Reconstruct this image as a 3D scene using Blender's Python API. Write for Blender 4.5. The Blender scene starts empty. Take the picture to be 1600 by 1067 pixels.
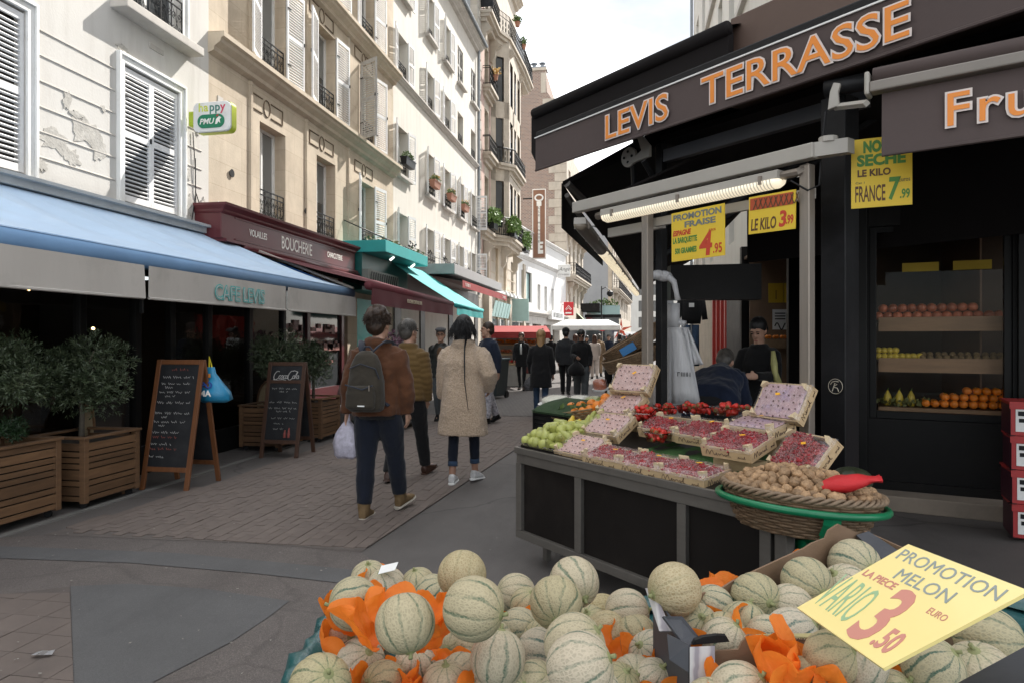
import bpy, math, random
from mathutils import Vector, Matrix, Euler
random.seed(7)
SC = bpy.context.scene
COL = SC.collection
PI = math.pi
# ------------------------------------------------------------------ camera, sky, sun, exposure
EYE = 1.55
FPX, HY = 1067.0, 530.0                       # focal length and horizon of the 1600 px wide photograph
YAW = math.atan(183 / 1067)
CY, SY = math.cos(YAW), math.sin(YAW)
cd = bpy.data.cameras.new('camera'); cam = bpy.data.objects.new('camera', cd); COL.objects.link(cam)
cd.sensor_width = 36; cd.lens = 36 * FPX / 1600; cd.clip_end = 2000; cd.clip_start = 0.05
cd.shift_y = (HY - 533.5) / 1600
cam.location = (0, 0, EYE); cam.rotation_euler = (PI / 2, 0, YAW)
SC.camera = cam

SUN_DIR = Vector((0.70, 1.30, 1.45)).normalized()          # towards the sun
SUN_EL = math.asin(SUN_DIR.z); SUN_AZ = math.atan2(SUN_DIR.x, SUN_DIR.y)
w = bpy.data.worlds.new('World'); SC.world = w; w.use_nodes = True
nt = w.node_tree; nt.nodes.clear()
def wn(t, **k):
 n = nt.nodes.new(t)
 for a, b in k.items(): setattr(n, a, b)
 return n
out = wn('ShaderNodeOutputWorld'); bg = wn('ShaderNodeBackground'); bg2 = wn('ShaderNodeBackground')
sky = wn('ShaderNodeTexSky', sky_type='NISHITA', sun_disc=False)
sky.sun_elevation = SUN_EL; sky.sun_rotation = SUN_AZ; sky.air_density = 1.0; sky.dust_density = 1.2
bg.inputs[1].default_value = 0.055
tc = wn('ShaderNodeTexCoord'); mp = wn('ShaderNodeMapping'); mp.inputs['Scale'].default_value = (1, 1, 2.6)
nz = wn('ShaderNodeTexNoise'); nz.inputs['Scale'].default_value = 2.3; nz.inputs['Detail'].default_value = 7; nz.inputs['Roughness'].default_value = .58
rp = wn('ShaderNodeValToRGB'); rp.color_ramp.elements[0].position = .40; rp.color_ramp.elements[1].position = .60
rp.color_ramp.elements[0].color = (.16, .16, .16, 1)
bg2.inputs[0].default_value = (.97, .985, 1, 1); bg2.inputs[1].default_value = 0.92
mx = wn('ShaderNodeMixShader')
nz2 = wn('ShaderNodeTexNoise'); nz2.inputs['Scale'].default_value = 3.4; nz2.inputs['Detail'].default_value = 6; mr = wn('ShaderNodeMapRange'); mr.inputs[1].default_value = .36; mr.inputs[2].default_value = .62; mr.inputs[3].default_value = .46; mr.inputs[4].default_value = 1.4; mp2 = wn('ShaderNodeMapping'); mp2.inputs['Scale'].default_value = (1, 1, 2.2); mp2.inputs['Location'].default_value = (.35, .2, .75)
L = nt.links.new
L(tc.outputs['Generated'], mp2.inputs[0]); L(mp2.outputs[0], nz2.inputs[0]); L(nz2.outputs[0], mr.inputs[0]); L(mr.outputs[0], bg2.inputs[1]); L(tc.outputs['Generated'], mp.inputs[0]); L(mp.outputs[0], nz.inputs[0]); L(nz.outputs[0], rp.inputs[0])
L(sky.outputs[0], bg.inputs[0]); L(rp.outputs[0], mx.inputs[0]); L(bg.outputs[0], mx.inputs[1]); L(bg2.outputs[0], mx.inputs[2]); L(mx.outputs[0], out.inputs[0])
sd = bpy.data.lights.new('sun', 'SUN'); sun = bpy.data.objects.new('sun', sd); COL.objects.link(sun)
sd.energy = 3.1; sd.angle = math.radians(.5); sd.color = (1, .955, .89)
sun.rotation_euler = (-SUN_DIR).to_track_quat('-Z', 'Y').to_euler()
SC.view_settings.view_transform = 'Standard'; SC.view_settings.look = 'None'
SC.view_settings.exposure = 1.38; SC.view_settings.gamma = 1
try: SC.view_settings.use_curve_mapping = False
except Exception: pass

# ------------------------------------------------------------------ measured rays: photograph point -> place in the street
def ray(px, py):
 a = (px - 800) / FPX; b = (HY - py) / FPX
 return Vector((a * CY - SY, a * SY + CY, b))
def at_depth(px, py, d): return Vector((0, 0, EYE)) + ray(px, py) * d
def on_ground(px, py, z=0.0):
 r = ray(px, py); return Vector((0, 0, EYE)) + r * ((z - EYE) / r.z)
# ------------------------------------------------------------------ tags and objects
def tag(o, label=None, cat=None, group=None, kind=None):
 if label: o['label'] = label
 if cat: o['category'] = cat
 if group: o['group'] = group
 if kind: o['kind'] = kind
 return o
def empty(name, loc=(0, 0, 0), rz=0.0, parent=None):
 o = bpy.data.objects.new(name, None); COL.objects.link(o)
 o.location = loc; o.rotation_euler = (0, 0, rz); o.empty_display_size = .1
 if parent: o.parent = parent
 return o
def thing(name, label, cat, loc=(0, 0, 0), rz=0.0, group=None):
 return tag(empty(name, loc, rz), label, cat, group)
def inst(name, data, parent=None, loc=(0, 0, 0), rot=(0, 0, 0), scale=(1, 1, 1)):
 o = bpy.data.objects.new(name, data); COL.objects.link(o)
 o.location = loc; o.rotation_euler = rot; o.scale = scale
 if parent: o.parent = parent
 return o
KIDS = {}
def kids(o): return [c for c in COL.objects if c.parent == o]
def copy_tree(src_tree, parent=None):
 o, ch = src_tree
 c = o.copy(); COL.objects.link(c)
 c.parent = parent
 for k in ch: copy_tree(k, c)
 return c
def tree_of(o): return (o, [tree_of(k) for k in kids(o)])

class MB:
 """collects faces for one mesh object"""
 def __init__(s): s.v = []; s.f = []; s.m = []; s.mi = 0
 def add(s, vs, fs, M=None):
  b = len(s.v)
  if M is not None: vs = [M @ Vector(p) for p in vs]
  s.v.extend([tuple(p) for p in vs]); s.f.extend([tuple(i + b for i in f) for f in fs]); s.m.extend([s.mi] * len(fs)); return s
 def box(s, x0, x1, y0, y1, z0, z1, M=None):
  vs = [(x0, y0, z0), (x1, y0, z0), (x1, y1, z0), (x0, y1, z0), (x0, y0, z1), (x1, y0, z1), (x1, y1, z1), (x0, y1, z1)]
  return s.add(vs, [(0, 3, 2, 1), (4, 5, 6, 7), (0, 1, 5, 4), (1, 2, 6, 5), (2, 3, 7, 6), (3, 0, 4, 7)], M)
 def cbox(s, c, size, M=None):
  return s.box(c[0] - size[0] / 2, c[0] + size[0] / 2, c[1] - size[1] / 2, c[1] + size[1] / 2, c[2] - size[2] / 2, c[2] + size[2] / 2, M)
 def quad(s, *pts): return s.add(pts, [tuple(range(len(pts)))])
 def slab(s, pts, thick, d=None):
  """polygon given thickness along d (default its normal)"""
  pts = [Vector(p) for p in pts]
  if d is None: d = (pts[1] - pts[0]).cross(pts[2] - pts[0]).normalized()
  d = Vector(d) * thick; n = len(pts)
  vs = pts + [p + d for p in pts]
  fs = [tuple(reversed(range(n))), tuple(range(n, 2 * n))] + [(i, (i + 1) % n, n + (i + 1) % n, n + i) for i in range(n)]
  return s.add(vs, fs)
 def rings(s, rings, cap=True, closed=False):
  n = len(rings[0]); vs = [p for r in rings for p in r]; fs = []
  R = len(rings)
  for i in range(R if closed else R - 1):
   j = (i + 1) % R
   for k in range(n): fs.append((i * n + k, i * n + (k + 1) % n, j * n + (k + 1) % n, j * n + k))
  if cap and not closed: fs.append(tuple(reversed(range(n)))); fs.append(tuple((R - 1) * n + k for k in range(n)))
  return s.add(vs, fs)
 def tube(s, pts, r, n=8, cap=True, closed=False, flat=None):
  pts = [Vector(p) for p in pts]; N = len(pts)
  rs = r if isinstance(r, list) else [r] * N
  out = []; up = None
  for i, p in enumerate(pts):
   if closed: t = pts[(i + 1) % N] - pts[i - 1]
   else: t = pts[min(i + 1, N - 1)] - pts[max(i - 1, 0)]
   t = t.normalized() if t.length > 1e-9 else Vector((0, 0, 1))
   if up is None: up = Vector((0, 0, 1)) if abs(t.z) < .9 else Vector((0, 1, 0))
   a = up - t * up.dot(t)
   if a.length < 1e-6: a = t.orthogonal()
   a.normalize(); b = t.cross(a); up = a
   ra = rs[i]; rx, ry = ra if isinstance(ra, (list, tuple)) else (ra, ra)
   out.append([p + a * (rx * math.cos(2 * PI * k / n)) + b * (ry * math.sin(2 * PI * k / n)) for k in range(n)])
  return s.rings(out, cap, closed)
 def loft(s, secs, n=18, power=2.0):
  """secs: (centre, rx, ry[, axis x, axis y]) elliptical sections"""
  out = []
  for c in secs:
   ct = Vector(c[0]); ax = Vector(c[3]) if len(c) > 3 else Vector((1, 0, 0)); ay = Vector(c[4]) if len(c) > 4 else Vector((0, 1, 0))
   ring = []
   for k in range(n):
    a = 2 * PI * k / n; ca, sa = math.cos(a), math.sin(a)
    q = 2 / power
    ring.append(ct + ax * (c[1] * math.copysign(abs(ca) ** q, ca)) + ay * (c[2] * math.copysign(abs(sa) ** q, sa)))
   out.append(ring)
  return s.rings(out)
 def ball(s, c, r, M=None, n=14, m=9):
  rx, ry, rz = r if isinstance(r, (list, tuple)) else (r, r, r)
  vs = [(0, 0, -rz)]
  for i in range(1, m):
   t = -PI / 2 + PI * i / m
   for k in range(n): vs.append((rx * math.cos(t) * math.cos(2 * PI * k / n), ry * math.cos(t) * math.sin(2 * PI * k / n), rz * math.sin(t)))
  vs.append((0, 0, rz)); fs = []
  for k in range(n): fs.append((0, 1 + (k + 1) % n, 1 + k))
  for i in range(m - 2):
   for k in range(n): fs.append((1 + i * n + k, 1 + i * n + (k + 1) % n, 1 + (i + 1) * n + (k + 1) % n, 1 + (i + 1) * n + k))
  T = len(vs) - 1; b = 1 + (m - 2) * n
  for k in range(n): fs.append((b + k, b + (k + 1) % n, T))
  MM = Matrix.Translation(c) @ (M if M is not None else Matrix())
  return s.add(vs, fs, MM)
 def lathe(s, prof, n=20, c=(0, 0, 0), cap=True):
  return s.rings([[(c[0] + r * math.cos(2 * PI * k / n), c[1] + r * math.sin(2 * PI * k / n), c[2] + z) for k in range(n)] for r, z in prof], cap)
 def mesh(s, name, mats=None, smooth=False):
  me = bpy.data.meshes.new(name); me.from_pydata(s.v, [], s.f)
  if mats is not None:
   for m in (mats if isinstance(mats, (list, tuple)) else [mats]): me.materials.append(m)
  if any(s.m): me.polygons.foreach_set('material_index', s.m)
  if smooth: me.polygons.foreach_set('use_smooth', [True] * len(me.polygons))
  me.update(); return me
 def build(s, name, mats, parent=None, smooth=False, loc=(0, 0, 0), rot=(0, 0, 0), bev=0, **k):
  o = inst(name, s.mesh(name, mats, smooth), parent, loc, rot)
  if bev:
   b = o.modifiers.new('bevel', 'BEVEL'); b.width = bev; b.segments = 2; b.limit_method = 'ANGLE'
  if k: tag(o, **k)
  return o
def R3(x=0, y=0, z=0): return Euler((x, y, z)).to_matrix().to_4x4()
def T3(x, y, z): return Matrix.Translation((x, y, z))
def remesh(o, vox, smooth=2, disp=0, dscale=.2):
 r = o.modifiers.new('join', 'REMESH'); r.mode = 'VOXEL'; r.voxel_size = vox; r.use_smooth_shade = True
 if smooth:
  m = o.modifiers.new('smooth', 'SMOOTH'); m.iterations = smooth; m.factor = .5
 if disp:
  t = bpy.data.textures.get('folds%d' % int(dscale * 1000))
  if not t: t = bpy.data.textures.new('folds%d' % int(dscale * 1000), 'CLOUDS'); t.noise_scale = dscale; t.noise_depth = 2
  d = o.modifiers.new('folds', 'DISPLACE'); d.texture = t; d.strength = disp; d.mid_level = .5; d.texture_coords = 'LOCAL'
 return o

# ------------------------------------------------------------------ materials
MATS = {}
def newmat(name):
 m = bpy.data.materials.new(name); m.use_nodes = True; n = m.node_tree; n.nodes.clear(); MATS[name] = m
 o = n.nodes.new('ShaderNodeOutputMaterial'); p = n.nodes.new('ShaderNodeBsdfPrincipled'); n.links.new(p.outputs[0], o.inputs[0])
 return m, n, p, o
def N(n, t, ins=None, **k):
 x = n.nodes.new(t)
 for a, b in k.items(): setattr(x, a, b)
 for a, b in (ins or {}).items():
  if hasattr(b, 'is_output'): n.links.new(b, x.inputs[a])
  else: x.inputs[a].default_value = b
 return x
def ramp(n, fac, stops):
 r = n.nodes.new('ShaderNodeValToRGB'); e = r.color_ramp.elements
 while len(e) > 1: e.remove(e[0])
 e[0].position = stops[0][0]; e[0].color = (*stops[0][1], 1)
 for p, c in stops[1:]:
  q = e.new(p); q.color = (*c, 1)
 n.links.new(fac, r.inputs[0]); return r.outputs[0]
def mixc(n, fac, a, b, blend='MIX'):
 x = n.nodes.new('ShaderNodeMix'); x.data_type = 'RGBA'; x.blend_type = blend
 for i, v in ((0, fac), (6, a), (7, b)):
  if hasattr(v, 'is_output'): n.links.new(v, x.inputs[i])
  else: x.inputs[i].default_value = v if i == 0 else (*v[:3], 1)
 return x.outputs[2]
def mth(n, op, a, b=0.0):
 x = n.nodes.new('ShaderNodeMath'); x.operation = op
 for i, v in ((0, a), (1, b)):
  if hasattr(v, 'is_output'): n.links.new(v, x.inputs[i])
  else: x.inputs[i].default_value = v
 return x.outputs[0]
def coords(n, kind='Object', scale=(1, 1, 1), loc=(0, 0, 0)):
 t = n.nodes.new('ShaderNodeTexCoord'); m = n.nodes.new('ShaderNodeMapping')
 m.inputs['Scale'].default_value = scale; m.inputs['Location'].default_value = loc
 n.links.new(t.outputs[kind], m.inputs[0]); return m.outputs[0]
def noise(n, co, scale=5, detail=4, rough=.55, dist=0):
 return N(n, 'ShaderNodeTexNoise', {'Vector': co, 'Scale': scale, 'Detail': detail, 'Roughness': rough, 'Distortion': dist}).outputs[0]
def bumpn(n, p, h, strength=.3, dist=.01):
 b = N(n, 'ShaderNodeBump', {'Height': h, 'Strength': strength, 'Distance': dist}); n.links.new(b.outputs[0], p.inputs['Normal']); return b
def mat(name, col, rough=.6, var=.18, scale=5, bump=.15, bscale=60, metal=0.0, rand=0.0, stretch=(1, 1, 1), spec=.5, bdist=.004, dirt=None, dirtscale=2, dirtamt=.4, sheen=0, coat=0, trans=0, emit=None, estr=0):
 """base colour broken up by two noises, fine relief, optional stains and per-object tint"""
 if name in MATS: return MATS[name]
 m, n, p, o = newmat(name)
 co = coords(n, 'Object', stretch)
 a = noise(n, co, scale, 6, .62)
 c = ramp(n, a, [(.25, tuple(x * (1 - var) for x in col)), (.75, tuple(min(1, x * (1 + var)) for x in col))])
 if dirt:
  d = noise(n, coords(n, 'Object', (1, 1, 1), (3, 1, 7)), dirtscale, 7, .7)
  f = ramp(n, d, [(.5, (0, 0, 0)), (.72, (1, 1, 1))])
  c = mixc(n, mth(n, 'MULTIPLY', f, dirtamt), c, dirt)
 if rand:
  r = n.nodes.new('ShaderNodeObjectInfo').outputs['Random']
  v = N(n, 'ShaderNodeMapRange', {0: r, 3: 1 - rand, 4: 1 + rand}).outputs[0]
  c = mixc(n, 1.0, c, N(n, 'ShaderNodeCombineColor', {0: v, 1: v, 2: v}).outputs[0], 'MULTIPLY')
 n.links.new(c, p.inputs['Base Color'])
 rr = N(n, 'ShaderNodeMapRange', {0: a, 3: max(.02, rough - .08), 4: min(1, rough + .08)}).outputs[0]
 n.links.new(rr, p.inputs['Roughness']); p.inputs['Metallic'].default_value = metal; p.inputs['Specular IOR Level'].default_value = spec
 if sheen: p.inputs['Sheen Weight'].default_value = sheen
 if coat: p.inputs['Coat Weight'].default_value = coat
 if trans: p.inputs['Transmission Weight'].default_value = trans
 if emit: p.inputs['Emission Color'].default_value = (*emit, 1); p.inputs['Emission Strength'].default_value = estr
 if bump: bumpn(n, p, noise(n, co, bscale, 4, .6), bump, bdist)
 return m
def glass_dark(name, col=(.02, .025, .03), rough=.04):
 m, n, p, o = newmat(name)
 p.inputs['Base Color'].default_value = (*col, 1); p.inputs['Roughness'].default_value = rough; p.inputs['Specular IOR Level'].default_value = .8
 h = noise(n, coords(n, 'Object'), 2.2, 2); bumpn(n, p, h, .04, .05); return m
def glass_clear(name, tint=(1, 1, 1), mixf=.12, rough=.03, fres=.9, bmp=.05):
 """thin pane: see-through with a mirror share"""
 m, n, p, o = newmat(name)
 n.nodes.remove(p)
 t = N(n, 'ShaderNodeBsdfTransparent', {0: (*tint, 1)}); g = N(n, 'ShaderNodeBsdfGlossy', {'Roughness': rough})
 fr = N(n, 'ShaderNodeFresnel', {'IOR': 1.45}); f = mth(n, 'ADD', mth(n, 'MULTIPLY', fr.outputs[0], fres), mixf - .04 * fres)
 x = n.nodes.new('ShaderNodeMixShader'); n.links.new(f, x.inputs[0]); n.links.new(t.outputs[0], x.inputs[1]); n.links.new(g.outputs[0], x.inputs[2]); n.links.new(x.outputs[0], o.inputs[0])
 h = noise(n, coords(n, 'Object'), 3, 2)
 b = N(n, 'ShaderNodeBump', {'Height': h, 'Strength': bmp, 'Distance': .05}); n.links.new(b.outputs[0], g.inputs['Normal'])
 return m
def foil(name, tint=(.95, .9, .9), amt=.22):
 """crinkled clear wrapping film"""
 m, n, p, o = newmat(name); n.nodes.remove(p)
 co = coords(n, 'Object'); h = noise(n, co, 22, 3, .5, 2.5)
 b = N(n, 'ShaderNodeBump', {'Height': h, 'Strength': .9, 'Distance': .012})
 t = N(n, 'ShaderNodeBsdfTransparent', {0: (1, 1, 1, 1)}); g = N(n, 'ShaderNodeBsdfGlossy', {'Roughness': .09, 'Normal': b.outputs[0]})
 df = N(n, 'ShaderNodeBsdfDiffuse', {0: (*tint, 1)})
 cr = ramp(n, noise(n, co, 14, 4, .6, 3), [(.5, (amt * .35,) * 3), (.66, (amt * 2,) * 3)])
 x = n.nodes.new('ShaderNodeMixShader'); n.links.new(cr, x.inputs[0]); n.links.new(t.outputs[0], x.inputs[1]); n.links.new(df.outputs[0], x.inputs[2])
 y = n.nodes.new('ShaderNodeMixShader'); y.inputs[0].default_value = .10; n.links.new(x.outputs[0], y.inputs[1]); n.links.new(g.outputs[0], y.inputs[2]); n.links.new(y.outputs[0], o.inputs[0])
 return m
def flat(name, col, rough=.6, emit=0):
 if name in MATS: return MATS[name]
 m, n, p, o = newmat(name); p.inputs['Base Color'].default_value = (*col, 1); p.inputs['Roughness'].default_value = rough
 if emit: p.inputs['Emission Color'].default_value = (*col, 1); p.inputs['Emission Strength'].default_value = emit
 return m
def text(s, size, parent, loc, m, rot=(PI / 2, 0, 0), ext=.002, xs=1.0, shear=0, off=0.0, align='LEFT', name='lettering', space=1.0):
 c = bpy.data.curves.new(name, 'FONT'); c.body = s; c.size = size; c.extrude = ext; c.shear = shear; c.offset = off
 c.align_x = align; c.space_character = space; c.resolution_u = 3
 key = (s, size, ext, shear, off, align, space)
 if key not in TEXT_ME:
  tmp = bpy.data.objects.new('tmp', c); TEXT_ME[key] = bpy.data.meshes.new_from_object(tmp); bpy.data.objects.remove(tmp)
 me = TEXT_ME[key].copy(); me.name = name; me.materials.clear(); me.materials.append(m); bpy.data.curves.remove(c)
 return inst(name, me, parent, loc, rot, (xs, 1, 1))
TEXT_ME = {}
# ------------------------------------------------------------------ shared materials
def tarmac(name, col, crack=.5, fleck=.25):
 m, n, p, o = newmat(name); co = coords(n); c = ramp(n, noise(n, co, .9, 7, .65), [(.25, tuple(x * .74 for x in col)), (.75, tuple(x * 1.16 for x in col))])
 g = noise(n, co, 170, 2, .5); c = mixc(n, 1.0, c, ramp(n, g, [(.3, (1 - fleck,) * 3), (.55, (1, 1, 1)), (.72, (1 + fleck * 1.6,) * 3)]), 'MULTIPLY')
 st = noise(n, coords(n, 'Object', (1, .35, 1)), 1.6, 6, .7); c = mixc(n, mth(n, 'MULTIPLY', ramp(n, st, [(.5, (0, 0, 0)), (.7, (1, 1, 1))]), .45), c, tuple(x * .55 for x in col))
 gum = N(n, 'ShaderNodeTexVoronoi', {'Vector': co, 'Scale': 3.2}); c = mixc(n, mth(n, 'MULTIPLY', ramp(n, gum.outputs[0], [(.035, (1, 1, 1)), (.06, (0, 0, 0))]), .5), c, tuple(x * .5 for x in col))
 w_ = N(n, 'ShaderNodeVectorMath', {0: co, 1: N(n, 'ShaderNodeVectorMath', {0: N(n, 'ShaderNodeTexNoise', {'Vector': co, 'Scale': 1.5, 'Detail': 5}).outputs[1], 3: .7}, operation='SCALE').outputs[0]}, operation='ADD').outputs[0]
 v = N(n, 'ShaderNodeTexVoronoi', {'Vector': w_, 'Scale': .42}, feature='DISTANCE_TO_EDGE'); k = mth(n, 'MULTIPLY', ramp(n, v.outputs[0], [(.004, (1, 1, 1)), (.010, (0, 0, 0))]), crack); c = mixc(n, k, c, tuple(x * .35 for x in col))
 n.links.new(c, p.inputs[0]); n.links.new(N(n, 'ShaderNodeMapRange', {0: st, 3: .62, 4: .9}).outputs[0], p.inputs['Roughness'])
 bumpn(n, p, mth(n, 'SUBTRACT', g, mth(n, 'MULTIPLY', k, 1.5)), .6, .004); return m
m_asphalt = tarmac('asphalt', (.108, .097, .091))
m_patch = tarmac('asphalt_patch', (.104, .102, .102), .0, .12)
m_pinkroad = tarmac('resin_paving', (.126, .108, .099), .25, .34)
m_paver = mat('paver_brick', (.147, .117, .101), .8, .14, 2.3, .4, 160, rand=.07, dirt=(.07, .062, .058), dirtscale=1.5, bdist=.003)
m_joint = mat('paver_joint', (.108, .091, .082), .95, .2, 10, .4, 200)
m_line = mat('kerb_stone', (.15, .145, .135), .8, .2, 4, .3, 90)
m_iron = mat('black_iron', (.010, .010, .011), .5, .2, 20, .1, 100, spec=.25)
m_black = mat('black_paint', (.007, .007, .0075), .45, .25, 4, .08, 80, spec=.22, dirt=(.05, .047, .043), dirtscale=3, dirtamt=.5)
m_white = mat('white_paint', (.78, .78, .76), .5, .05, 4, .08, 60, dirt=(.5, .48, .44), dirtscale=2.5, dirtamt=.5)
m_shutter = mat('shutter_paint', (.74, .74, .74), .5, .06, 3, .08, 60, dirt=(.42, .40, .38), dirtscale=3, dirtamt=.45)
m_shutter_old = mat('shutter_worn', (.45, .44, .42), .7, .15, 5, .2, 40, dirt=(.25, .24, .22), dirtscale=5, dirtamt=.7)
m_winglass = glass_dark('window_glass', (.05, .055, .06), .06)
m_dark_in = mat('dark_interior', (.02, .017, .015), .8, .3, 2, 0)
m_alu = mat('brushed_aluminium', (.26, .225, .19), .4, .1, 3, .06, 40, metal=.55, stretch=(30, 30, 1), dirt=(.25, .24, .22), dirtscale=3, dirtamt=.4)
m_whitebar = mat('white_lacquer_metal', (.37, .345, .305), .42, .06, 4, .05, 50, dirt=(.36, .34, .3), dirtscale=4, dirtamt=.5)
m_wood = mat('planter_wood', (.135, .072, .034), .65, .28, 3, .25, 30, rand=.2, stretch=(1, 1, 9), dirt=(.07, .04, .022), dirtscale=4, dirtamt=.5)

# ------------------------------------------------------------------ the ground
def sheet(name, pts, z, m, parent=None, **k):
 mb = MB(); mb.quad(*[(p[0], p[1], z) for p in pts])
 o = mb.build(name, m, parent, **k)
 if not parent: o['kind'] = 'structure'
 return o
sheet('ground', [(-60, -20), (60, -20), (60, 400), (-60, 400)], -.02, m_asphalt)
road = sheet('road', [(-7.2, -6), (14, -6), (14, 130), (-7.2, 130)], 0, m_asphalt)
gp = lambda *q: [on_ground(*p) for p in q]
# reddish resin zone in front and to the left of the paver field
sheet('pavement', gp((-420, 1010), (-150, 850), (67, 836), (236, 843), (405, 850), (526, 859), (564, 863), (600, 890), (560, 920), (470, 1067), (400, 1300), (-900, 1300)), .004, m_pinkroad)
sheet('road_patch', gp((-300, 868), (-40, 853), (110, 858), (280, 865), (420, 878), (560, 892), (560, 915), (400, 897), (200, 880), (0, 873)), .008, m_patch)
sheet('road_patch', gp((110, 917), (200, 913), (320, 921), (452, 940), (420, 965), (360, 1005), (240, 1067), (225, 1120), (118, 1140)), .008, m_patch)
# paver field: joints sheet, 300 nearest bricks one by one, then one mass, then a far sheet
A = [on_ground(67, 836), on_ground(236, 843), on_ground(405, 850), on_ground(564, 863), on_ground(800, 706), on_ground(905, 632)]
pav_l = on_ground(67, 836).x
pts_field = A + [Vector((on_ground(905, 632).x, 60, 0)), Vector((-4.35, 60, 0)), Vector((-4.35, 7.0, 0)), on_ground(189, 804)]
field = sheet('paving_bed', pts_field, .006, m_joint);
def inside(p, poly):
 c = False; n = len(poly)
 for i in range(n):
  a, b = poly[i], poly[(i + 1) % n]
  if (a.y > p[1]) != (b.y > p[1]) and p[0] < (b.x - a.x) * (p[1] - a.y) / (b.y - a.y) + a.x: c = not c
 return c
bw, bl = .088, .178
bw, bl = bl, bw                              # long side up the street
br = MB(); br.box(-bl / 2 + .002, bl / 2 - .002, -bw / 2 + .002, bw / 2 - .002, 0, .008); br_me = br.mesh('brick', m_paver)
spots = []
cells = [(-4.6 + bl * i, 3.0 + bw * j + (bw / 2 if i % 2 else 0)) for i in range(68) for j in range(61)]
for x, y in cells:
 if y < 13.5 and all(inside((x + dx * bl / 2, y + dy * bw / 2), pts_field) for dx in (-1, 1) for dy in (-1, 1)): spots.append((x, y))
spots.sort(key=lambda q: q[0] ** 2 + q[1] ** 2)
for i, (x, y) in enumerate(spots[:295]):
 inst('brick', br_me, field, (x + random.uniform(-.002, .002), y, .005 + random.uniform(-.002, .0025)), (random.uniform(-.012, .012), random.uniform(-.008, .008), random.uniform(-.012, .012)))
rest = MB()
for x, y in spots[295:]:
 rest.box(-bl / 2 + .002, bl / 2 - .002, -bw / 2 + .002, bw / 2 - .002, 0, .008, T3(x, y, .005 + random.uniform(-.002, .0025)) @ R3(random.uniform(-.012, .012), random.uniform(-.008, .008), random.uniform(-.01, .01)))
# cut bricks along the straight right and front edges
def clip(poly, a, b):
 out = []; nx, ny = -(b.y - a.y), (b.x - a.x); dd = lambda q: (q[0] - a.x) * nx + (q[1] - a.y) * ny
 for i in range(len(poly)):
  p_, q_ = poly[i], poly[(i + 1) % len(poly)]; dp, dq = dd(p_), dd(q_)
  if dp >= 0: out.append(p_)
  if dp * dq < 0: t = dp / (dp - dq); out.append((p_[0] + (q_[0] - p_[0]) * t, p_[1] + (q_[1] - p_[1]) * t))
 return out
have = set(spots)
for x, y in cells:
 if y < 13.5 and (x, y) not in have and any(inside((x + dx * bl / 2, y + dy * bw / 2), pts_field) for dx in (-1, 1) for dy in (-1, 1)):
  pl = [(x + dx * (bl / 2 - .002), y + dy * (bw / 2 - .002)) for dx, dy in ((-1, -1), (1, -1), (1, 1), (-1, 1))]
  for a, b in zip(A, A[1:]): pl = clip(pl, a, b) if pl else pl
  if len(pl) > 2 and min(q[0] for q in pl) > -4.6: rest.slab([(q[0], q[1], .005) for q in pl], .008, (0, 0, 1))
rest.build('brick_mass', m_paver, field, kind='stuff')
m_farpave, n, p, o = newmat('far_paving')
co = coords(n, 'Object', (1, 1, 1)); bt = N(n, 'ShaderNodeTexBrick', {'Vector': co, 'Scale': 1, 'Mortar Size': .006, 'Brick Width': bl, 'Row Height': bw, 'Color1': (.118, .104, .095, 1), 'Color2': (.094, .083, .077, 1), 'Mortar': (.055, .05, .048, 1)})
n.links.new(bt.outputs[0], p.inputs[0]); p.inputs['Roughness'].default_value = .8
sheet('pavement', [(-4.35, 13.56), (1.0, 13.56), (.8, 60), (-4.35, 60)], .0145, m_farpave)
# square setts bottom left
sq = gp((-300, 935), (0, 930), (108, 917), (118, 1140), (-500, 1300))
sb = sheet('paving_bed', sq, .006, m_joint)
s1 = MB(); s1.box(-.098, .098, -.098, .098, 0, .008); s1_me = s1.mesh('paving_stone', m_paver)
y = 1.0; sqm = MB(); sqc = sum(sq, Vector()) / len(sq)
while y < 5.5:
 x = -4.5
 while x < 0:
  ok = [inside((x + dx * .1, y + dy * .1), sq) for dx in (-1, 1) for dy in (-1, 1)]
  if any(ok) and not all(ok):
   pl = [(x + dx * .098, y + dy * .098) for dx, dy in ((-1, -1), (1, -1), (1, 1), (-1, 1))]
   for a, b in zip(sq, sq[1:] + sq[:1]):
    if (b.x - a.x) * (sqc.y - a.y) - (b.y - a.y) * (sqc.x - a.x) < 0: a, b = b, a
    pl = clip(pl, a, b) if pl else pl
   if len(pl) > 2: sqm.slab([(q[0], q[1], .004) for q in pl], .008, (0, 0, 1))
  if all(inside((x + dx * .1, y + dy * .1), sq) for dx in (-1, 1) for dy in (-1, 1)):
   inst('paving_stone', s1_me, sb, (x, y, .004 + random.uniform(-.002, .002)), (random.uniform(-.01, .01), random.uniform(-.01, .01), random.uniform(-.01, .01)))
  x += .2
 y += .2
sqm.build('paving_stone_edge', m_paver, sb, kind='stuff')
# pale kerb line along the café terrace
kb = MB(); kb.box(-4.90, -4.83, 2.0, 15.0, 0, .012); kb.build('kerb', m_line, kind='structure')
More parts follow.
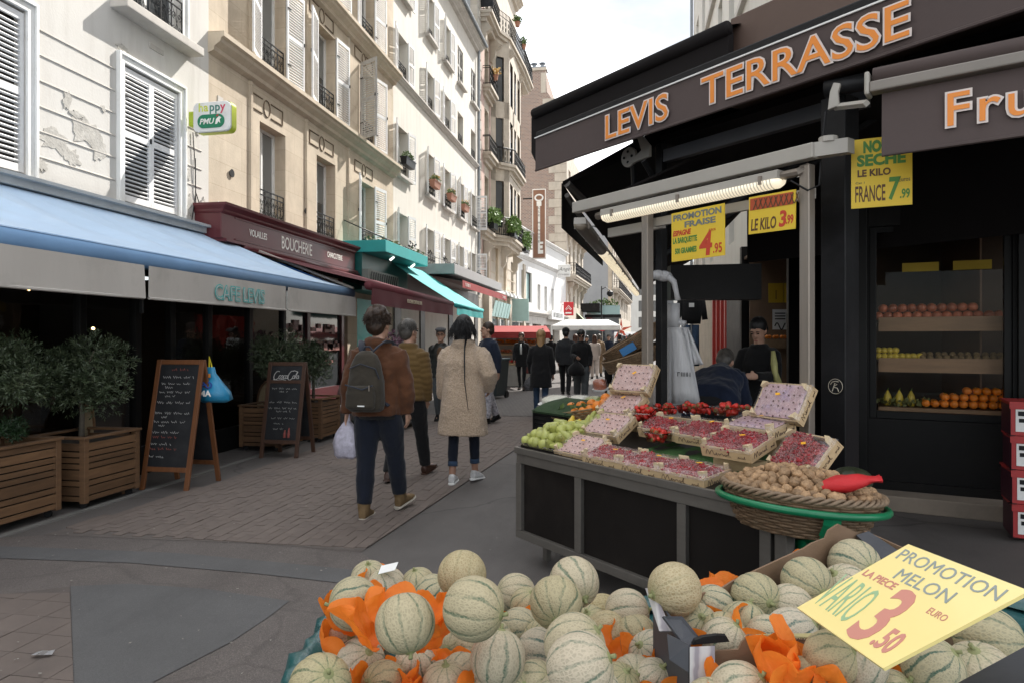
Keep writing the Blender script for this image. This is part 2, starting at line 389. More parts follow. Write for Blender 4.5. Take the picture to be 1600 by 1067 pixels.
# scraps on the ground
lit = MB()
for i in range(90):
 px, py = random.uniform(0, 800), random.uniform(760, 1060)
 g = on_ground(px, py); s = random.uniform(.003, .011); a = random.uniform(0, 6.28)
 if g.x < -4.7: continue
 q = [(g.x + s * math.cos(a + k) * random.uniform(.5, 1.3), g.y + s * math.sin(a + k) * random.uniform(.5, 1.3), .022 + random.uniform(0, .004)) for k in (0, 1.5, 3, 4.6)]
 lit.quad(*q)
lit.build('litter', mat('litter_paper', (.26, .24, .21), .8, .5, 3, 0), kind='stuff')
g = on_ground(64, 1030)
sc = MB(); sc.rings([[Vector((g.x + a, g.y + b, .024 + c)) for a, b, c in r] for r in ([(-.045, -.012, 0), (-.04, .018, .002)], [(-.012, -.02, .007), (-.008, .02, .012)], [(.02, -.005, .003), (.018, .03, .008)], [(.05, .012, .0), (.045, .036, .012)])], cap=False)
tag(sc.build('paper_scrap', flat('scrap_paper', (.6, .58, .58)), smooth=True), 'torn white paper scrap lying on the paving stones', 'paper')
# ------------------------------------------------------------------ buildings on the left: helpers (front faces local -Y, x runs up the street)
def wall_grid(mb, u0, u1, z0, z1, holes, reveal=.25, y=0.0):
 us = sorted({u0, u1} | {h[0] for h in holes} | {h[1] for h in holes}); zs = sorted({z0, z1} | {h[2] for h in holes} | {h[3] for h in holes})
 us = [q for q in us if u0 <= q <= u1]; zs = [q for q in zs if z0 <= q <= z1]
 for a, b in zip(us, us[1:]):
  for c, d in zip(zs, zs[1:]):
   mu, mz = (a + b) / 2, (c + d) / 2
   if any(h[0] < mu < h[1] and h[2] < mz < h[3] for h in holes): continue
   mb.quad((a, y, c), (b, y, c), (b, y, d), (a, y, d))
 for a, b, c, d in holes:
  r = y + reveal
  mb.quad((a, y, c), (a, y, d), (a, r, d), (a, r, c)); mb.quad((b, y, c), (b, r, c), (b, r, d), (b, y, d))
  mb.quad((a, y, d), (b, y, d), (b, r, d), (a, r, d)); mb.quad((a, y, c), (a, r, c), (b, r, c), (b, y, c))
def window(parent, a, b, c, d, y=.25, m=None, mull=True, bars=0, curtain=None):
 m = m or m_white; t = .05
 f = MB(); f.box(a, a + t, y - .02, y + .05, c, d); f.box(b - t, b, y - .02, y + .05, c, d); f.box(a + t, b - t, y - .02, y + .05, d - t, d); f.box(a + t, b - t, y - .02, y + .05, c, c + t * 1.6)
 if mull: f.box((a + b) / 2 - t * .6, (a + b) / 2 + t * .6, y - .015, y + .045, c + t * 1.6, d - t)
 for i in range(bars):
  z = c + (d - c) * (i + 1) / (bars + 1); f.box(a + t, b - t, y - .01, y + .04, z - .014, z + .014)
 o = f.build('window', m, parent)
 g = MB(); g.quad((a + .01, y + .025, c + .01), (b - .01, y + .025, c + .01), (b - .01, y + .025, d - .01), (a + .01, y + .025, d - .01)); g.build('pane', m_winglass, o)
 if curtain:
  k = MB(); n = 14; xs = [a + .05 + (b - a - .1) * i / n for i in range(n + 1)]
  k.rings([[(x, y + .022 - .0015 * (i % 2), c + .08 + (d - c) * (.0 if curtain == 1 else .45)), (x, y + .022 - .0015 * (i % 2), d - .06)] for i, x in enumerate(xs)], cap=False)
  k.build('curtain', flat('net_curtain', (.5, .5, .48)), o)
 return o
SLAT_ME = {}
def shutter_parts(wd, ht, pitch=.058, m=None):
 key = (round(wd, 2), round(ht, 2), pitch, m.name)
 if key in SLAT_ME: return SLAT_ME[key]
 f = MB(); s = .05; t = .018
 f.box(0, s, -t, t, 0, ht); f.box(wd - s, wd, -t, t, 0, ht)
 for z in (0, ht * .48, ht - .09): f.box(s, wd - s, -t + .001, t - .001, z, z + .09)
 sl = MB(); sl.box(s + .001, wd - s - .001, -.0155, .0155, -.0045, .0045, R3(math.radians(-24), 0, 0))
 zs = [z for z in [(.09 + pitch * .6 + pitch * i) for i in range(int(ht / pitch))] if z < ht - .09 - pitch * .4 and not (ht * .48 - pitch * .45 < z < ht * .48 + .09 + pitch * .45)]
 al = MB()
 for z in zs: al.box(s + .001, wd - s - .001, -.0155, .0155, -.0045, .0045, T3(0, 0, z) @ R3(math.radians(-24), 0, 0))
 hb = MB(); hb.box(.0, .12, -.034, -t - .002, ht * .2, ht * .2 + .02); hb.box(.0, .12, -.034, -t - .002, ht * .78, ht * .78 + .02); hb.box(wd - .035, wd - .015, -.04, -t - .002, ht * .5, ht * .5 + .07)
 SLAT_ME[key] = (f.mesh('shutter', m), sl.mesh('slat', m), al.mesh('slats', m), zs, hb.mesh('hinge', m_iron))
 return SLAT_ME[key]
NSLAT = {}
def shutter(parent, hinge, ht, wd, left, ang, y=0.0, m=None, single=True, pitch=.058):
 m = m or m_shutter
 fr, sl, al, zs, hb = shutter_parts(wd, ht, pitch, m)
 rz = (PI + ang) if left else -ang
 o = inst('shutter', fr, parent, (hinge[0], y - .03, hinge[1]), (0, 0, rz))
 inst('hinge', hb, o) if single else None
 k = NSLAT.get(parent.name, 0)
 if single and k + len(zs) <= 300:
  NSLAT[parent.name] = k + len(zs)
  for z in zs: inst('slat', sl, o, (0, 0, z), (random.uniform(-.09, .09) if random.random() < .3 else 0, random.uniform(-.004, .004), 0))
 else: tag(inst('slats', al, o), kind='stuff')
 return o
def curl(mb, c, r, turns=1.4, r0=.2, a0=0, sgn=1, th=.006, n=14, y=0):
 pts = []
 for i in range(n + 1):
  t = i / n; a = a0 + sgn * turns * 2 * PI * t; q = r * (1 - (1 - r0) * t)
  pts.append((c[0] + q * math.cos(a), y, c[1] + q * math.sin(a)))
 mb.tube(pts, th, 4)
def railing(parent, a, b, z, h, y, m=None, deep=0.0):
 """wrought iron balconet with scrolls"""
 m = m or m_iron; f = MB()
 for zz in (z, z + h * .82, z + h): f.box(a, b, y - .012, y + .012, zz - .01, zz + .01)
 n = max(2, round((b - a) / .26)); w = (b - a) / n
 for i in range(n + 1): f.box(a + i * w - .007, a + i * w + .007, y - .007, y + .007, z, z + h)
 for i in range(n):
  x = a + (i + .5) * w; r = w * .24
  for q, sg in ((-1, 1), (1, -1)):
   curl(f, (x + q * r, z + h * .22), r, 1.3, .2, PI / 2, sg, y=y); curl(f, (x + q * r, z + h * .58), r, 1.3, .2, -PI / 2, -sg, y=y)
  f.tube([(x, y, z), (x, y, z + h * .82)], .005, 4); f.tube([(x - w * .45, y, z), (x + w * .45, y, z + h * .8)], .004, 4); f.tube([(x + w * .45, y, z), (x - w * .45, y, z + h * .8)], .004, 4)
 if deep:
  for x in (a, b):
   f.box(x - .01, x + .01, y + .012, y + deep, z + h - .01, z + h + .01); f.box(x - .01, x + .01, y + .012, y + deep, z - .01, z + .01)
   for i in range(1, 5): f.box(x - .006, x + .006, y + deep * i / 5 - .006, y + deep * i / 5 + .006, z, z + h)
 return f.build('balcony_railing', m, parent)
def sill(parent, a, b, z, y=0, out=.14, h=.09, m=None, name='sill'):
 s = MB(); s.box(a, b, y - out, y + .02, z - h, z); return s.build(name, m, parent, bev=.012)
def cornice(parent, a, b, z, m, out=.34, h=.34, y=0, name='cornice'):
 prof = [(0, 0), (.35, .12), (.4, .3), (.75, .5), (.8, .66), (1, .72), (1, .95), (0, 1)]
 c = MB(); c.rings([[(x, y - out * p, z + h * (q - 1)) for p, q in prof] for x in (a, b)]); return c.build(name, m, parent)

# plaster with peeled patches, and soft cut stone
def plaster(name, col, stain, groove=False, amt=.35):
 m, n, p, o = newmat(name); co = coords(n)
 a = noise(n, co, .9, 8, .62); b = noise(n, coords(n, 'Object', (1.3, 1, .16)), 2.2, 6, .7)
 c = ramp(n, a, [(.3, tuple(x * .93 for x in col)), (.7, col)])
 c = mixc(n, mth(n, 'MULTIPLY', ramp(n, b, [(.48, (0, 0, 0)), (.75, (1, 1, 1))]), amt), c, stain)
 n.links.new(c, p.inputs[0]); p.inputs['Roughness'].default_value = .85
 bumpn(n, p, noise(n, co, 30, 5, .6), .25, .01); return m
m_plaster = plaster('white_plaster', (.60, .58, .545), (.36, .33, .29), amt=.5)
m_patchy = mat('bared_plaster', (.42, .40, .365), .95, .25, 9, .6, 45, bdist=.012, dirt=(.6, .58, .54), dirtscale=6, dirtamt=.8)
m_render = plaster('cream_render', (.66, .63, .57), (.43, .39, .33), amt=.5)
m_trimw = mat('trim_stone', (.50, .47, .43), .8, .12, 3, .3, 30, dirt=(.28, .26, .23), dirtscale=2, dirtamt=.5)
def stone(name, col, stain, rough=.85, bx=1.0, bz=.42, joint=.0):
 m, n, p, o = newmat(name); co = coords(n)
 a = noise(n, co, 1.6, 8, .65); c = ramp(n, a, [(.28, tuple(x * .8 for x in col)), (.72, tuple(min(1, x * 1.1) for x in col))])
 d = noise(n, coords(n, 'Object', (1, 1, .22)), 1.7, 7, .7); c = mixc(n, mth(n, 'MULTIPLY', ramp(n, d, [(.46, (0, 0, 0)), (.76, (1, 1, 1))]), .55), c, stain)
 if joint:
  sx = N(n, 'ShaderNodeCombineXYZ'); sp = N(n, 'ShaderNodeSeparateXYZ', {0: co}); n.links.new(sp.outputs[0], sx.inputs[0]); n.links.new(sp.outputs[2], sx.inputs[1])
  bt = N(n, 'ShaderNodeTexBrick', {'Vector': sx.outputs[0], 'Scale': 1, 'Mortar Size': .006, 'Mortar Smooth': .5, 'Brick Width': bx, 'Row Height': bz, 'Color1': (1, 1, 1, 1), 'Color2': (.9, .88, .86, 1), 'Mortar': (.7, .67, .62, 1)})
  c = mixc(n, joint, c, bt.outputs[0], 'MULTIPLY')
 n.links.new(c, p.inputs[0]); p.inputs['Roughness'].default_value = rough
 bumpn(n, p, noise(n, co, 26, 6, .65), .35, .012); return m
m_stone = stone('warm_cut_stone', (.565, .48, .37), (.33, .26, .19), joint=.75)
m_stonelt = stone('pale_stone', (.52, .46, .38), (.33, .28, .22), joint=.5)
m_stonegr = stone('grey_quoin', (.40, .37, .32), (.22, .2, .17))
m_zinc = mat('zinc', (.22, .24, .26), .45, .15, 2, .1, 20, metal=.4)
m_greywall = mat('grey_gable_render', (.33, .335, .34), .9, .12, .25, .2, 10, stretch=(1, 1, .4), dirt=(.24, .245, .25), dirtscale=.4, dirtamt=.5)
LX = -7.0
def house(name, label, y0, x=LX, rz=PI / 2): return thing(name, label, 'building', (x, y0, 0), rz)

# ---- café building, white plaster ---------------------------------------------------------
Y0 = -3.0; b1 = house('white_house', 'white plastered house with peeling patches over the blue café awning', Y0)
e1 = 10.50 - Y0
q = lambda y: y - Y0
W1 = [(q(5.3), q(6.95), 3.47, 5.40), (q(8.52), q(9.72), 3.47, 5.42), (q(5.3), q(6.9), 6.2, 8.4), (q(8.5), q(9.78), 6.2, 8.4), (q(8.5), q(9.78), 9.1, 11.1), (q(5.3), q(6.9), 9.1, 11.1), (q(1.5), q(3.0), 3.47, 5.4), (q(1.5), q(3.0), 6.2, 8.4)]
wl = MB(); wall_grid(wl, 0, e1, 2.95, 12.6, W1, .16); wl.quad((e1, 0, 2.95), (e1, 6, 2.95), (e1, 6, 12.6), (e1, 0, 12.6)); wl.quad((0, 0, 2.95), (0, 0, 12.6), (0, 6, 12.6), (0, 6, 2.95)); wl.quad((0, 0, 12.6), (e1, 0, 12.6), (e1, 6, 13.6), (0, 6, 13.6))
wl.build('wall', m_plaster, b1)
for a, b, c, d in W1:                        # moulded surrounds
 tr = MB()
 for x0, x1, z0, z1 in ((a - .13, a, c - .02, d + .13), (b, b + .13, c - .02, d + .13), (a, b, d, d + .13)):
  tr.box(x0, x1, -.035, .0, z0, z1)
 for x0, x1, z0, z1 in ((a - .13, a - .09, c - .02, d + .13), (b + .09, b + .13, c - .02, d + .13), (a - .09, b + .09, d + .09, d + .13)): tr.box(x0, x1, -.065, -.036, z0, z1)
 tr.build('window_surround', m_white, b1, bev=.006)
for i, (a, b, c, d) in enumerate(W1):
 sill(b1, a - .16, b + .16, c - .021, out=.12, h=.075, m=m_trimw)
 if i in (0, 1, 6):
  for lf in (True, False):                                  # closed louvred leaves
   fr, sl, al, zs, hb = shutter_parts((b - a) / 2 - .012, d - c - .06, .061, m_shutter)
   s = inst('shutter', fr, b1, ((a + .01) if lf else (b - .01), .03 if lf else .03, c + .03), (0, 0, 0 if lf else PI))
   inst('hinge', hb, s, (0, 0 if lf else 0, 0), (0, 0, 0)) if lf else None
   for z in zs:
    if i < 2: inst('slat', sl, s, (0, 0, z), (random.uniform(-.08, .08) + (0 if lf else math.radians(48)), 0, 0))
   if i >= 2: tag(inst('slats', al, s), kind='stuff')
  bk = MB(); bk.quad((a, .155, c), (b, .155, c), (b, .155, d), (a, .155, d)); bk.build('window', m_dark_in, b1)
 else:
  window(b1, a, b, c, d, .15, bars=2, curtain=2)
  if i in (3,):
   railing(b1, a + .02, b - .02, c + .03, .62, -.03)
  else: railing(b1, a + .02, b - .02, c + .03, .62, -.03)
sl_big = sill(b1, W1[3][0] - .22, W1[3][1] + .22, W1[3][2] + .02, out=.26, h=.13, m=m_trimw)
# horizontal rustication grooves as thin shadow-casting lips
for z in (5.27, 4.97, 4.66, 4.35, 4.05, 3.74):
 for a, b in ((W1[0][1] + .16, W1[1][0] - .15), (W1[1][1] + .15, e1 - .2)):
  if z > 5.2 and b > W1[1][1]: continue
  gr = MB(); gr.rings([[(x, .0, z - .012), (x, -.014, z - .004), (x, -.014, z + .006), (x, .0, z + .016)] for x in (a, b)]); gr.build('groove', m_trimw, b1)
random.seed(21); FI = 0
def flake(mb, cx, cz, rx, rz, n=22, y=-.006):
 pts = []
 for k in range(n):
  a = 2 * PI * k / n; r = random.uniform(.55, 1.15)
  pts.append((cx + rx * r * math.cos(a), y, cz + rz * r * math.sin(a)))
 c = (cx, y, cz)
 for k in range(n): mb.add([c, pts[k], pts[(k + 1) % n]], [(0, 1, 2)])
 for k in range(n):
  a, b = pts[k], pts[(k + 1) % n]; mb.add([a, b, (b[0], .002, b[2]), (a[0], .002, a[2])], [(0, 1, 2, 3)])
for c in ((q(7.35), 4.0, .26, .16), (q(7.62), 3.86, .16, .12), (q(7.85), 4.25, .26, .2), (q(8.05), 4.12, .15, .2), (q(7.55), 4.55, .07, .14), (q(7.7), 4.43, .12, .05), (q(8.15), 4.65, .05, .05), (q(10.0), 3.72, .13, .2), (q(8.5), 5.62, .12, .05), (q(9.95), 4.2, .08, .1), (q(10.2), 4.95, .04, .06), (q(10.35), 3.7, .07, .25), (q(7.15), 3.65, .1, .08)):
 f = MB(); flake(f, *c); f.v = [(a_, b_ - .0012 * FI, c_) if b_ < 0 else (a_, b_, c_) for a_, b_, c_ in f.v]; FI += 1; f.build('peeled_patch', m_patchy, b1)
vt = MB(); vt.box(q(9.05), q(9.35), -.02, .0, 5.86, 5.93); vt.build('air_brick', m_trimw, b1)
pl = MB(); pl.box(q(4.5), q(8.4), -.16, -.002, 3.30, 3.42); pl.build('lead_flashing', m_zinc, b1)
cb = MB()
cb.tube([(q(10.05), -.02, 4.9), (q(10.1), -.03, 4.3), (q(10.12), -.02, 3.9), (q(10.02), -.02, 3.45)], .008, 5); cb.tube([(q(10.12), -.02, 3.95), (q(10.25), -.03, 3.7), (q(10.3), -.02, 3.3)], .008, 5); cb.tube([(q(10.12), -.02, 4.5), (q(10.13), -.02, 3.5)], .006, 5)
cb.build('cable', m_iron, b1)

# ---- warm stone house -----------------------------------------------------------------
b2 = house('stone_house', 'warm stone house with open white shutters above the butcher', 10.5)
e2 = 9.15; q = lambda y: y - 10.5
BAYS = [12.62, 15.05, 17.58]; W2 = []
for fz, hz in ((3.86, 5.74), (6.84, 8.78), (9.6, 11.35)):
 for c in BAYS: W2.append((q(c) - .5, q(c) + .5, fz, hz))
wl = MB(); wall_grid(wl, 0, e2, 0, 13.4, W2, .27); wl.quad((e2, 0, 0), (e2, 8, 0), (e2, 8, 13.4), (e2, 0, 13.4)); wl.quad((0, 0, 8), (0, 0, 13.4), (0, 8, 13.4), (0, 8, 8)); wl.quad((0, 0, 13.4), (e2, 0, 13.4), (e2, 8, 14), (0, 8, 14))
wl.build('wall', m_stone, b2)
for z in (6.74, 9.52): cornice(b2, -.02, e2 + .02, z, m_stone, .30, .36)
cornice(b2, -.02, e2, 13.4, m_stone, .5, .6)
pil = MB()
for y in (11.78, 14.02, 16.3):
 for z0, z1 in ((3.0, 6.37), (6.74, 9.15), (9.52, 12.8)): pil.rings([[(q(y) - .05, 0, z), (q(y) - .035, -.045, z), (q(y) + .035, -.045, z), (q(y) + .05, 0, z)] for z in (z0, z1)])
pil.build('pilaster_strip', m_stone, b2)
m_groove = mat('carved_line', (.16, .115, .075), .9, .2, 6, .2, 30)
for bi, c in enumerate(BAYS):                # carved panels over the windows
 for z in (6.05, 9.0):
  pn = MB(); w2, h2, t = .62, .15, .018
  u = q(c) - .25
  for s in (-1, 1):
   x0, x1 = (u - w2, u - .16) if s < 0 else (u + .16, u + w2)
   pn.box(x0, x1, -.02, 0, z + h2 - t, z + h2); pn.box(x0, x1, -.02, 0, z - h2, z - h2 + t)
   xe = x0 if s < 0 else x1 - t; pn.box(xe, xe + t, -.02, 0, z - h2 + t, z + h2 - t)
  pn.tube([(u + .12 * math.cos(a * PI / 8), -.01, z + .16 * math.sin(a * PI / 8)) for a in range(16)], .012, 4, closed=True)
  pn.build('carved_panel', m_groove, b2)
random.seed(5)
for i, (a, b, c, d) in enumerate(W2):
 fl, by = divmod(i, 3)
 window(b2, a, b, c, d, .26, bars=0, curtain=(1 if i in (0, 3) else 2))
 railing(b2, a + .02, b - .02, c + .04, .55, .04)
 sill(b2, a - .03, b + .03, c, out=.07, h=.06, m=m_stone)
 if fl == 0 and by < 2: continue
 old = (fl == 1 and by == 2)
 h = d - c + .08
 shutter(b2, (a, c - .03), h, .64, True, (1.05 if old else random.uniform(.22, .42)), m=m_shutter_old if old else m_shutter)
 shutter(b2, (b, c - .03), h, .64, False, random.uniform(.08, .2), m=m_shutter)
for y, z in ((11.15, 4.5), (14.0, 4.35)):     # iron wall anchors
 an = MB(); an.lathe([(.001, -.03), (.05, -.03), (.075, 0), (.001, .0)], 10); o = an.build('wall_anchor', m_iron, b2, loc=(q(y), -.03, z), rot=(PI / 2, 0, 0))
nb = MB(); nb.box(q(10.75), q(10.9), -.015, 0, 5.6, 5.75); nb.build('house_plate', m_trimw, b2)
for i, (y, z0, z1) in enumerate(((10.8, 3.75, 4.05), (11.5, 3.75, 3.98))):
 f = MB(); flake(f, q(y), z0, .22, .2, y=-.008); f.build('plaster_scar', m_white, b2)

# ---- long white house -----------------------------------------------------------------
b3 = house('cream_house', 'long cream house with rows of white shutters and window boxes', 19.66)
e3 = 11.6; q = lambda y: y - 19.66
U3 = [(19.98, 21.0), (23.05, 23.95), (25.35, 26.25), (27.5, 28.45), (29.9, 30.85)]
Z3 = [(4.05, 5.45), (6.60, 8.12), (9.72, 11.0), (12.2, 13.75)]
W3 = [(q(a), q(b), c, d) for c, d in Z3 for a, b in U3]
wl = MB(); wall_grid(wl, 0, e3, 0, 15.0, W3, .3); wl.quad((0, 0, 12), (0, 0, 15), (0, 8, 15), (0, 8, 12)); wl.quad((e3, 0, 0), (e3, 8, 0), (e3, 8, 15), (e3, 0, 15)); wl.build('wall', m_render, b3)
rf = MB(); rf.slab([(-.1, -.42, 15.22), (e3, -.42, 15.22), (e3, 7, 19), (-.1, 7, 19)], .06, (0, 0, 1)); rf.build('roof', m_zinc, b3)
cornice(b3, -.05, e3, 15.2, m_trimw, .38, .35)
gt = MB(); gt.tube([(-.05, -.45, 15.2), (e3, -.45, 15.2)], .07, 8); gt.tube([(e3 - .25, -.12, 15.0), (e3 - .25, -.12, 3.6)], .055, 8); gt.build('gutter', m_zinc, b3)
cornice(b3, 0, e3 - .3, 9.62, m_trimw, .16, .2, name='sill_band')
m_terra = mat('terracotta', (.36, .17, .11), .8, .15, 6, .15, 60)
m_leaf_b = mat('balcony_leaf', (.10, .16, .045), .6, .35, 14, 0)
m_flower = mat('flower_mix', (.62, .42, .16), .6, .5, 40, 0)
def leafcloud(mb, c, r, n, s=(.02, .05), droop=0):
 for i in range(n):
  while True:
   p = Vector((random.uniform(-1, 1), random.uniform(-1, 1), random.uniform(-1, 1)))
   if p.length < 1: break
  p = Vector((p.x * r[0], p.y * r[1], p.z * r[2])) + Vector(c); p.z -= droop * abs(p.x - c[0])
  d = Vector((random.gauss(0, 1), random.gauss(0, 1), random.gauss(.3, 1))).normalized(); e = d.orthogonal().normalized()
  e = Matrix.Rotation(random.uniform(0, 6.28), 3, d) @ e
  L_ = random.uniform(*s); wd = L_ * .33
  mb.add([p, p + d * L_ * .5 + e * wd, p + d * L_, p + d * L_ * .5 - e * wd], [(0, 1, 2, 3)])
random.seed(11)
for i, (a, b, c, d) in enumerate(W3):
 fl, col = divmod(i, 5)
 window(b3, a, b, c, d, .28, bars=2, curtain=random.choice((0, 1, 2)))
 if fl != 2: sill(b3, a - .12, b + .12, c, out=.17, h=.1, m=m_trimw)
 if fl in (2, 3) or col == 0: railing(b3, a + .02, b - .02, c + .04, .42, .05)
 else: railing(b3, a + .02, b - .02, c + .04, .45, -.06)
 h = d - c + .06
 wd = .5
 if fl == 3 and col >= 3:
  fr, sl, al, zs, hb = shutter_parts((b - a) / 2 - .01, h - .08, .075, m_shutter_old)
  for x, rz in ((a, 0), (b, PI)):
   s = inst('shutter', fr, b3, (x, .06, c + .02), (0, 0, rz)); tag(inst('slats', al, s), kind='stuff')
  continue
 if fl == 2 and col >= 3:
  continue
 shutter(b3, (a, c - .02), h, wd, True, random.uniform(.1, .45), single=False, pitch=.07)
 shutter(b3, (b, c - .02), h, wd, False, (1.45 if (fl < 2 and col == 4) else random.uniform(.06, .2)), single=False, pitch=.07)
 if fl == 1 and col in (0, 1, 2, 3):
  t = thing('window_box', ['dark window box with dry plants on the leftmost sill of the cream house', 'terracotta window box with yellow flowers, nearest of the three terracotta ones', 'terracotta window box with bushy flowers, middle of the three terracotta ones', 'terracotta window box with few flowers, farthest of the three terracotta ones'][col], 'planter', (LX, 19.66 + a + .06, c + .52), PI / 2, 'window boxes of the cream house')
  bx = MB(); L_ = b - a - .12
  bx.rings([[(x0, -.30, -.0), (x1, -.30, 0), (x1, -.09, 0), (x0, -.09, 0)] if k else [(x0 + .04, -.27, -.2), (x1 - .04, -.27, -.2), (x1 - .04, -.11, -.2), (x0 + .04, -.11, -.2)] for k, (x0, x1) in enumerate(((0, L_), (0, L_)))])
  bx.box(-.015, L_ + .015, -.315, -.075, .001, .03)
  bx.build('trough', m_black if col == 0 else m_terra, t)
  fo = MB(); leafcloud(fo, (L_ / 2, -.2, .1), (L_ * .5, .14, .13 if col != 3 else .05), 320, (.04, .09)); fo.build('leaves', m_leaf_b, t)
  if col:
   fw = MB(); leafcloud(fw, (L_ / 2, -.22, .17), (L_ * .45, .14, .1), 60, (.04, .08)); fw.build('flowers', m_flower, t)
# climbing cord with sparse stems strung along the first floor
cord = MB(); xs = [q(y) for y in (19.7, 21.5, 23.4, 25, 27, 29, 31)]
cord.tube([(x, -.5, 4.35 - .05 * (i % 2)) for i, x in enumerate(xs)], .012, 4); leafy = MB()
for x in xs[:-1]:
 leafcloud(leafy, (x + .3, -.5, 4.4), (.28, .06, .06), 26, (.05, .1))
t = thing('string_lights', 'dark cable with tufts strung along the cream house', 'cable', (LX, 19.66, 0), PI / 2); cord.build('wire', m_iron, t); leafy.build('tuft', m_iron, t)

# ---- stone block with bow windows ---------------------------------------------------------
b4 = house('bow_window_house', 'tall pale stone block with bow windows and leafy balconies', 31.26)
e4 = 13.4; H4 = 22.5
m_pinkbrick = mat('pink_brick', (.46, .33, .28), .85, .2, 3, .3, 40)
Z4 = [(4.0, 6.2), (7.45, 9.6), (10.65, 12.9), (13.9, 16.0), (17.9, 20.0)]
W4 = [(u, u + 1.1, c, d) for c, d in Z4 for u in (1.9, 11.2)]
wl = MB(); wall_grid(wl, 0, e4, 0, H4, W4, .25); wl.quad((0, 0, 14), (0, 0, H4), (0, 10, H4), (0, 10, 14)); wl.quad((e4, 0, 0), (e4, 10, 0), (e4, 10, H4), (e4, 0, H4)); wl.build('wall', m_stonelt, b4)
sd_ = MB(); sd_.box(-.02, 0.0, .35, 10, 14.6, H4); sd_.build('side_gable', m_greywall, b4)
for k in range(40):
 z = 3 + k * .47
 if z > H4 - .5: break
 qn = MB(); qn.box(-.02 if k % 2 else -.03, .55 if k % 2 else .75, -.06, 0.0, z, z + .44); qn.build('quoin_stone', m_stonegr, b4, bev=.02)
pb = MB(); pb.box(.78, 1.7, -.03, 0, 4, 20); pb.box(3.2, 3.6, -.03, 0, 4, 17); pb.build('brick_panel', m_pinkbrick, b4)
for a, b, c, d in W4: window(b4, a, b, c, d, .22, bars=1, curtain=2)
# the bow: three-sided bay from the second to the fifth floor
bw_ = MB(); wins = []
P = [(3.7, 0), (4.5, -.85), (9.2, -.85), (10.0, 0)]
for (xa, ya), (xb, yb) in zip(P, P[1:]):
 for c, d in [(6.85, 7.3), (9.7, 10.5), (12.95, 13.8), (16.1, 17.3)]: bw_.quad((xa, ya, c), (xb, yb, c), (xb, yb, d), (xa, ya, d))
for (xa, ya), (xb, yb) in zip(P, P[1:]):
 dx, dy = xb - xa, yb - ya;
 wide = dx > 2
 spans = [(.0, .28), (.72, 1)] if not wide else [(0, .08), (.3, .42), (.58, .70), (.92, 1)]
 for s0, s1 in spans: bw_.quad((xa + dx * s0, ya + dy * s0, 7.3), (xa + dx * s1, ya + dy * s1, 7.3), (xa + dx * s1, ya + dy * s1, 16.1), (xa + dx * s0, ya + dy * s0, 16.1))
 gaps = [(.28, .72)] if not wide else [(.08, .3), (.42, .58), (.70, .92)]
 for s0, s1 in gaps:
  for c, d in ((7.3, 9.7), (10.5, 12.95), (13.8, 16.1)):
   g = MB(); nx, ny = -dy, dx; l = math.hypot(nx, ny); nx, ny = nx / l * .12, ny / l * .12
   g.quad(*[(xa + dx * s + nx, ya + dy * s + ny, z) for s, z in ((s0, c), (s1, c), (s1, d), (s0, d))]); g.build('window', m_winglass, b4)
bw_.build('bow_front', m_stonelt, b4)
def balcony(b, P, z, out, m, name='balcony', rail=True, h=.95, brackets=()):
 sl = MB()
 for k, (o_, z0, z1) in enumerate(((out, z - .14, z), (out - .12, z - .3, z - .14), (out - .3, z - .5, z - .3))):
  pts = [(x, min(0, y - o_) if True else y, z0) for x, y in P]; pts = [(P[0][0] - o_ * .4, 0.02, z0)] + [(x - (o_ * .4 if i == 0 else 0) + (o_ * .4 if i == len(P) - 1 else 0), y - o_, z0) for i, (x, y) in enumerate(P)] + [(P[-1][0] + o_ * .4, 0.02, z0)]
  sl.slab(list(reversed(pts)), z1 - z0, (0, 0, 1))
 for x, y in brackets:
  sl.rings([[(x - .18, y - o, zz), (x + .18, y - o, zz), (x + .18, y + .05, zz), (x - .18, y + .05, zz)] for o, zz in ((.05, z - 1.6), (.2, z - 1.3), (.22, z - 1.0), (.5, z - .8), (out - .3, z - .5))])
 s = sl.build(name, m, b)
 if rail:
  r = MB(); Q = [(P[0][0] - out * .3, 0)] + [(x - (out * .3 if i == 0 else 0) + (out * .3 if i == len(P) - 1 else 0), y - out + .08) for i, (x, y) in enumerate(P)] + [(P[-1][0] + out * .3, 0)]
  for (xa, ya), (xb, yb) in zip(Q, Q[1:]):
   for zz in (.06, .8, h): r.tube([(xa, ya, z + zz), (xb, yb, z + zz)], .02, 4)
   n_ = max(1, int(math.hypot(xb - xa, yb - ya) / .16))
   for k in range(n_ + 1):
    x, y = xa + (xb - xa) * k / n_, ya + (yb - ya) * k / n_; r.tube([(x, y, z), (x, y, z + h)], .012, 4)
    if k < n_ and k % 2 == 0:
     for zz in (.25, .55): r.tube([(x + .08 + .07 * math.cos(t * PI / 4), y - .01, z + zz + .11 * math.sin(t * PI / 4)) for t in range(8)], .012, 4, closed=True)
  r.build('railing', m_iron, s)
 return s
balcony(b4, [(1.4, 0), (3.4, 0)], 13.85, .45, m_stonelt, h=.9)
balcony(b4, [(3.9, -.2), (4.7, -.85), (9.0, -.85), (9.8, -.2)], 10.6, .35, m_stonelt, h=.75, brackets=())
balcony(b4, [(1.4, 0), (3.4, 0)], 10.6, .45, m_stonelt, h=.75)
balcony(b4, [(.9, -.05), (3.4, -.05), (4.5, -.8), (9.2, -.8), (10.2, -.1)], 6.85, .3, m_stonelt, brackets=((1.5, -.1), (4.6, -.5), (9, -.5)))
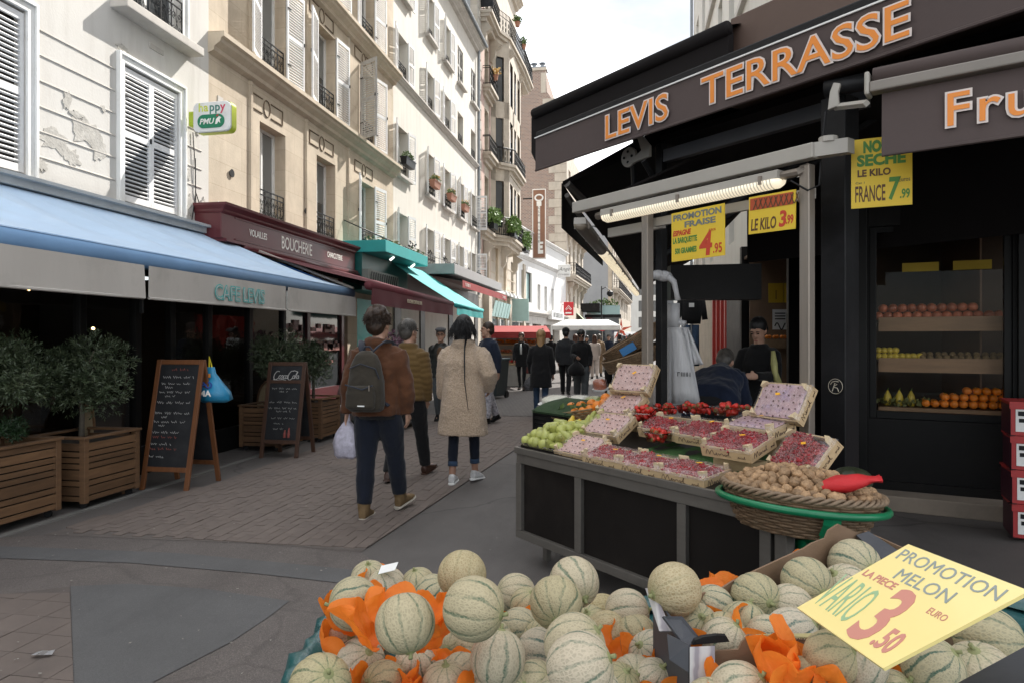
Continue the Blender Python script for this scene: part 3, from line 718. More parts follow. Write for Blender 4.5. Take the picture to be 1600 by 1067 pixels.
balcony(b4, [(.8, -.05), (3.4, -.05), (4.5, -.4), (9.2, -.6), (12.9, -.6)], 17.2, .55, m_stonelt, brackets=((1.0, -.05), (3.5, -.1), (4.8, -.6), (8.9, -.6), (12, -.1)), h=1.05)
gl = MB(); gl.box(.55, .58, -.65, 0, 17.3, 18.3); gl.build('privacy_screen', m_black, b4)
bs = MB()
for x in (2.4, 5.4, 8.3): bs.box(x, x + .5, -.12, .0, 0, 6.4)
for z in (4.4, 5.0, 5.6): bs.box(0.8, 13, -.02, 0, z, z + .04)
bs.build('ground_pilaster', m_stone, b4)
random.seed(3)
for (x, y, z, rx, rz_, lab) in ((2.0, -.45, 7.65, .9, .42, 'bright green hedge plant overflowing the lower balcony, nearer one'), (4.6, -1.1, 7.55, .9, .5, 'trailing grey-green plant over the middle of the lower balcony'), (9.4, -1.1, 7.3, .8, .55, 'dark leafy plant at the far end of the lower balcony')):
 t = thing('balcony_plant', lab, 'plant', (LX - y, 31.26 + x * .82, z), PI / 2, 'plants on the bow window balcony')
 pt = MB(); pt.box(-.5, .5, -.12, .12, -.75, -.4); pt.build('pot', m_black, t)
 fo = MB(); leafcloud(fo, (0, 0, -.05), (rx, .35, rz_), 900, (.08, .2), .25); fo.build('leaves', mat('hedge_leaf', (.13, .22, .05), .5, .4, 8, 0), t)
for (x, z, lab) in ((2.5, 14.4, 'small orange flower pot on the high narrow balcony'), (6.0, 18.3, 'terracotta pot on the top balcony railing of the stone block'), (8.6, 18.0, 'spiky plant on the far end of the top balcony')):
 t = thing('flower_pot', lab, 'plant', (LX + (.45 if x < 3 else 1.1), 31.26 + x * .82, z), PI / 2, 'flower pots on the high balconies')
 pt = MB(); pt.lathe([(.1, 0), (.16, .25), (.17, .25)], 10); pt.build('pot', m_terra, t); fo = MB(); leafcloud(fo, (0, 0, .4), (.25, .2, .22), 120, (.08, .2)); fo.build('leaves', m_flower if x < 3 else m_leaf_b, t)
cornice(b4, 0, e4, H4, m_stonelt, .5, .5); b4.scale.x = .82

# ---- low white shop house -----------------------------------------------------------------
m_whitewash = plaster('bright_whitewash', (.68, .67, .65), (.6, .58, .55), amt=.2)
def oblique(p0, p1): return math.hypot(p1[0] - p0[0], p1[1] - p0[1]), math.atan2(p1[1] - p0[1], p1[0] - p0[0])
m_mintglass = glass_dark('mint_glass', (.25, .38, .37), .05)
L5, a5 = oblique((-6.95, 42.4), (-5.2, 57.0))
b5 = thing('low_white_house', 'low whitewashed house with wide upper shop windows', 'building', (-6.95, 42.4, 0), a5)
W5 = [(1.0, 3.6, 4.0, 6.0), (5.2, 6.0, 3.6, 5.4), (7.2, 8.0, 3.6, 5.4), (9.4, 10.2, 3.6, 5.4), (2.0, 3.0, 7.2, 8.3)]
wl = MB(); wall_grid(wl, 0, L5, 3.1, 8.7, W5, .2); wl.quad((0, 0, 8.7), (L5, 0, 8.7), (L5, 6, 9.2), (0, 6, 9.2)); wl.quad((0, 0, 0), (0, 0, 8.7), (0, 6, 8.7), (0, 6, 0)); wl.build('wall', m_whitewash, b5)
for i, (a, b, c, d) in enumerate(W5):
 o = window(b5, a, b, c, d, .15, m=m_black if i == 0 else m_white)
 if i == 0: o.children[0].data.materials[0] = m_mintglass
cornice(b5, 0, L5, 7.0, m_whitewash, .2, .25); cornice(b5, 0, L5, 8.7, m_whitewash, .3, .3); cornice(b5, 0, L5, 3.4, m_trimw, .3, .3)
sf = MB(); wall_grid(sf, 0, L5, 0, 3.1, [(.6, 3, .4, 2.6), (3.8, 6.2, .1, 2.6), (7, 9.2, .4, 2.6), (9.8, 11.8, .1, 2.6)], .4); sf.build('shop_front', m_trimw, b5)
for a, b in ((.6, 3), (3.8, 6.2), (7, 9.2), (9.8, 11.8)):
 g = MB(); g.quad((a, .38, .1), (b, .38, .1), (b, .38, 2.6), (a, .38, 2.6)); g.build('shop_window', m_winglass, b5)

# ---- brick gable house -----------------------------------------------------------------
m_brickwall, n, p, o = newmat('brown_brickwork')
sp = N(n, 'ShaderNodeSeparateXYZ', {0: coords(n)}); sx = N(n, 'ShaderNodeCombineXYZ'); n.links.new(sp.outputs[0], sx.inputs[0]); n.links.new(sp.outputs[2], sx.inputs[1])
bt = N(n, 'ShaderNodeTexBrick', {'Vector': sx.outputs[0], 'Scale': 1, 'Mortar Size': .018, 'Brick Width': .27, 'Row Height': .115, 'Color1': (.30, .17, .115, 1), 'Color2': (.17, .10, .075, 1), 'Mortar': (.40, .35, .30, 1)})
c = mixc(n, mth(n, 'MULTIPLY', noise(n, coords(n), .3, 5), .5), bt.outputs[0], (.3, .25, .22)); n.links.new(c, p.inputs[0]); p.inputs['Roughness'].default_value = .9
bumpn(n, p, bt.outputs['Fac'], -.5, .02)
b6 = thing('brick_gable_house', 'tall house with brown brick gable, stepped stone edge and chimney', 'building', (-5.16, 57.0, 0), 0)
gb = MB(); prof = [(-13, 3), (0, 3), (0, 19.4), (-.5, 20.7), (-1.0, 21.3), (-1.65, 22.3), (-1.75, 24.1), (-3.7, 24.1), (-3.7, 22.8), (-13, 22.3)]
gb.slab([(x, 0, z) for x, z in prof], 8, (0, 1, 0)); gb.build('gable_wall', m_brickwall, b6)
for k in range(22):
 z = 3.2 + k * .72
 qn = MB(); qn.box(-1.5 if k % 2 else -1.0, .03, -.05, .0, z, z + .7); qn.build('quoin_stone', m_stonelt, b6, bev=.03)
for x, z in ((-.5, 19.6), (-.95, 20.6), (-1.5, 21.6)): qn = MB(); qn.box(x - .5, x + .6, -.04, .0, z - .9, z + .1); qn.build('step_stone', m_stonelt, b6, bev=.03)
for q_ in ((-2.15, -1.73, -.04, 22.2, 23.9), (-3.75, -1.65, -.1, 24.1, 24.35)): qn = MB(); qn.box(q_[0], q_[1], q_[2], 0, q_[3], q_[4]); qn.build('chimney_stone', m_stonelt, b6, bev=.03)
for x in (-3.5, -2.8, -2.1):
 cp = MB(); cp.lathe([(.16, 0), (.14, .5), (.3, .52), (.3, .6), (.02, .7)], 10, (x, .6, 24.35)); cp.build('chimney_pot', m_zinc, b6)
ch = MB(); ch.box(-3.8, -1.7, -.06, 1.4, 24.36, 24.45); ch.build('chimney_cap', m_zinc, b6)
rf = MB(); rf.slab([(.1, .5, 19.3), (.1, 8, 19.3), (-3, 8, 22.9), (-3, .5, 22.9)], .1, (0, 0, 1)); rf.build('roof', m_zinc, b6)
L6, a6 = oblique((-5.16, 57.0), (-4.5, 68));
fr6 = empty('street_front', (0, 0, 0), a6, b6);
W6 = [(u, u + 1.2, c, d) for u in (1.2, 3.8, 6.4, 9.0) for c, d in ((4.4, 6.6), (7.6, 9.8), (11.4, 13.4), (14.2, 16))]
wl = MB(); wall_grid(wl, 0, L6, 3.0, 17.5, W6, .25); wl.quad((L6, 0, 3), (L6, 8, 3), (L6, 8, 17.5), (L6, 0, 17.5)); wl.build('front_wall', m_stonelt, fr6)
g = MB()
for a, b, c, d in W6: g.quad((a, .22, c), (b, .22, c), (b, .22, d), (a, .22, d))
g.build('window_panes', m_winglass, fr6)
def balc6(z):
 s = balcony(fr6, [(.3, -.1), (L6 - .3, -.1)], z, .75, m_stonelt, h=1.0, brackets=((1, 0), (4, 0), (7, 0), (10, 0))); return s
balc6(10.9); balc6(6.9)
g = MB(); g.box(.3, L6, -.05, .4, 0, 3.0); g.build('shop_wall', m_black, fr6)
# ---- buildings closing the street -----------------------------------------------------------
b7 = thing('grey_gable', 'plain grey rendered blank gable across the end of the street', 'building', (-11, 80, 0), 0)
g = MB(); g.box(0, 9.0, 0, 8, 0, 20); g.build('wall', m_greywall, b7); g = MB(); g.box(8.6, 9.05, -.05, -.001, 2, 20); g.build('corner_strip', m_stone, b7)
b8 = thing('far_stone_house', 'sunlit stone house with balconies beyond the grey gable', 'building', (-1.9, 80.5, 0), math.atan2(40, 2.2))
W8 = [(u, u + 1.3, c, d) for u in range(2, 36, 4) for c, d in ((4.5, 6.8), (8, 10.3), (11.6, 13.8), (15, 17))]
wl = MB(); wall_grid(wl, 0, 40, 0, 19, W8, .3); wl.build('wall', m_stonelt, b8); g = MB()
for a, b, c, d in W8: g.quad((a, .25, c), (b, .25, c), (b, .25, d), (a, .25, d))
g.build('window_panes', m_winglass, b8)
for z in (7.5, 11.1): balcony(b8, [(1, 0), (30, 0)], z, .8, m_stonelt, h=1.0, brackets=((3, 0), (9, 0), (15, 0)))
b9 = thing('end_house', 'pale house closing the far end of the street', 'building', (-8, 150, 0), 0)
wl = MB(); W9 = [(u, u + 1.4, c, d) for u in range(1, 26, 3) for c, d in ((4, 6.3), (7.5, 9.8), (11, 13.3), (14.5, 16.6))]; wall_grid(wl, 0, 30, 0, 18, W9, .3); wl.build('wall', m_render, b9)
g = MB()
for a, b, c, d in W9: g.quad((a, .25, c), (b, .25, c), (b, .25, d), (a, .25, d))
g.build('window_panes', m_winglass, b9)
# ------------------------------------------------------------------ awnings, fascias and signs on the left
m_blue = mat('pale_blue_canvas', (.46, .60, .77), .75, .08, 1.5, .25, 14, dirt=(.54, .65, .78), dirtscale=1.2, dirtamt=.5, bdist=.01)
m_grcanvas = mat('grey_white_canvas', (.48, .45, .415), .85, .06, 3, .3, 12, stretch=(1, 1, .15), dirt=(.30, .285, .26), dirtscale=1.5, dirtamt=.6, bdist=.01)
m_maroon = mat('maroon_paint', (.105, .022, .026), .35, .15, 2, .06, 40)
m_maroonc = mat('maroon_canvas', (.12, .022, .03), .8, .15, 3, .2, 30)
m_teal = mat('teal_canvas', (.022, .32, .32), .7, .1, 3, .15, 30)
m_teald = mat('dark_teal_paint', (.010, .10, .092), .4, .2, 3, .1, 40)
m_gold = flat('cream_letter', (.62, .54, .38), .5); m_cream = flat('white_letter', (.85, .83, .78), .5)
def awn_surface(mb, u0, u1, back, front, nu=24, nv=8, sag=.06, wob=.02, seed=0):
 rnd = random.Random(seed); rows = []
 ph = [rnd.uniform(0, 6) for _ in range(4)]
 for j in range(nv + 1):
  t = j / nv; y = back[0] + (front[0] - back[0]) * t; z = back[1] + (front[1] - back[1]) * t - sag * math.sin(PI * t)
  rows.append([(u0 + (u1 - u0) * i / nu, y, z + wob * math.sin(PI * t) * (math.sin(i * .55 + ph[0] + t * 2) + .5 * math.sin(i * 1.3 + ph[1] - t * 3))) for i in range(nu + 1)])
 vs = [p for r in rows for p in r]; n = nu + 1; k = len(vs)
 lo = [(p[0], p[1], p[2] - .012) for p in vs]
 mb.add(vs + lo, [(j * n + i, (j + 1) * n + i, (j + 1) * n + i + 1, j * n + i + 1) for j in range(nv) for i in range(nu)] + [(k + j * n + i, k + j * n + i + 1, k + (j + 1) * n + i + 1, k + (j + 1) * n + i) for j in range(nv) for i in range(nu)])
def valance(mb, u0, u1, y, z0, z1, wob=.012, n=60, seed=1, th=.006):
 r = random.Random(seed); a = [r.uniform(0, 6) for _ in range(3)]
 f = lambda x, t: wob * t * (math.sin(x * 3.1 + a[0]) + .6 * math.sin(x * 8.3 + a[1]))
 top = [(u0 + (u1 - u0) * i / n, y, z1) for i in range(n + 1)]
 rings = []
 for t in (0, .5, 1):
  rings.append([(p[0], y + f(p[0], t), z1 + (z0 - z1) * t) for p in top] + [(p[0], y + f(p[0], t) + th, z1 + (z0 - z1) * t) for p in reversed(top)])
 mb.rings(rings)
def scribble(parent, x, y, z, w_, h, m, name='lettering'):
 f = MB(); r = random.Random(int(w_ * 999 + z * 77)); u = x
 while u < x + w_:
  a = h * r.uniform(.35, .7); k = r.random()
  f.box(u, u + h * .12, y - .004, y, z, z + h)
  if k < .5: f.box(u + h * .13, u + a, y - .004, y, z + (h * .86 if k < .25 else 0), z + (h if k < .25 else h * .14))
  if k > .3: f.box(u + a, u + a + h * .12, y - .004, y, z, z + h)
  u += a + h * .32
 return f.build(name, m, parent)
# café awning
A0 = 2.0; q = lambda y: y - A0
aw = thing('awning', 'long pale blue awning with grey valance lettered CAFE LEVIS', 'awning', (LX, A0, 0), PI / 2)
f = MB(); awn_surface(f, 0, q(11.05), (-.15, 3.26), (-2.36, 2.40), nu=90, nv=16, sag=.06, wob=.034)
f.build('canvas', m_blue, aw, True)
f = MB(); f.rings([[(x, -2.30 - .085 * math.sin(t * PI / 7) , 2.325 + .095 * math.cos(t * PI / 7)) for t in range(8)] for x in (0, q(11.06))], cap=True); f.build('front_roll', mat('shaded_blue_roll', (.16, .29, .48), .7, .1, 2, .2, 20), aw, True)  # same canvas as above; its shade is put into the darker blue
for i, (a, b) in enumerate(((0, 5.88), (5.95, 8.63), (8.70, 11.05))):
 v = MB(); valance(v, q(a) if a else 0, q(b), -2.4, 1.94, 2.26, seed=i); v.build('valance', m_grcanvas, aw)
hb = MB()
for a, b in ((0, 5.88), (5.95, 8.63), (8.70, 11.05)): hb.tube([(q(a) if a else 0, -2.395, 1.945), (q(b), -2.395, 1.945)], .014, 6)
hb.build('hem', m_grcanvas, aw)
bb = MB(); bb.box(0, q(11.05), -.22, -.02, 3.27, 3.40); bb.box(0, q(11.05), -.30, -.22, 3.36, 3.40); bb.build('cassette', mat('cassette_grey', (.42, .43, .43), .5, .1, 3, .1, 40, dirt=(.2, .2, .2), dirtscale=2), aw)
ar = MB()
for y in (4.2, 7.3, 10.6): ar.tube([(q(y), -.2, 3.1), (q(y) + .1, -1.3, 2.62), (q(y), -2.28, 2.3)], .03, 6)
ar.build('folding_arm', m_black, aw)
ps = MB()
for y in (5.915, 8.665): ps.box(q(y) - .012, q(y) + .012, -2.36, -2.33, 1.8, 2.14)
ps.build('strap', m_black, aw)
text('CAFE LEVIS', .235, aw, (q(6.98), -2.425, 2.0), flat('teal_outline', (.10, .44, .42), .6), ext=.001, xs=.92, off=.009, name='lettering')
text('CAFE LEVIS', .235, aw, (q(6.98), -2.428, 2.0), flat('hollow_letter', (.46, .47, .46), .6), ext=.001, xs=.92, off=-.004, name='lettering')
sp = MB(); sp.slab([(q(11.12), -.3, 3.14), (q(11.12), -2.3, 2.37), (q(11.12), -2.3, 2.24), (q(11.12), -.3, 2.86)], .02, (1, 0, 0)); sp.build('end_panel', mat('deep_blue_canvas', (.02, .14, .45), .7, .1, 3, .1, 30), aw)
sp = MB(); sp.tube([(q(11.13), -.3, 3.2), (q(11.13), -2.32, 2.42)], .025, 6); sp.build('end_rail', m_whitebar, aw)

# flat-roofed air-conditioner box and glazed café terrace
m_frame = mat('terrace_black_frame', (.006, .006, .006), .4, .25, 3, .06, 60, spec=.2)
m_pane = glass_clear('terrace_glass', (.62, .64, .66), .10)
ct = thing('cafe_terrace', 'black framed glazed café terrace under the blue awning', 'café terrace', (LX, 0, 0), PI / 2)
FX = -1.45
posts = [0.3, 1.9, 3.5, 5.05, 6.15, 6.95, 7.55, 8.3, 9.3, 10.3]
fr = MB()
for y in posts: fr.box(y - .045, y + .045, FX - .045, FX + .045, 0, 2.6)
for z0, z1 in ((0, .32), (2.28, 2.36), (2.50, 2.59)): fr.box(0, 10.35, FX - .04, FX + .04, z0, z1)
fr.box(0, 10.35, FX + .05, 0.0, 2.555, 2.585)
fr.build('frame', m_frame, ct, bev=.006)
for i, (a, b) in enumerate(zip(posts, posts[1:])):
 if i in (5,): continue
 g = MB(); g.quad((a + .045, FX, .32), (b - .045, FX, .32), (b - .045, FX, 2.28), (a + .045, FX, 2.28)); g.build('pane', m_pane, ct)
 g = MB(); g.quad((a + .045, FX, 2.36), (b - .045, FX, 2.36), (b - .045, FX, 2.5), (a + .045, FX, 2.5)); g.build('pane', m_pane, ct)
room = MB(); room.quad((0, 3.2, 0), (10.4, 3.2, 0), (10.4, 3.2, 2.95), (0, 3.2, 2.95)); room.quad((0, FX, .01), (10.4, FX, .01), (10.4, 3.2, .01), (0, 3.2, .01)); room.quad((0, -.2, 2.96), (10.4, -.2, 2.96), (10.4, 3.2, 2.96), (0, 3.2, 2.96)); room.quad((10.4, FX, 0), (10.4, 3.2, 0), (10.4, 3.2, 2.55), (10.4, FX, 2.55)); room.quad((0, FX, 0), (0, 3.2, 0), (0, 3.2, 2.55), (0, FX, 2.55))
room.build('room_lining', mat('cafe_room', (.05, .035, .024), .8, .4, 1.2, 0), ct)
ins = MB()
for y, z, w_, h_ in ((3.9, 1.95, .5, .3), (4.7, 1.7, .9, .5), (2.4, 1.9, .6, .4)): ins.box(y, y + w_, 1.2, 1.23, z, z + h_)
ins.build('menu_panel', mat('menu_yellow', (.22, .15, .035), .6, .2, 4, 0), ct)
ctr = MB(); ctr.box(5.6, 8.8, 1.6, 2.2, 0, 1.1); ctr.box(5.5, 8.9, 1.5, 2.25, 1.1, 1.15)
for i in range(5): ctr.box(5.8, 8.8, 3.0, 3.15, 1.3 + .3 * i, 1.32 + .3 * i)
ctr.build('bar_counter', mat('bar_wood', (.10, .055, .03), .5, .3, 3, .1, 30), ct)
random.seed(9); bt_ = MB()
for i in range(60):
 y = random.uniform(5.9, 8.7); z = 1.32 + .3 * random.randrange(5); bt_.lathe([(.03, 0), (.03, .13), (.012, .18), (.012, .22)], 6, (y, 3.05, z))
bt_.build('bottles', mat('bottle_glass', (.16, .09, .03), .15, .6, 20, 0), ct, kind='stuff')
lm = flat('warm_lamp', (1, .62, .25), .5, 6)
for i, (y, z) in enumerate(((6.05, 2.12), (8.55, 1.7), (7.7, 2.2))):
 b = MB(); b.ball((0, 0, 0), .022, n=8, m=6); b.build('lamp_bulb', lm, ct, True, loc=(y, .3 + .2 * i, z))
tb = MB(); tb.box(2.6, 3.4, 2.2, 2.3, 2.05, 2.10); tb.build('lamp_tube', flat('tube_glow', (1, .9, .7), .5, 2.5), ct)
# café table and chair seen between the leaves, seat row
def bistro_chair(y, x, rz, lab):
 t = thing('cafe_chair', lab, 'chair', (x, y, 0), rz, 'café chairs')
 m_cane = mat('woven_cane', (.30, .24, .15), .6, .3, 90, .4, 120)
 s = MB(); s.loft([((0, 0, .44), .2, .19), ((0, 0, .47), .21, .2)]); s.build('seat', m_cane, t, bev=.01)
 b = MB(); pts = [];
 b.rings([[(-.2 * math.cos(k * PI / 10) , .19 + .02 * h_ / .4, .5 + h_ * (.25 + .75 * math.sin(k * PI / 10)))for k in range(11)] for h_ in (.02, .42)], cap=False); b.build('backrest', m_cane, t)
 h = MB(); h.tube([(-.2 * math.cos(k * PI / 10), .2, .5 + .42 * (.25 + .75 * math.sin(k * PI / 10))) for k in range(11)], .016, 6); h.build('back_hoop', m_wood, t)
 for sx in (-.17, .17):
  for sy in (-.15, .17): l = MB(); l.tube([(sx, sy, .45), (sx * 1.15, sy * 1.2, 0)], .015, 6); l.build('leg', m_wood, t)
bistro_chair(6.2, -5.25, 2.0, 'cane café chair behind the nearest wooden planter')
bistro_chair(9.5, -5.2, 1.2, 'cane café chair beside the cola chalkboard')

# butcher: fascia, awning
q = lambda y: y - 10.5
fa = thing('shop_fascia', 'maroon butcher fascia board lettered BOUCHERIE', 'shop sign', (LX, 10.5, 0), PI / 2)
f = MB(); f.box(q(10.12), q(15.6), -.48, 0, 3.19, 3.6); f.build('board', m_maroon, fa, bev=.01)
f = MB(); f.rings([[(q(10.12) - .5 * p, -.48 - p, z), (q(15.6) + .3 * p, -.48 - p, z), (q(15.6) + .3 * p, 0, z), (q(10.12) - .5 * p, 0, z)] for p, z in ((.0, 3.6), (.03, 3.63), (.04, 3.66), (.12, 3.72), (.13, 3.76))]); f.build('cornice', m_maroon, fa)
f = MB()
for z in (3.21, 3.57): f.box(q(10.5), q(15.5), -.492, -.481, z, z + .02)
f.box(q(10.14), q(15.6), -.56, -.0, 3.14, 3.185); f.build('moulding', m_maroon, fa)
text('VOLAILLES', .165, fa, (q(10.95), -.485, 3.35), m_cream, xs=.74, off=.002)
text('BOUCHERIE', .34, fa, (q(12.05), -.485, 3.275), m_cream, xs=.70, off=.003)
text('CHARCUTERIE', .165, fa, (q(14.05), -.485, 3.35), m_cream, xs=.74, off=.002)
ba = thing('awning', 'maroon butcher awning with gold lettering on its valance', 'awning', (LX, 10.5, 0), PI / 2)
f = MB(); awn_surface(f, q(10.8), q(16.05), (-.5, 3.10), (-2.72, 2.50), nu=30, nv=8, sag=.03, wob=.01, seed=4); f.build('canvas', m_maroonc, ba, True)
f = MB(); f.tube([(q(10.75), -2.74, 2.44), (q(16.1), -2.74, 2.40)], .075, 12); f.build('front_roll', m_maroonc, ba, True)
v = MB(); valance(v, q(10.78), q(16.05), -2.8, 2.12, 2.44, seed=8); v.build('valance', m_maroonc, ba)
f = MB(); f.tube([(q(10.7), -.52, 3.11), (q(15.7), -.52, 3.11)], .05, 8); f.build('cassette', m_maroon, ba, True)
ar = MB()
for y in (11.5, 15.3): ar.tube([(q(y), -.45, 2.98), (q(y) + .3, -1.6, 2.72), (q(y), -2.7, 2.42)], .03, 6)
ar.build('folding_arm', m_iron, ba)
text('BOUCHERIE CENTRALE LEVIS', .10, ba, (q(12.5), -2.83, 2.24), m_gold, xs=.72)
# butcher shop front below: pillars, windows, goods
bs_ = thing('butcher_shopfront', 'butcher shop front of dark glass and stone pillars', 'shop front', (LX, 10.5, 0), PI / 2)
f = MB(); f.box(.1, 5.2, -.04, -.002, .4, 2.9); f.build('shop_window', m_winglass, bs_)
f = MB()
for x in (0.0, 1.7, 3.4, 5.2): f.box(x, x + .14, -.1, -.001, 0, 3.1)
f.box(.14, 5.2, -.12, -.045, 0, .45); f.build('window_frame', m_maroon, bs_)
f = MB(); f.box(5.5, 6.1, -.12, -.001, 0, 3.1); f.box(8.2, 8.7, -.12, -.001, 0, 3.4); f.build('stone_pillar', m_stone, bs_)
f = MB(); f.box(6.1, 8.2, -.06, -.002, 0, 2.6); f.build('door', mat('turquoise_paint', (.08, .48, .46), .5, .1, 3, .1, 30), bs_)
random.seed(12); gd = MB()
for i in range(80):
 x, z = random.uniform(.3, 5), random.choice((.95, 1.35, 1.75)) + random.uniform(0, .1); gd.cbox((x, -.06, z), (random.uniform(.08, .3), .03, random.uniform(.06, .22)))
gd.build('price_cards', mat('meat_cards', (.34, .16, .14), .5, .7, 7, 0), bs_, kind='stuff')

# teal café canopy, sign board and awning
q = lambda y: y - 15.7
tc_ = thing('canopy', 'teal box canopy with plants on top beside the butcher', 'canopy', (LX, 15.7, 0), PI / 2)
f = MB(); f.box(q(15.75), q(19.25), -1.2, -.0, 3.66, 3.95); f.build('box', m_teal, tc_, bev=.01)
f = MB(); f.box(q(15.75), q(19.2), -.6, -.001, 2.75, 3.65); f.build('wall_panel', m_teald, tc_)
f = MB(); f.box(q(15.7), q(17.9), -.78, -.62, 2.9, 3.25); f.build('sign_board', mat('grey_green_board', (.16, .19, .17), .6, .1, 3, 0), tc_)
f = MB()
for i in range(13): f.slab([(q(15.8) + i * .155, -.79, 2.96), (q(15.85) + i * .155, -.79, 2.96), (q(15.93) + i * .155, -.79, 3.2), (q(15.88) + i * .155, -.79, 3.2)], .008, (0, -1, 0))
f.build('lettering', m_iron, tc_)
random.seed(8); f = MB(); leafcloud(f, (q(16.8), -.8, 4.0), (1.1, .4, .06), 200, (.05, .12)); leafcloud(f, (q(18.9), -.9, 4.02), (.5, .3, .09), 140, (.05, .12)); f.build('plants', mat('dry_plant', (.12, .13, .05), .7, .5, 12, 0), tc_)
f = MB(); f.tube([(q(16.0), -.02, 4.5), (q(18.9), -1.15, 3.98)], .012, 4); f.tube([(q(16.0), -.02, 4.5), (q(16.0), -1.15, 3.98)], .012, 4); f.build('stay_cable', m_iron, tc_)
for i, x in enumerate((16.6, 18.3)):
 b = MB(); b.lathe([(.03, 0), (.028, .12), (.02, .14)], 10); b.build('spotlight', flat('spot_glow', (1, .95, .85), .5, .8), tc_, loc=(q(x), -1.0, 3.55), rot=(.9, 0, .3))
ta = thing('awning', 'steep turquoise awning beyond the teal canopy', 'awning', (LX, 15.7, 0), PI / 2)
f = MB(); awn_surface(f, q(17.9), q(21.2), (-.5, 3.72), (-2.38, 2.50), nu=14, nv=8, sag=.02, wob=.006, seed=6)
f.build('canvas', m_teal, ta, True); f = MB(); f.tube([(q(17.88), -2.4, 2.45), (q(21.22), -2.4, 2.45)], .06, 10); f.build('front_roll', m_teal, ta, True)
v = MB(); valance(v, q(17.9), q(21.2), -2.43, 2.2, 2.44); v.build('valance', m_teal, ta)
# grey box canopy with red awning
q = lambda y: y - 19.66
gc = thing('canopy', 'grey box canopy with narrow red awning edge', 'canopy', (LX, 19.66, 0), PI / 2)
f = MB(); f.box(q(21.2), q(29.4), -1.5, -.0, 3.64, 3.97); f.build('box', mat('grey_cladding', (.30, .30, .30), .5, .12, 4, .2, 50), gc, bev=.01)
f = MB(); awn_surface(f, q(21.3), q(29.3), (-.6, 3.62), (-1.72, 3.42), nu=16, nv=3, sag=.0, wob=.0); f.build('canvas', mat('grey_canvas', (.2, .19, .19), .8, .1, 3, 0), gc, True)
v = MB(); valance(v, q(21.3), q(29.3), -1.74, 3.2, 3.44, wob=.004); v.build('valance', mat('red_canvas', (.26, .022, .02), .7, .1, 3, .1, 20), gc)
for y in (21.6, 28.2): scribble(gc, q(y), -1.76, 3.27, .7, .1, m_cream)
sf = MB(); wall_grid(sf, 0, 11.5, 0, 3.6, [(.6, 2.6, .3, 2.9), (3.1, 6.3, .1, 2.9), (6.9, 10.9, .3, 2.9)], .35, y=-.05); sf.build('shop_front', mat('shop_dark', (.05, .045, .04), .5, .3, 2, 0), gc)
g = MB()
for a, b in ((.6, 2.6), (3.1, 6.3), (6.9, 10.9)): g.quad((a, .28, .1), (b, .28, .1), (b, .28, 2.9), (a, .28, 2.9))
g.build('shop_window', m_winglass, gc)
# mint shop under the bow windows
q = lambda y: y - 31.3
ms = thing('mint_shopfront', 'mint green shop front with angled white panels under the bow windows', 'shop front', (LX, 31.3, 0), PI / 2)
f = MB(); f.box(1.2, 1.9, -.3, -.001, 0, 3.9); f.box(7.2, 7.8, -.3, -.001, 0, 3.9); f.box(12.4, 13.3, -.3, -.001, 0, 6.4); f.build('stone_pillar', m_stonelt, ms)
f = MB(); f.box(2.0, 7.1, -.1, -.002, .2, 2.6); f.box(7.9, 12.3, -.1, -.002, .2, 2.6); f.build('shop_window', m_winglass, ms)
f = MB(); f.box(2.0, 2.2, -.25, -.1, .2, 3.9); f.box(4.4, 4.55, -.25, -.1, .2, 2.6); f.box(6.9, 7.1, -.25, -.1, .2, 2.6); f.box(2.0, 12.3, -.4, -.001, 3.95, 4.1); f.build('frame', m_white, ms)
m_mint = mat('mint_panel', (.36, .52, .50), .5, .08, 3, 0)
for i in range(6): f = MB(); f.slab([(2.3 + i * .8, -.2, 2.7), (2.95 + i * .8, -.2, 2.7), (3.1 + i * .8, -.35, 3.5), (2.45 + i * .8, -.35, 3.5)], .03); f.build('panel', m_mint, ms)
f = MB(); f.box(8.3, 8.38, -1.2, -.1, 2.6, 3.9); f.build('blade_sign', m_mint, ms)
for i in range(4): f = MB(); f.tube([(3 + i * 1.2, -.3, 4.05), (3 + i * 1.2, -.8, 4.0), (3 + i * 1.2, -.85, 3.8)], [.02, .02, .09], 8); f.build('lamp_arm', m_white, ms)

# ------------------------------------------------------------------ blade signs
hs = thing('blade_sign', 'rounded white and green café sign lettered happy PMU on the plaster wall', 'sign', (-6.46, 9.85, 5.04), -.04)
def rrect(w_, h_, r, n=6):
 out = []
 for cx, cz, a0 in ((w_ / 2 - r, h_ / 2 - r, 0), (-w_ / 2 + r, h_ / 2 - r, 90), (-w_ / 2 + r, -h_ / 2 + r, 180), (w_ / 2 - r, -h_ / 2 + r, 270)):
  for k in range(n + 1): a = math.radians(a0 + 90 * k / n); out.append((cx + r * math.cos(a), cz + r * math.sin(a)))
 return out
f = MB(); f.rings([[(x * s, y, z * s) for x, z in rrect(.66, .47, .09)] for y, s in ((-.085, .96), (-.07, 1), (.07, 1), (.085, .96))]); f.build('case', m_white, hs)
f = MB(); f.rings([[(x, y, z) for x, z in rrect(.672, .482, .09)] for y in (-.05, .075)], cap=False); f.build('lime_band', flat('lime', (.50, .58, .05), .4), hs)
f = MB(); f.box(-.44, -.335, -.05, .05, -.12, .12); f.build('bracket', flat('lime_bracket', (.42, .52, .04), .4), hs, bev=.02)
x = -.23
for ch, c in zip('happy', ((.62, .68, .12), (.55, .6, .08), (.08, .22, .18), (.06, .2, .16), (.6, .06, .12))):
 text(ch, .19, hs, (x, -.088, .085), flat('happy_%s%d' % (ch, int(x * 100) + 99), c), off=.003); x += .098
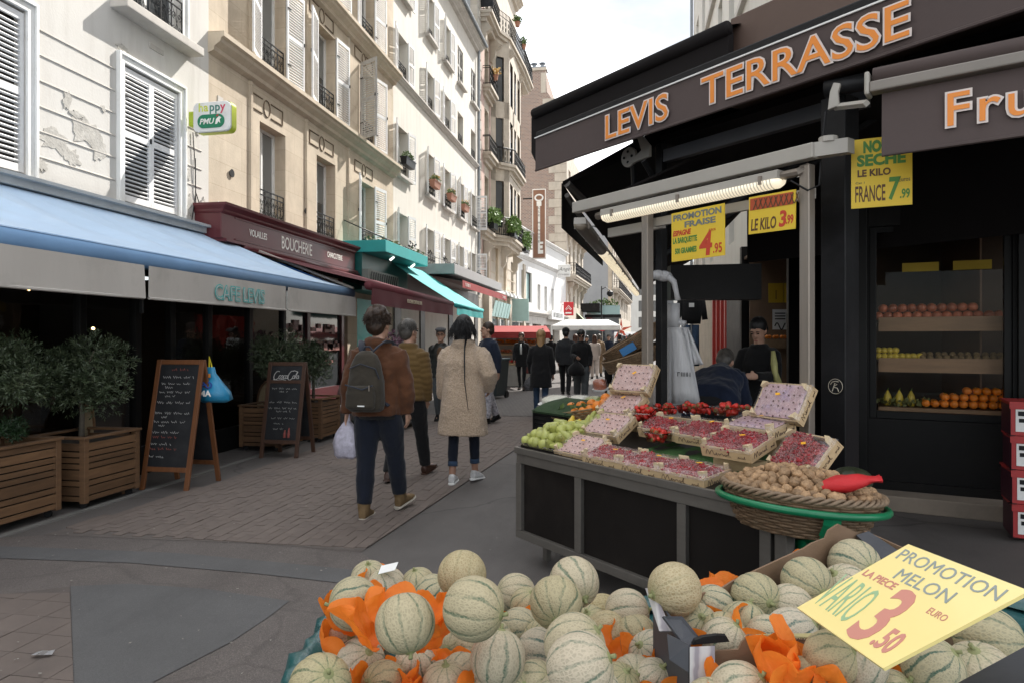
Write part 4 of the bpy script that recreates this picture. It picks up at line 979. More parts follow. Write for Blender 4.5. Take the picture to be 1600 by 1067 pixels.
f = MB(); f.rings([[(x_, y, z_ - .075) for x_, z_ in rrect(.47, .21, .104, 10)] for y in (-.1, -.086)]); f.build('green_badge', flat('pmu_green', (.012, .20, .10), .4), hs)
text('PMU', .125, hs, (-.2, -.103, -.12), m_cream, shear=.25, off=.002)
f = MB(); f.slab([(.08, -.101, -.13), (.1, -.101, -.05), (.15, -.101, -.01), (.19, -.101, -.03), (.16, -.101, -.06), (.17, -.101, -.12), (.14, -.101, -.09), (.11, -.101, -.13)], .004, (0, -1, 0)); f.build('horse_mark', m_cream, hs)
f = MB(); f.slab([(.1, -.101, -.015), (.145, -.101, .005), (.13, -.101, .02), (.1, -.101, .005)], .004, (0, -1, 0)); f.build('jockey_mark', flat('jockey_red', (.5, .03, .04)), hs)
# key sign
ks = thing('key_sign', 'tall brown blade sign with a white key and lettering CLE MINUTE', 'sign', (-5.95, 45.5, 9.25))
f = MB(); f.box(-.45, .45, -.08, .08, -2.35, 2.35); f.build('board', mat('sign_brown', (.24, .12, .075), .5, .1, 3, 0), ks)
f = MB()
for x0, x1, z0, z1 in ((-.45, -.4, -2.35, 2.35), (.4, .45, -2.35, 2.35), (-.4, .4, 2.28, 2.35), (-.4, .4, -2.35, -2.28)): f.box(x0, x1, -.1, -.081, z0, z1)
f.build('border', m_white, ks)
f = MB(); f.tube([(.26 * math.cos(k * PI / 10), -.1, 1.75 + .2 * math.sin(k * PI / 10)) for k in range(20)], .06, 6, closed=True)
f.box(-.07, .07, -.12, -.081, -2.0, 1.5); f.box(-.16, .16, -.125, -.081, 1.2, 1.5); f.box(.07, .28, -.12, -.081, -2.0, -1.75); f.box(.07, .24, -.12, -.081, -1.65, -1.45); f.box(.07, .28, -.12, -.081, -1.35, -1.2); f.build('key', m_white, ks)
for i, ch in enumerate('CLE MINUTE'): text(ch, .2, ks, (0, -.125, 1.0 - i * .25), m_iron, align='CENTER')
f = MB(); f.box(-1.1, -.45, -.03, .03, 1.7, 1.78); f.box(-1.1, -.45, -.03, .03, -1.7, -1.62); f.build('bracket', m_iron, ks)
an = thing('white_sign', 'small white blade sign with script lettering Angel', 'sign', (-5.05, 53.5, 6.9))
f = MB(); f.box(-.5, .5, -.06, .06, -.48, .48); f.build('panel', m_white, an, bev=.02); text('Angel', .42, an, (-.4, -.07, -.02), m_iron, shear=.35, off=-.006); scribble(an, -.4, -.065, -.36, .8, .1, m_iron)
f = MB(); f.box(-1.0, -.5, -.02, .02, -.05, .0); f.build('bracket', m_iron, an)
rs_ = thing('red_sign', 'red square blade sign with a white mark', 'sign', (-4.85, 55.5, 4.0))
f = MB(); f.box(-.4, .4, -.06, .06, -.55, .55); f.build('panel', flat('sign_red', (.55, .02, .03), .4), rs_, bev=.02)
f = MB(); f.tube([(-.25, -.07, -.05), (0, -.07, .25), (.25, -.07, -.05)], .03, 5); f.tube([(-.2, -.07, -.12), (0, -.07, .08), (.2, -.07, -.12)], .025, 5); f.box(-.25, .25, -.075, -.061, -.4, -.28); f.build('white_mark', m_cream, rs_)
f = MB(); f.box(-.7, -.4, -.02, .02, .3, .34); f.build('bracket', m_iron, rs_)
ws = thing('shop_sign', 'white shop fascia with dark lettering on the low white house', 'sign', (-6.2, 50.2, 3.3), a5)
f = MB(); f.box(0, 4.2, -.6, -.3, -.3, .35); f.build('board', m_white, ws); scribble(ws, .5, -.605, -.12, 3, .35, m_iron)
# ------------------------------------------------------------------ right side: buildings
m_shopblack = mat('shop_black', (.005, .0045, .0045), .45, .3, 2, .06, 50, spec=.2, dirt=(.011, .010, .009), dirtscale=2.5, dirtamt=.6)
m_brown = mat('brown_fascia', (.105, .066, .05), .6, .1, 1.5, .1, 20, dirt=(.15, .10, .08), dirtscale=1.5, dirtamt=.4)
m_bcanvas = mat('brown_canvas', (.078, .056, .052), .8, .08, 3, .25, 20, dirt=(.10, .075, .07), dirtscale=1.3, dirtamt=.5)
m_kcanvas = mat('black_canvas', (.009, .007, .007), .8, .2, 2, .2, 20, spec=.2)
RX = 2.8; HR = 23.4
r1 = thing('right_row_house', 'white house on the shaded side of the street with a red door', 'building', (RX, 31.0, 0), -PI / 2)
WR = [(u, u + 1.0, c, d) for u in (1.2, 3.6, 6.0, 8.4, 10.8) for c, d in ((4.2, 6.2), (7.2, 9.2), (10.2, 12.1), (13, 14.8))] + [(7.6, 10.8, .05, 2.9), (11.4, 16.4, .3, 2.9)]
wl = MB(); wall_grid(wl, 0, 17, 0, HR, WR, .25); wl.quad((0, 0, 0), (0, 0, HR), (0, 9, HR), (0, 9, 0)); wl.quad((17, 0, 0), (17, 9, 0), (17, 9, HR), (17, 0, HR)); wl.quad((0, 0, HR), (17, 0, HR), (17, 9, HR), (0, 9, HR)); wl.build('wall', m_render, r1)
for a, b, c, d in WR[:-2]: window(r1, a, b, c, d, .22, bars=1)
f = MB(); f.box(.0, 7.5, -.03, -.001, 0, 3.0); f.build('stone_base', m_stonelt, r1)
f = MB(); m_red = mat('red_paint', (.36, .03, .02), .5, .12, 3, .1, 30)
for x in (7.6, 8.6, 9.6, 10.5): f.box(x, x + .25, -.1, .1, 0, 2.9)
f.box(7.6, 10.8, -.12, .0, 2.9, 3.15); f.box(7.85, 10.5, .1, .14, 0, 2.9); f.build('red_door', m_red, r1)
f = MB(); f.box(10.9, 16.9, -.08, .1, 0, 3.3); f.build('shop_front', m_shopblack, r1)
f = MB()
for z in (6.9, 9.9, 12.8, HR): f.box(0, 17, -.12, -.001, z - .16, z)
f.build('string_course', m_trimw, r1)
f = MB(); f.tube([(.1, -.1, 0), (.1, -.1, HR)], .06, 8); f.build('drainpipe', m_zinc, r1)
# corner house over the fruit shop (walls in plan points)
C0 = Vector((2.15, 7.05, 0)); FD = Vector((.952, -.305, 0))
cn = thing('corner_house', 'tall corner house above the black fruit shop', 'building', tuple(C0), math.atan2(FD.y, FD.x))
Lc = 9.0; f = MB(); f.quad((0, 0, 4.6), (Lc, 0, 4.6), (Lc, 0, HR), (0, 0, HR))
sdv = Matrix.Rotation(-cn.rotation_euler.z, 3, 'Z') @ (Vector((RX, 14.0, 0)) - C0)
f.quad((0, 0, 3.2), (0, 0, HR), (sdv.x, sdv.y, HR), (sdv.x, sdv.y, 3.2)); f.quad((0, 0, HR), (Lc, 0, HR), (Lc, 8, HR), (sdv.x, sdv.y, HR)); f.quad((Lc, 0, 0), (Lc, 8, 0), (Lc, 8, HR), (Lc, 0, HR))
f.build('upper_wall', m_render, cn)
# ---- shop front: posts, window, shelves
sw = [(0.12, 1.24, .80, 2.62), (1.5, 5.4, .80, 2.62)]
f = MB(); wall_grid(f, 0, Lc, .22, 4.6, sw, .12); f.build('shop_wall', m_shopblack, cn)
f = MB(); f.box(.1, Lc, -.32, -.0, 0, .14); f.build('stone_step', mat('step_stone', (.23, .19, .15), .8, .2, 3, .3, 50, dirt=(.12, .10, .08), dirtscale=2), cn, bev=.01)
f = MB(); f.box(.0, Lc, -.05, -.001, .0, .22); f.build('plinth', m_shopblack, cn)
f = MB()
for a, b, c, d in sw:
 f.box(a, a + .06, .03, .1, c, d); f.box(b - .06, b, .03, .1, c, d); f.box(a + .06, b - .06, .03, .1, c, c + .07); f.box(a + .06, b - .06, .03, .1, d - .06, d)
f.box(.0, .1, -.06, -.002, .22, 3.4); f.box(1.27, 1.46, -.06, -.002, .22, 3.4)
f.build('window_frame', m_frame, cn, bev=.005)
m_shopglass = glass_clear('shop_glass', (.95, .93, .9), .014, .02, .25, 0)
for a, b, c, d in sw: g = MB(); g.quad((a + .05, .06, c + .05), (b - .05, .06, c + .05), (b - .05, .06, d - .05), (a + .05, .06, d - .05)); g.build('window_pane', m_shopglass, cn)
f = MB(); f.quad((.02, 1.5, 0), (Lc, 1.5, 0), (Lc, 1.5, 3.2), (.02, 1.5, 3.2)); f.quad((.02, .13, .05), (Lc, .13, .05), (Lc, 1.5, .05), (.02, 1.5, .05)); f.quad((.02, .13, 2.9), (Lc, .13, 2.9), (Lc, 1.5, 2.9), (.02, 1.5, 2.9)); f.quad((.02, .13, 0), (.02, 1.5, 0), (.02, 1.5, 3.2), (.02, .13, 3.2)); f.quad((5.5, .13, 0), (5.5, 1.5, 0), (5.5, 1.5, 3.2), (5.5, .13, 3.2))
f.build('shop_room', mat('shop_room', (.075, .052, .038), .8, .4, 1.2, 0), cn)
m_shelf = mat('shelf_board', (.24, .15, .085), .6, .2, 3, .1, 40, stretch=(1, 6, 6))
SHZ = [1.745, 1.355, .905]
for z in SHZ[:2]:
 f = MB(); f.box(.2, 5.3, .2, .215, z - .12, z + .015); f.box(.2, 5.3, .215, .75, z - .03, z - .01); f.build('shelf', m_shelf, cn)
f = MB(); f.box(.2, 5.3, .2, .75, .86, .895); f.build('shelf', m_shelf, cn)
f = MB(); f.box(1.0, 1.45, -.03, -.002, 3.72, 3.95);
vg = f.build('vent_grille', mat('grey_vent', (.25, .25, .24), .6, .1, 4, 0), cn)
for i in range(7): f = MB(); f.box(1.03, 1.42, -.045, -.031, 3.745 + i * .028, 3.757 + i * .028); f.build('vent_slat', m_trimw, vg)
st = MB(); st.lathe([(.001, 0), (.105, 0), (.105, .003), (.001, .003)], 24)
# fruit behind the pane
random.seed(31)
m_orange = mat('orange_peel', (.75, .22, .02), .4, .12, 6, .3, 120, rand=.12, bdist=.002)
m_apple = mat('red_apple', (.38, .11, .05), .35, .4, 7, 0, rand=.25)
m_lemon = mat('lemon_peel', (.55, .42, .05), .4, .15, 6, .2, 100, rand=.2)
m_kiwi = mat('brown_kiwi', (.16, .11, .05), .8, .25, 30, .3, 90, rand=.3)
m_greenstem = mat('green_stem', (.10, .15, .04), .7, .3, 12, 0)
def fruit_mesh(name, m, prof=None, r=.037, stem=True):
 f = MB(); f.ball((0, 0, 0), (r, r, r * .93), n=14, m=9); f.mi = 1
 if stem: f.lathe([(.004, 0), (.003, .006), (.001, .007)], 6, (0, 0, r * .92))
 return f.mesh(name, [m, m_greenstem], True)
me_or = fruit_mesh('orange', m_orange); me_ap = fruit_mesh('grapefruit', m_apple, r=.045); me_le = fruit_mesh('lemon', m_lemon, r=.034); me_ki = fruit_mesh('kiwi', m_kiwi, r=.03, stem=False)
cm = Matrix.Translation(C0) @ Matrix.Rotation(cn.rotation_euler.z, 4, 'Z')
def put(name, me, p, lab, cat, grp, rot=None, s=1, M=None):
 P = (M @ Vector(p)) if M is not None else Vector(p)
 o = inst(name, me, None, P, rot or (random.uniform(-.5, .5), random.uniform(-.5, .5), random.uniform(0, 6)), (s, s, s))
 return tag(o, lab, cat, grp)
for i in range(24):
 put('grapefruit', me_ap, (.2 + (i % 14) * .082 + (.04 if i > 13 else 0), .30 + random.uniform(-.01, .01), SHZ[0] + .03 + (.075 if i > 13 else 0)), 'red and yellow fruit in the row on the top window shelf', 'grapefruit', 'fruit on the top shelf of the shop window', M=cm)
for i in range(12):
 put('lemon', me_le, (.2 + (i % 8) * .05, .30 + .03 * (i > 7), SHZ[1] + .03 + (.055 if i > 7 else 0)), 'yellow lemon on the middle shelf of the shop window', 'lemon', 'lemons on the middle window shelf', M=cm)
for i in range(34):
 put('kiwi', me_ki, (.58 + (i % 17) * .062 + random.uniform(-.01, .01), .28 + .07 * (i // 17), SHZ[1] + .02 + .03 * (i // 17)), 'small brown fruit in the heap on the middle window shelf', 'kiwi', 'brown fruit on the middle window shelf', M=cm)
for i in range(66):
 lay = 0 if i < 34 else (1 if i < 54 else 2); k = i - (0, 34, 54)[lay]; n = (11, 9, 6)[lay]
 put('orange', me_or, (.60 + (.0, .13, .28)[lay] + (k % n) * .076 + .03 * lay, .26 + .07 * (k // n) + .03 * lay, SHZ[2] + .035 + .062 * lay), 'orange in the heap at the bottom of the shop window', 'orange', 'oranges piled at the bottom of the shop window', M=cm)
for i in range(3):
 t = thing('green_squash', 'upright pointed green fruit at the bottom of the shop window', 'squash', cm @ Vector((.28 + .1 * i, .32, SHZ[2])), 0, 'green fruit at the bottom of the shop window')
 f = MB(); f.lathe([(.03, 0), (.042, .04), (.03, .1), (.01, .14), (.002, .15)], 10); f.build('body', m_lemon, t, True); f = MB(); f.tube([(0, 0, .15), (.01, 0, .17)], .005, 5); f.build('stalk', m_greenstem, t)
f = MB()
for i in range(40): leafcloud(f, (.2 + random.uniform(0, .45), .3 + random.uniform(-.04, .04), SHZ[2] + .03), (.05, .04, .02), 3, (.03, .07))
o = f.build('green_vegetables', mat('dull_veg', (.12, .13, .04), .6, .4, 9, 0), None, kind='stuff', label='low green vegetables along the bottom of the shop window', cat='vegetables'); o.matrix_world = cm
for i, x in enumerate((.58, 1.02)):
 f = MB(); f.box(-.16, .16, -.005, .005, -.045, .045); o = f.build('price_card', flat('card_yellow', (.5, .36, .03)), None, loc=cm @ Vector((x, .7, 2.28)), rot=(0, 0, cn.rotation_euler.z)); tag(o, ['yellow price card hanging inside the shop window, nearer the corner post', 'yellow price card hanging inside the shop window, farther from the corner post'][i], 'price card')
# street-side open shop: lining, posters, fruit shelf
ss = thing('shop_opening', 'dim open side of the fruit shop with shelves of fruit', 'shop front', (2.9, 9.0, 0), -PI / 2)
f = MB(); f.box(-4.6, 1.6, .5, .52, 0, 3.3); f.box(-4.6, 1.6, -.75, .5, 3.05, 3.1); f.build('back_wall', mat('shop_backwall', (.16, .10, .065), .7, .2, 2, .1, 20), ss)
for q_ in ((-4.7, -4.5, -.8), (-2.6, -2.45, -.4)): f = MB(); f.box(q_[0], q_[1], q_[2], .5, 0, 3.3); f.build('jamb', m_shopblack, ss)
f = MB(); f.box(-2.3, -.4, .1, .5, 0, 1.5); f.build('counter', m_shelf, ss)
f = MB(); f.box(-3.94, -3.9, -.75, .5, 0, 3.05); f.build('side_wall', mat('shop_sidewall', (.20, .125, .075), .7, .2, 2, .1, 20), ss)
RY = (PI / 2, 0, PI / 2)
for i, y in enumerate((-.43, -.17)):
 f = MB(); f.box(-3.899, -3.885, y, y + .25, 2.2, 2.55); po = f.build('poster', flat('poster_yellow', (.62, .40, .02)), ss); text('12'[i], .24, po, (-3.883, y + .07, 2.26), flat('poster_ink', (.3, .18, .02)), rot=RY)
f = MB(); f.box(-3.899, -3.89, -.36, -.1, 1.72, 2.08); po = f.build('notice', m_white, ss)
f = MB()
for z in (2.0, 1.95, 1.9): f.box(-3.889, -3.886, -.32, -.14, z, z + .02)
f.tube([(-3.887, -.32 + .012 * k, 1.78 + .06 * math.sin(k * .5)) for k in range(16)], .01, 4); f.build('drawing', m_iron, po)
f = MB(); f.box(-3.89, -3.3, -.6, .45, 1.40, 1.55); f.build('shelf', m_shelf, ss)
ssm = Matrix.Translation((2.9, 9.0, 0)) @ Matrix.Rotation(-PI / 2, 4, 'Z')
for i in range(16): put('orange', me_or, (-3.4 - .09 * (i % 2), -.55 + i * .062, 1.59), 'orange on the counter inside the open shop side', 'orange', 'oranges on the counter inside the shop', M=ssm)

# ------------------------------------------------------------------ market terrace in front of the corner (frame turned 45 degrees)
T0 = on_ground(803, 697, .8); TR = -PI / 4
E1 = Vector((math.cos(TR), math.sin(TR), 0)); E2 = Vector((-math.sin(TR), math.cos(TR), 0))
TM = Matrix.Translation((T0.x, T0.y, 0)) @ Matrix.Rotation(TR, 4, 'Z')
def tw(x, y, z=0.0): return TM @ Vector((x, y, z))
def tl(px, py, y):
 """terrace coordinates (x, z) of a photograph point known to lie in the terrace plane y"""
 r = ray(px, py); d = (y + T0.x * E2.x + T0.y * E2.y) / (r.x * E2.x + r.y * E2.y); p = r * d + Vector((0, 0, EYE)) - Vector((T0.x, T0.y, 0))
 return p.dot(E1), p.z
def tth(name, lab, cat, group=None, loc=None): return thing(name, lab, cat, loc or (T0.x, T0.y, 0), TR, group)
fm = tth('terrace_frame', 'metal frame of black and aluminium posts carrying the market canopy', 'canopy frame')
def post(x, y, w_, z0, z1, m, name='post'): f = MB(); f.box(x - w_ / 2, x + w_ / 2, y - w_ / 2, y + w_ / 2, z0, z1); return f.build(name, m, fm, bev=.006)
post(.47, .84, .062, 0, 2.52, m_alu); post(1.70, .84, .062, 0, 2.54, m_alu)
bp = post(1.68, 1.22, .155, 0, 3.0, mat('post_black', (.007, .007, .008), .45, .2, 2, .1, 30, spec=.22, dirt=(.022, .022, .024), dirtscale=3, dirtamt=.6)); post(.0, 1.5, .07, 0, 3.16, m_black)
f = MB(); f.box(-.27, 1.78, .76, .83, 2.555, 2.64); f.build('front_bar', m_whitebar, fm, bev=.006)
f = MB(); f.box(-.10, .47, .99, 1.03, 2.36, 2.43); f.box(.47, 1.7, .90, .93, 2.36, 2.42); f.build('rear_bar', m_whitebar, fm)
f = MB(); f.slab([(1.76, .77, 2.56), (1.92, .87, 2.57), (1.92, .94, 2.57), (1.76, .84, 2.56)], .08, (0, 0, 1)); f.lathe([(.05, 0), (.05, .03)], 12, (1.82, .85, 2.64)); f.build('bar_end', m_whitebar, fm)
(xa, za), (xb, zb) = tl(1040, 245, 1.5), tl(1285, 180, 1.5)
f = MB(); f.box(xa, xb + .3, 1.47, 1.53, za - .05, za + .05); f.build('upper_beam', mat('grey_beam', (.07, .07, .075), .5, .15, 3, .1, 40), fm)
for (p0, p1) in (((-.1, 1.5, 2.2), (.9, 3.2, 3.4)), ((.5, 1.5, 2.5), (1.6, 3, 3.6)), ((-.3, 1.6, 2.6), (.1, 2.2, 3.2))):
 f = MB(); f.tube([p0, p1], .03, 6); f.build('brace', m_iron, fm)
# roller bracket with two discs
(xk, zk) = tl(1000, 240, 1.42)
rb = MB(); rb.lathe([(.001, 0), (.085, 0), (.085, .03), (.001, .03)], 20); k = rb.build('roller_disc', m_whitebar, fm, loc=(xk - .09, 1.40, zk - .02), rot=(PI / 2, 0, 0), bev=.006)
hb = MB()
for a in range(4): hb.lathe([(.001, 0), (.012, 0), (.012, .006), (.001, .006)], 8, (.045 * math.cos(a * PI / 2), .045 * math.sin(a * PI / 2), .031))
hb.build('bolt', m_iron, k)
rb = MB(); rb.rings([[((.055 if i % 2 else .068) * math.cos(i * PI / 12), (.055 if i % 2 else .068) * math.sin(i * PI / 12), z) for i in range(24)] for z in (0, .03)]); rb.build('gear_wheel', m_iron, fm, loc=(xk + .0, 1.42, zk + .09), rot=(PI / 2, 0, 0))
rb = MB(); rb.slab([(xk - .12, 1.36, zk - .09), (xk + .16, 1.36, zk - .07), (xk + .16, 1.36, zk + .02), (xk + .05, 1.36, zk + .15), (xk + .01, 1.36, zk + .15), (xk + .07, 1.36, zk + .0), (xk - .02, 1.36, zk - .04)], .03, (0, 1, 0)); rb.build('bracket_plate', m_whitebar, fm, bev=.004)
rb = MB(); rb.tube([(xk - .06, 1.4, zk - .08), (xk - .14, 1.5, zk - .36)], .025, 6); rb.tube([(xk + .06, 1.4, zk - .08), (xk + .1, 1.6, zk - .36)], .025, 6); rb.build('bracket_arm', m_iron, fm)
# fluorescent fittings
def tube_lamp(root, a, b, lit=True, zc=0.0):
 a, b = Vector(a), Vector(b); d = (b - a).normalized(); s = d.cross(Vector((0, 0, 1))).normalized()
 hs_ = MB(); L_ = (b - a).length
 hs_.rings([[a + d * t + s * x + Vector((0, 0, z)) for x, z in ((-.05, 0), (.05, 0), (.045, .05), (-.045, .05))] for t in (0, L_)]); hs_.build('housing', m_whitebar, root)
 df = MB(); df.rings([[a + d * t + s * (q * .055 * math.cos(k * PI / 6 - PI)) + Vector((0, 0, q * .05 * math.sin(k * PI / 6 - PI) - .001)) for k in range(7)] for t, q in ((.0, .75), (.03, 1), (L_ - .03, 1), (L_, .75))])
 df.build('diffuser', m_tubelit if lit else m_tubeoff, root, True)
 ri = MB()
 for i in range(int(L_ / .022)):
  t = .04 + i * .022
  if t < L_ - .04: ri.rings([[a + d * (t + u) + s * (1.01 * .055 * math.cos(k * PI / 6 - PI)) + Vector((0, 0, 1.02 * .05 * math.sin(k * PI / 6 - PI) - .001)) for k in range(7)] for u in (0, .008)], cap=False)
 ri.build('diffuser_rib', m_tuberib if lit else m_tubeoff, root)
 cl = MB()
 for t in (.12, L_ * .5, L_ - .12): cl.rings([[a + d * (t + u) + s * x + Vector((0, 0, z)) for x, z in ((-.062, -.02), (.062, -.02), (.062, .03), (-.062, .03))] for u in (0, .02)])
 cl.build('clip', m_alu, root)
m_tubelit = flat('tube_lit', (1, .86, .62), .4, .30); m_tubelit.node_tree.nodes['Principled BSDF'].inputs['Base Color'].default_value = (.7, .66, .56, 1); m_tuberib = flat('tube_rib', (.62, .58, .48), .3, .12)
m_tubeoff = mat('tube_off', (.20, .17, .13), .35, .2, 3, 0)
l1 = tth('tube_lamp', 'lit fluorescent tube lamp under the front bar of the canopy frame', 'lamp', 'fluorescent lamps of the market canopy')
(xa, za), (xb, zb) = tl(945, 347, .80), tl(1222, 272, .80)
tube_lamp(l1, (xa, .80, 2.48), (xb, .80, 2.48)); f = MB(); f.tube([(xb, .8, 2.5), (xb + .1, .8, 2.5), (xb + .14, .85, 2.53)], .025, 8); f.tube([(xa - .1, .82, 2.5), (xa, .8, 2.5)], .03, 8); f.build('cable_gland', m_alu, l1)
la, lb = at_depth(906, 352, 5.4), at_depth(996, 459, 14); la.z = lb.z = 2.46; Lv = lb - la
for i, (s0, s1, lit) in enumerate(((0, .19, False), (.2, .44, True), (.46, .70, True), (.72, .97, True))):
 o = thing('tube_lamp', ['unlit grey tube lamp at the near end of the street-side row', 'lit tube lamp of the street-side row, nearest the unlit one', 'lit tube lamp in the middle of the street-side row', 'lit tube lamp at the far end of the street-side row'][i], 'lamp', tuple(la + Lv * s0), 0, 'fluorescent lamps of the market canopy')
 d0 = Lv * (s1 - s0); tube_lamp(o, (0, 0, 0), tuple(d0), lit)
# ---- lettered brown awning
a1 = tth('awning', 'brown awning with orange lettering LEVIS TERRASSE', 'awning')
(xv, zt), (_, zb_) = tl(837, 215, 1.0), tl(837, 267, 1.0)
v = MB(); valance(v, xv, 3.6, 1.0, zb_, zt, wob=.006, n=50, seed=3, th=.008); v.build('valance', m_bcanvas, a1)
f = MB(); f.tube([(xv, 1.0, zb_), (3.6, 1.0, zb_)], .012, 6); f.build('hem', m_bcanvas, a1)
f = MB(); f.box(xv, 3.6, .985, .996, zt - .016, zt - .006); f.build('white_piping', m_white, a1)
f = MB(); awn_surface(f, xv, 3.6, (3.4, 4.15), (1.02, zt), nu=20, nv=6, sag=.03, wob=.01, seed=2); f.build('canvas', m_bcanvas, a1, True)
f = MB(); f.box(xv, 3.6, 1.0, 1.06, zt - .01, zt + .05); f.build('front_bar', m_iron, a1, bev=.01)
m_or_let = flat('orange_letter', (.80, .26, .035), .55)
def outl(s, size, parent, loc, xs, space=1.0, bold=.004):
 text(s, size, parent, loc, flat('letter_edge', (.70, .62, .58), .6), xs=xs, off=bold + .007, ext=.001, space=space)
 text(s, size, parent, (loc[0], loc[1] - .004, loc[2]), m_or_let, xs=xs, off=bold - .003, ext=.001, space=space)
(x1, z1) = tl(946, 222, 1.0); (x1e, _) = tl(1068, 170, 1.0); (x2, z2) = tl(1098, 125, 1.0); (x2e, _) = tl(1480, 40, 1.0)
hc = .19
outl('LEVIS', .27, a1, (x1, .985, zb_ + .055), (x1e - x1) / (.27 * 2.72)); outl('TERRASSE', .27, a1, (x2, .985, zb_ + .055), (x2e - x2) / (.27 * 4.93))
# ---- black upper awning behind it, brown fascia
a2 = tth('awning', 'black rolled awning behind and above the lettered brown awning', 'awning')
(xr, zr), (xr2, _) = tl(833, 180, 1.4), tl(1138, 62, 1.4)
f = MB(); f.tube([(xr + .03, 1.4, zr), (xr2, 1.4, zr)], .055, 12); f.build('roll', m_kcanvas, a2, True)
f = MB(); f.rings([[(x, 1.40, z) for x, z in ((xr - .03 + .03 * k, zr - .02), (xr2, zr - .02), (xr2, zr - .5), (xr + .05, zr - .5), (xr - .03, zr - .38))] for k in (0,)] + [[(x, 1.46, z) for x, z in ((xr - .03, zr - .02), (xr2, zr - .02), (xr2, zr - .5), (xr + .05, zr - .5), (xr - .03, zr - .38))]]); f.build('valance', m_kcanvas, a2)
f = MB(); awn_surface(f, xr, xr2, (3.3, zr + .75), (1.42, zr + .03), nu=16, nv=5, sag=.02, wob=.01); f.build('canvas', m_kcanvas, a2, True)
bf = tth('fascia_box', 'plain brown fascia box above the lettered awning', 'fascia')
(xf, zf), (_, _) = tl(1141, 30, 1.55), (0, 0)
f = MB(); f.box(xf, 4.5, 1.55, 3.4, 3.3, zf); f.build('panel', m_brown, bf, bev=.01)
# dark soffit of the market canopy
so = tth('canopy_soffit', 'black underside of the market canopy with hanging ribs', 'canopy')
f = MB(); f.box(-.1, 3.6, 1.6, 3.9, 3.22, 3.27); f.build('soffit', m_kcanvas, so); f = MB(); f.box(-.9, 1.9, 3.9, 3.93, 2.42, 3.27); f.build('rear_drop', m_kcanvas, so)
p = [at_depth(1048, 415, 7.6), at_depth(1190, 412, 7.6), at_depth(1190, 468, 7.6), at_depth(1048, 468, 7.6)]
Mi = TM.inverted(); f = MB(); f.slab([Mi @ q_ for q_ in p], .25); f.build('hanging_beam', m_shopblack, so)
# ---- street-side black awning
sa = thing('awning', 'black street-side awning with a hanging flap seen from below', 'awning', (0, 0, 0), 0)
VA, VB = at_depth(879, 352, 7.2), at_depth(942, 413, 10.9); VA.z = VB.z = 2.72; up = Vector((0, 0, .47))
WA, WB = VA + Vector((2.6, -.3, 1.25)), VB + Vector((1.6, 0, 1.05))
f = MB(); f.slab([VA, VB, VB + up * .75, VA + up], .012, (-1, 0, 0)); f.build('valance', m_kcanvas, sa)
f = MB(); f.slab([VA + up, VB + up, WB + up, WA + up], .02, (0, 0, 1)); f.build('canvas', m_kcanvas, sa)
f = MB(); f.slab([VA + up, WA + up, WA + up * .2, VA + up * .95], .012, (0, -1, 0)); f.build('side_edge', m_kcanvas, sa)
ar = MB(); s0 = VA + up * .72 + Vector((.05, -.02, 0)); ar.tube([s0 + Vector((0, 0, .12)), s0 + Vector((.3, .5, -.12)), s0 + Vector((1.2, 1.2, -.1))], .04, 8); ar.tube([s0, s0 + Vector((.2, .7, -.3))], .03, 8); ar.build('folding_arm', mat('arm_grey', (.16, .15, .14), .5, .2, 4, 0), sa)
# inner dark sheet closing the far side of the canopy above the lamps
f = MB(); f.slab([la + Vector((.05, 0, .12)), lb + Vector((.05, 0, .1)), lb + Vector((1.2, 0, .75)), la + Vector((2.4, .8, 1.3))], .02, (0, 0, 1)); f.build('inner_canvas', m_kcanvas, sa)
# ---- fruit awning, nearly facing the camera
P0 = at_depth(1378, 243, 3.5); fa_ = math.atan2(-.456, .89)
a3 = thing('awning', 'brown awning with orange lettering starting Fru and grey bar', 'awning', (P0.x, P0.y, 0), fa_)
zb3 = P0.z; v = MB(); valance(v, 0, 2.4, 0, zb3, zb3 + .315, wob=.008, n=30, seed=5); v.build('valance', m_bcanvas, a3)
f = MB(); f.tube([(0, 0, zb3), (2.4, 0, zb3)], .01, 6); f.build('hem', m_bcanvas, a3)
f = MB(); f.box(-.05, 2.4, -.05, .03, zb3 + .32, zb3 + .375); f.build('front_bar', mat('taupe_bar', (.21, .185, .16), .5, .1, 3, .1, 40), a3, bev=.008)
f = MB(); f.tube([(-.04, .02, zb3 + .41), (2.4, .02, zb3 + .41)], .05, 12); f.build('roll', m_bcanvas, a3, True)
f = MB(); awn_surface(f, -.05, 2.4, (1.9, zb3 + .95), (.03, zb3 + .44), nu=10, nv=4, sag=.02, wob=.006); f.build('canvas', m_bcanvas, a3, True)
f = MB(); f.box(-.075, -.05, -.05, .05, zb3 + .31, zb3 + .43); f.build('end_cap', m_whitebar, a3, bev=.01)
outl('Fruits', .228, a3, (.268, -.018, zb3 + .09), 1.06, space=1.14)
Ma = Matrix.Translation((P0.x, P0.y, 0)) @ Matrix.Rotation(fa_, 4, 'Z'); Mai = Ma.inverted()
pt_ = Mai @ at_depth(1305, 168, 3.9); ar = MB(); ar.tube([pt_, Vector((-.07, .0, zb3 + .28))], .019, 4); ar.build('arm', m_whitebar, a3)
pr = Mai @ at_depth(1318, 135, 3.95); mo = MB(); mo.tube([pr - Vector((.10, 0, 0)), pr + Vector((.12, 0, 0))], .05, 12); mo.build('motor', m_iron, a3, True)
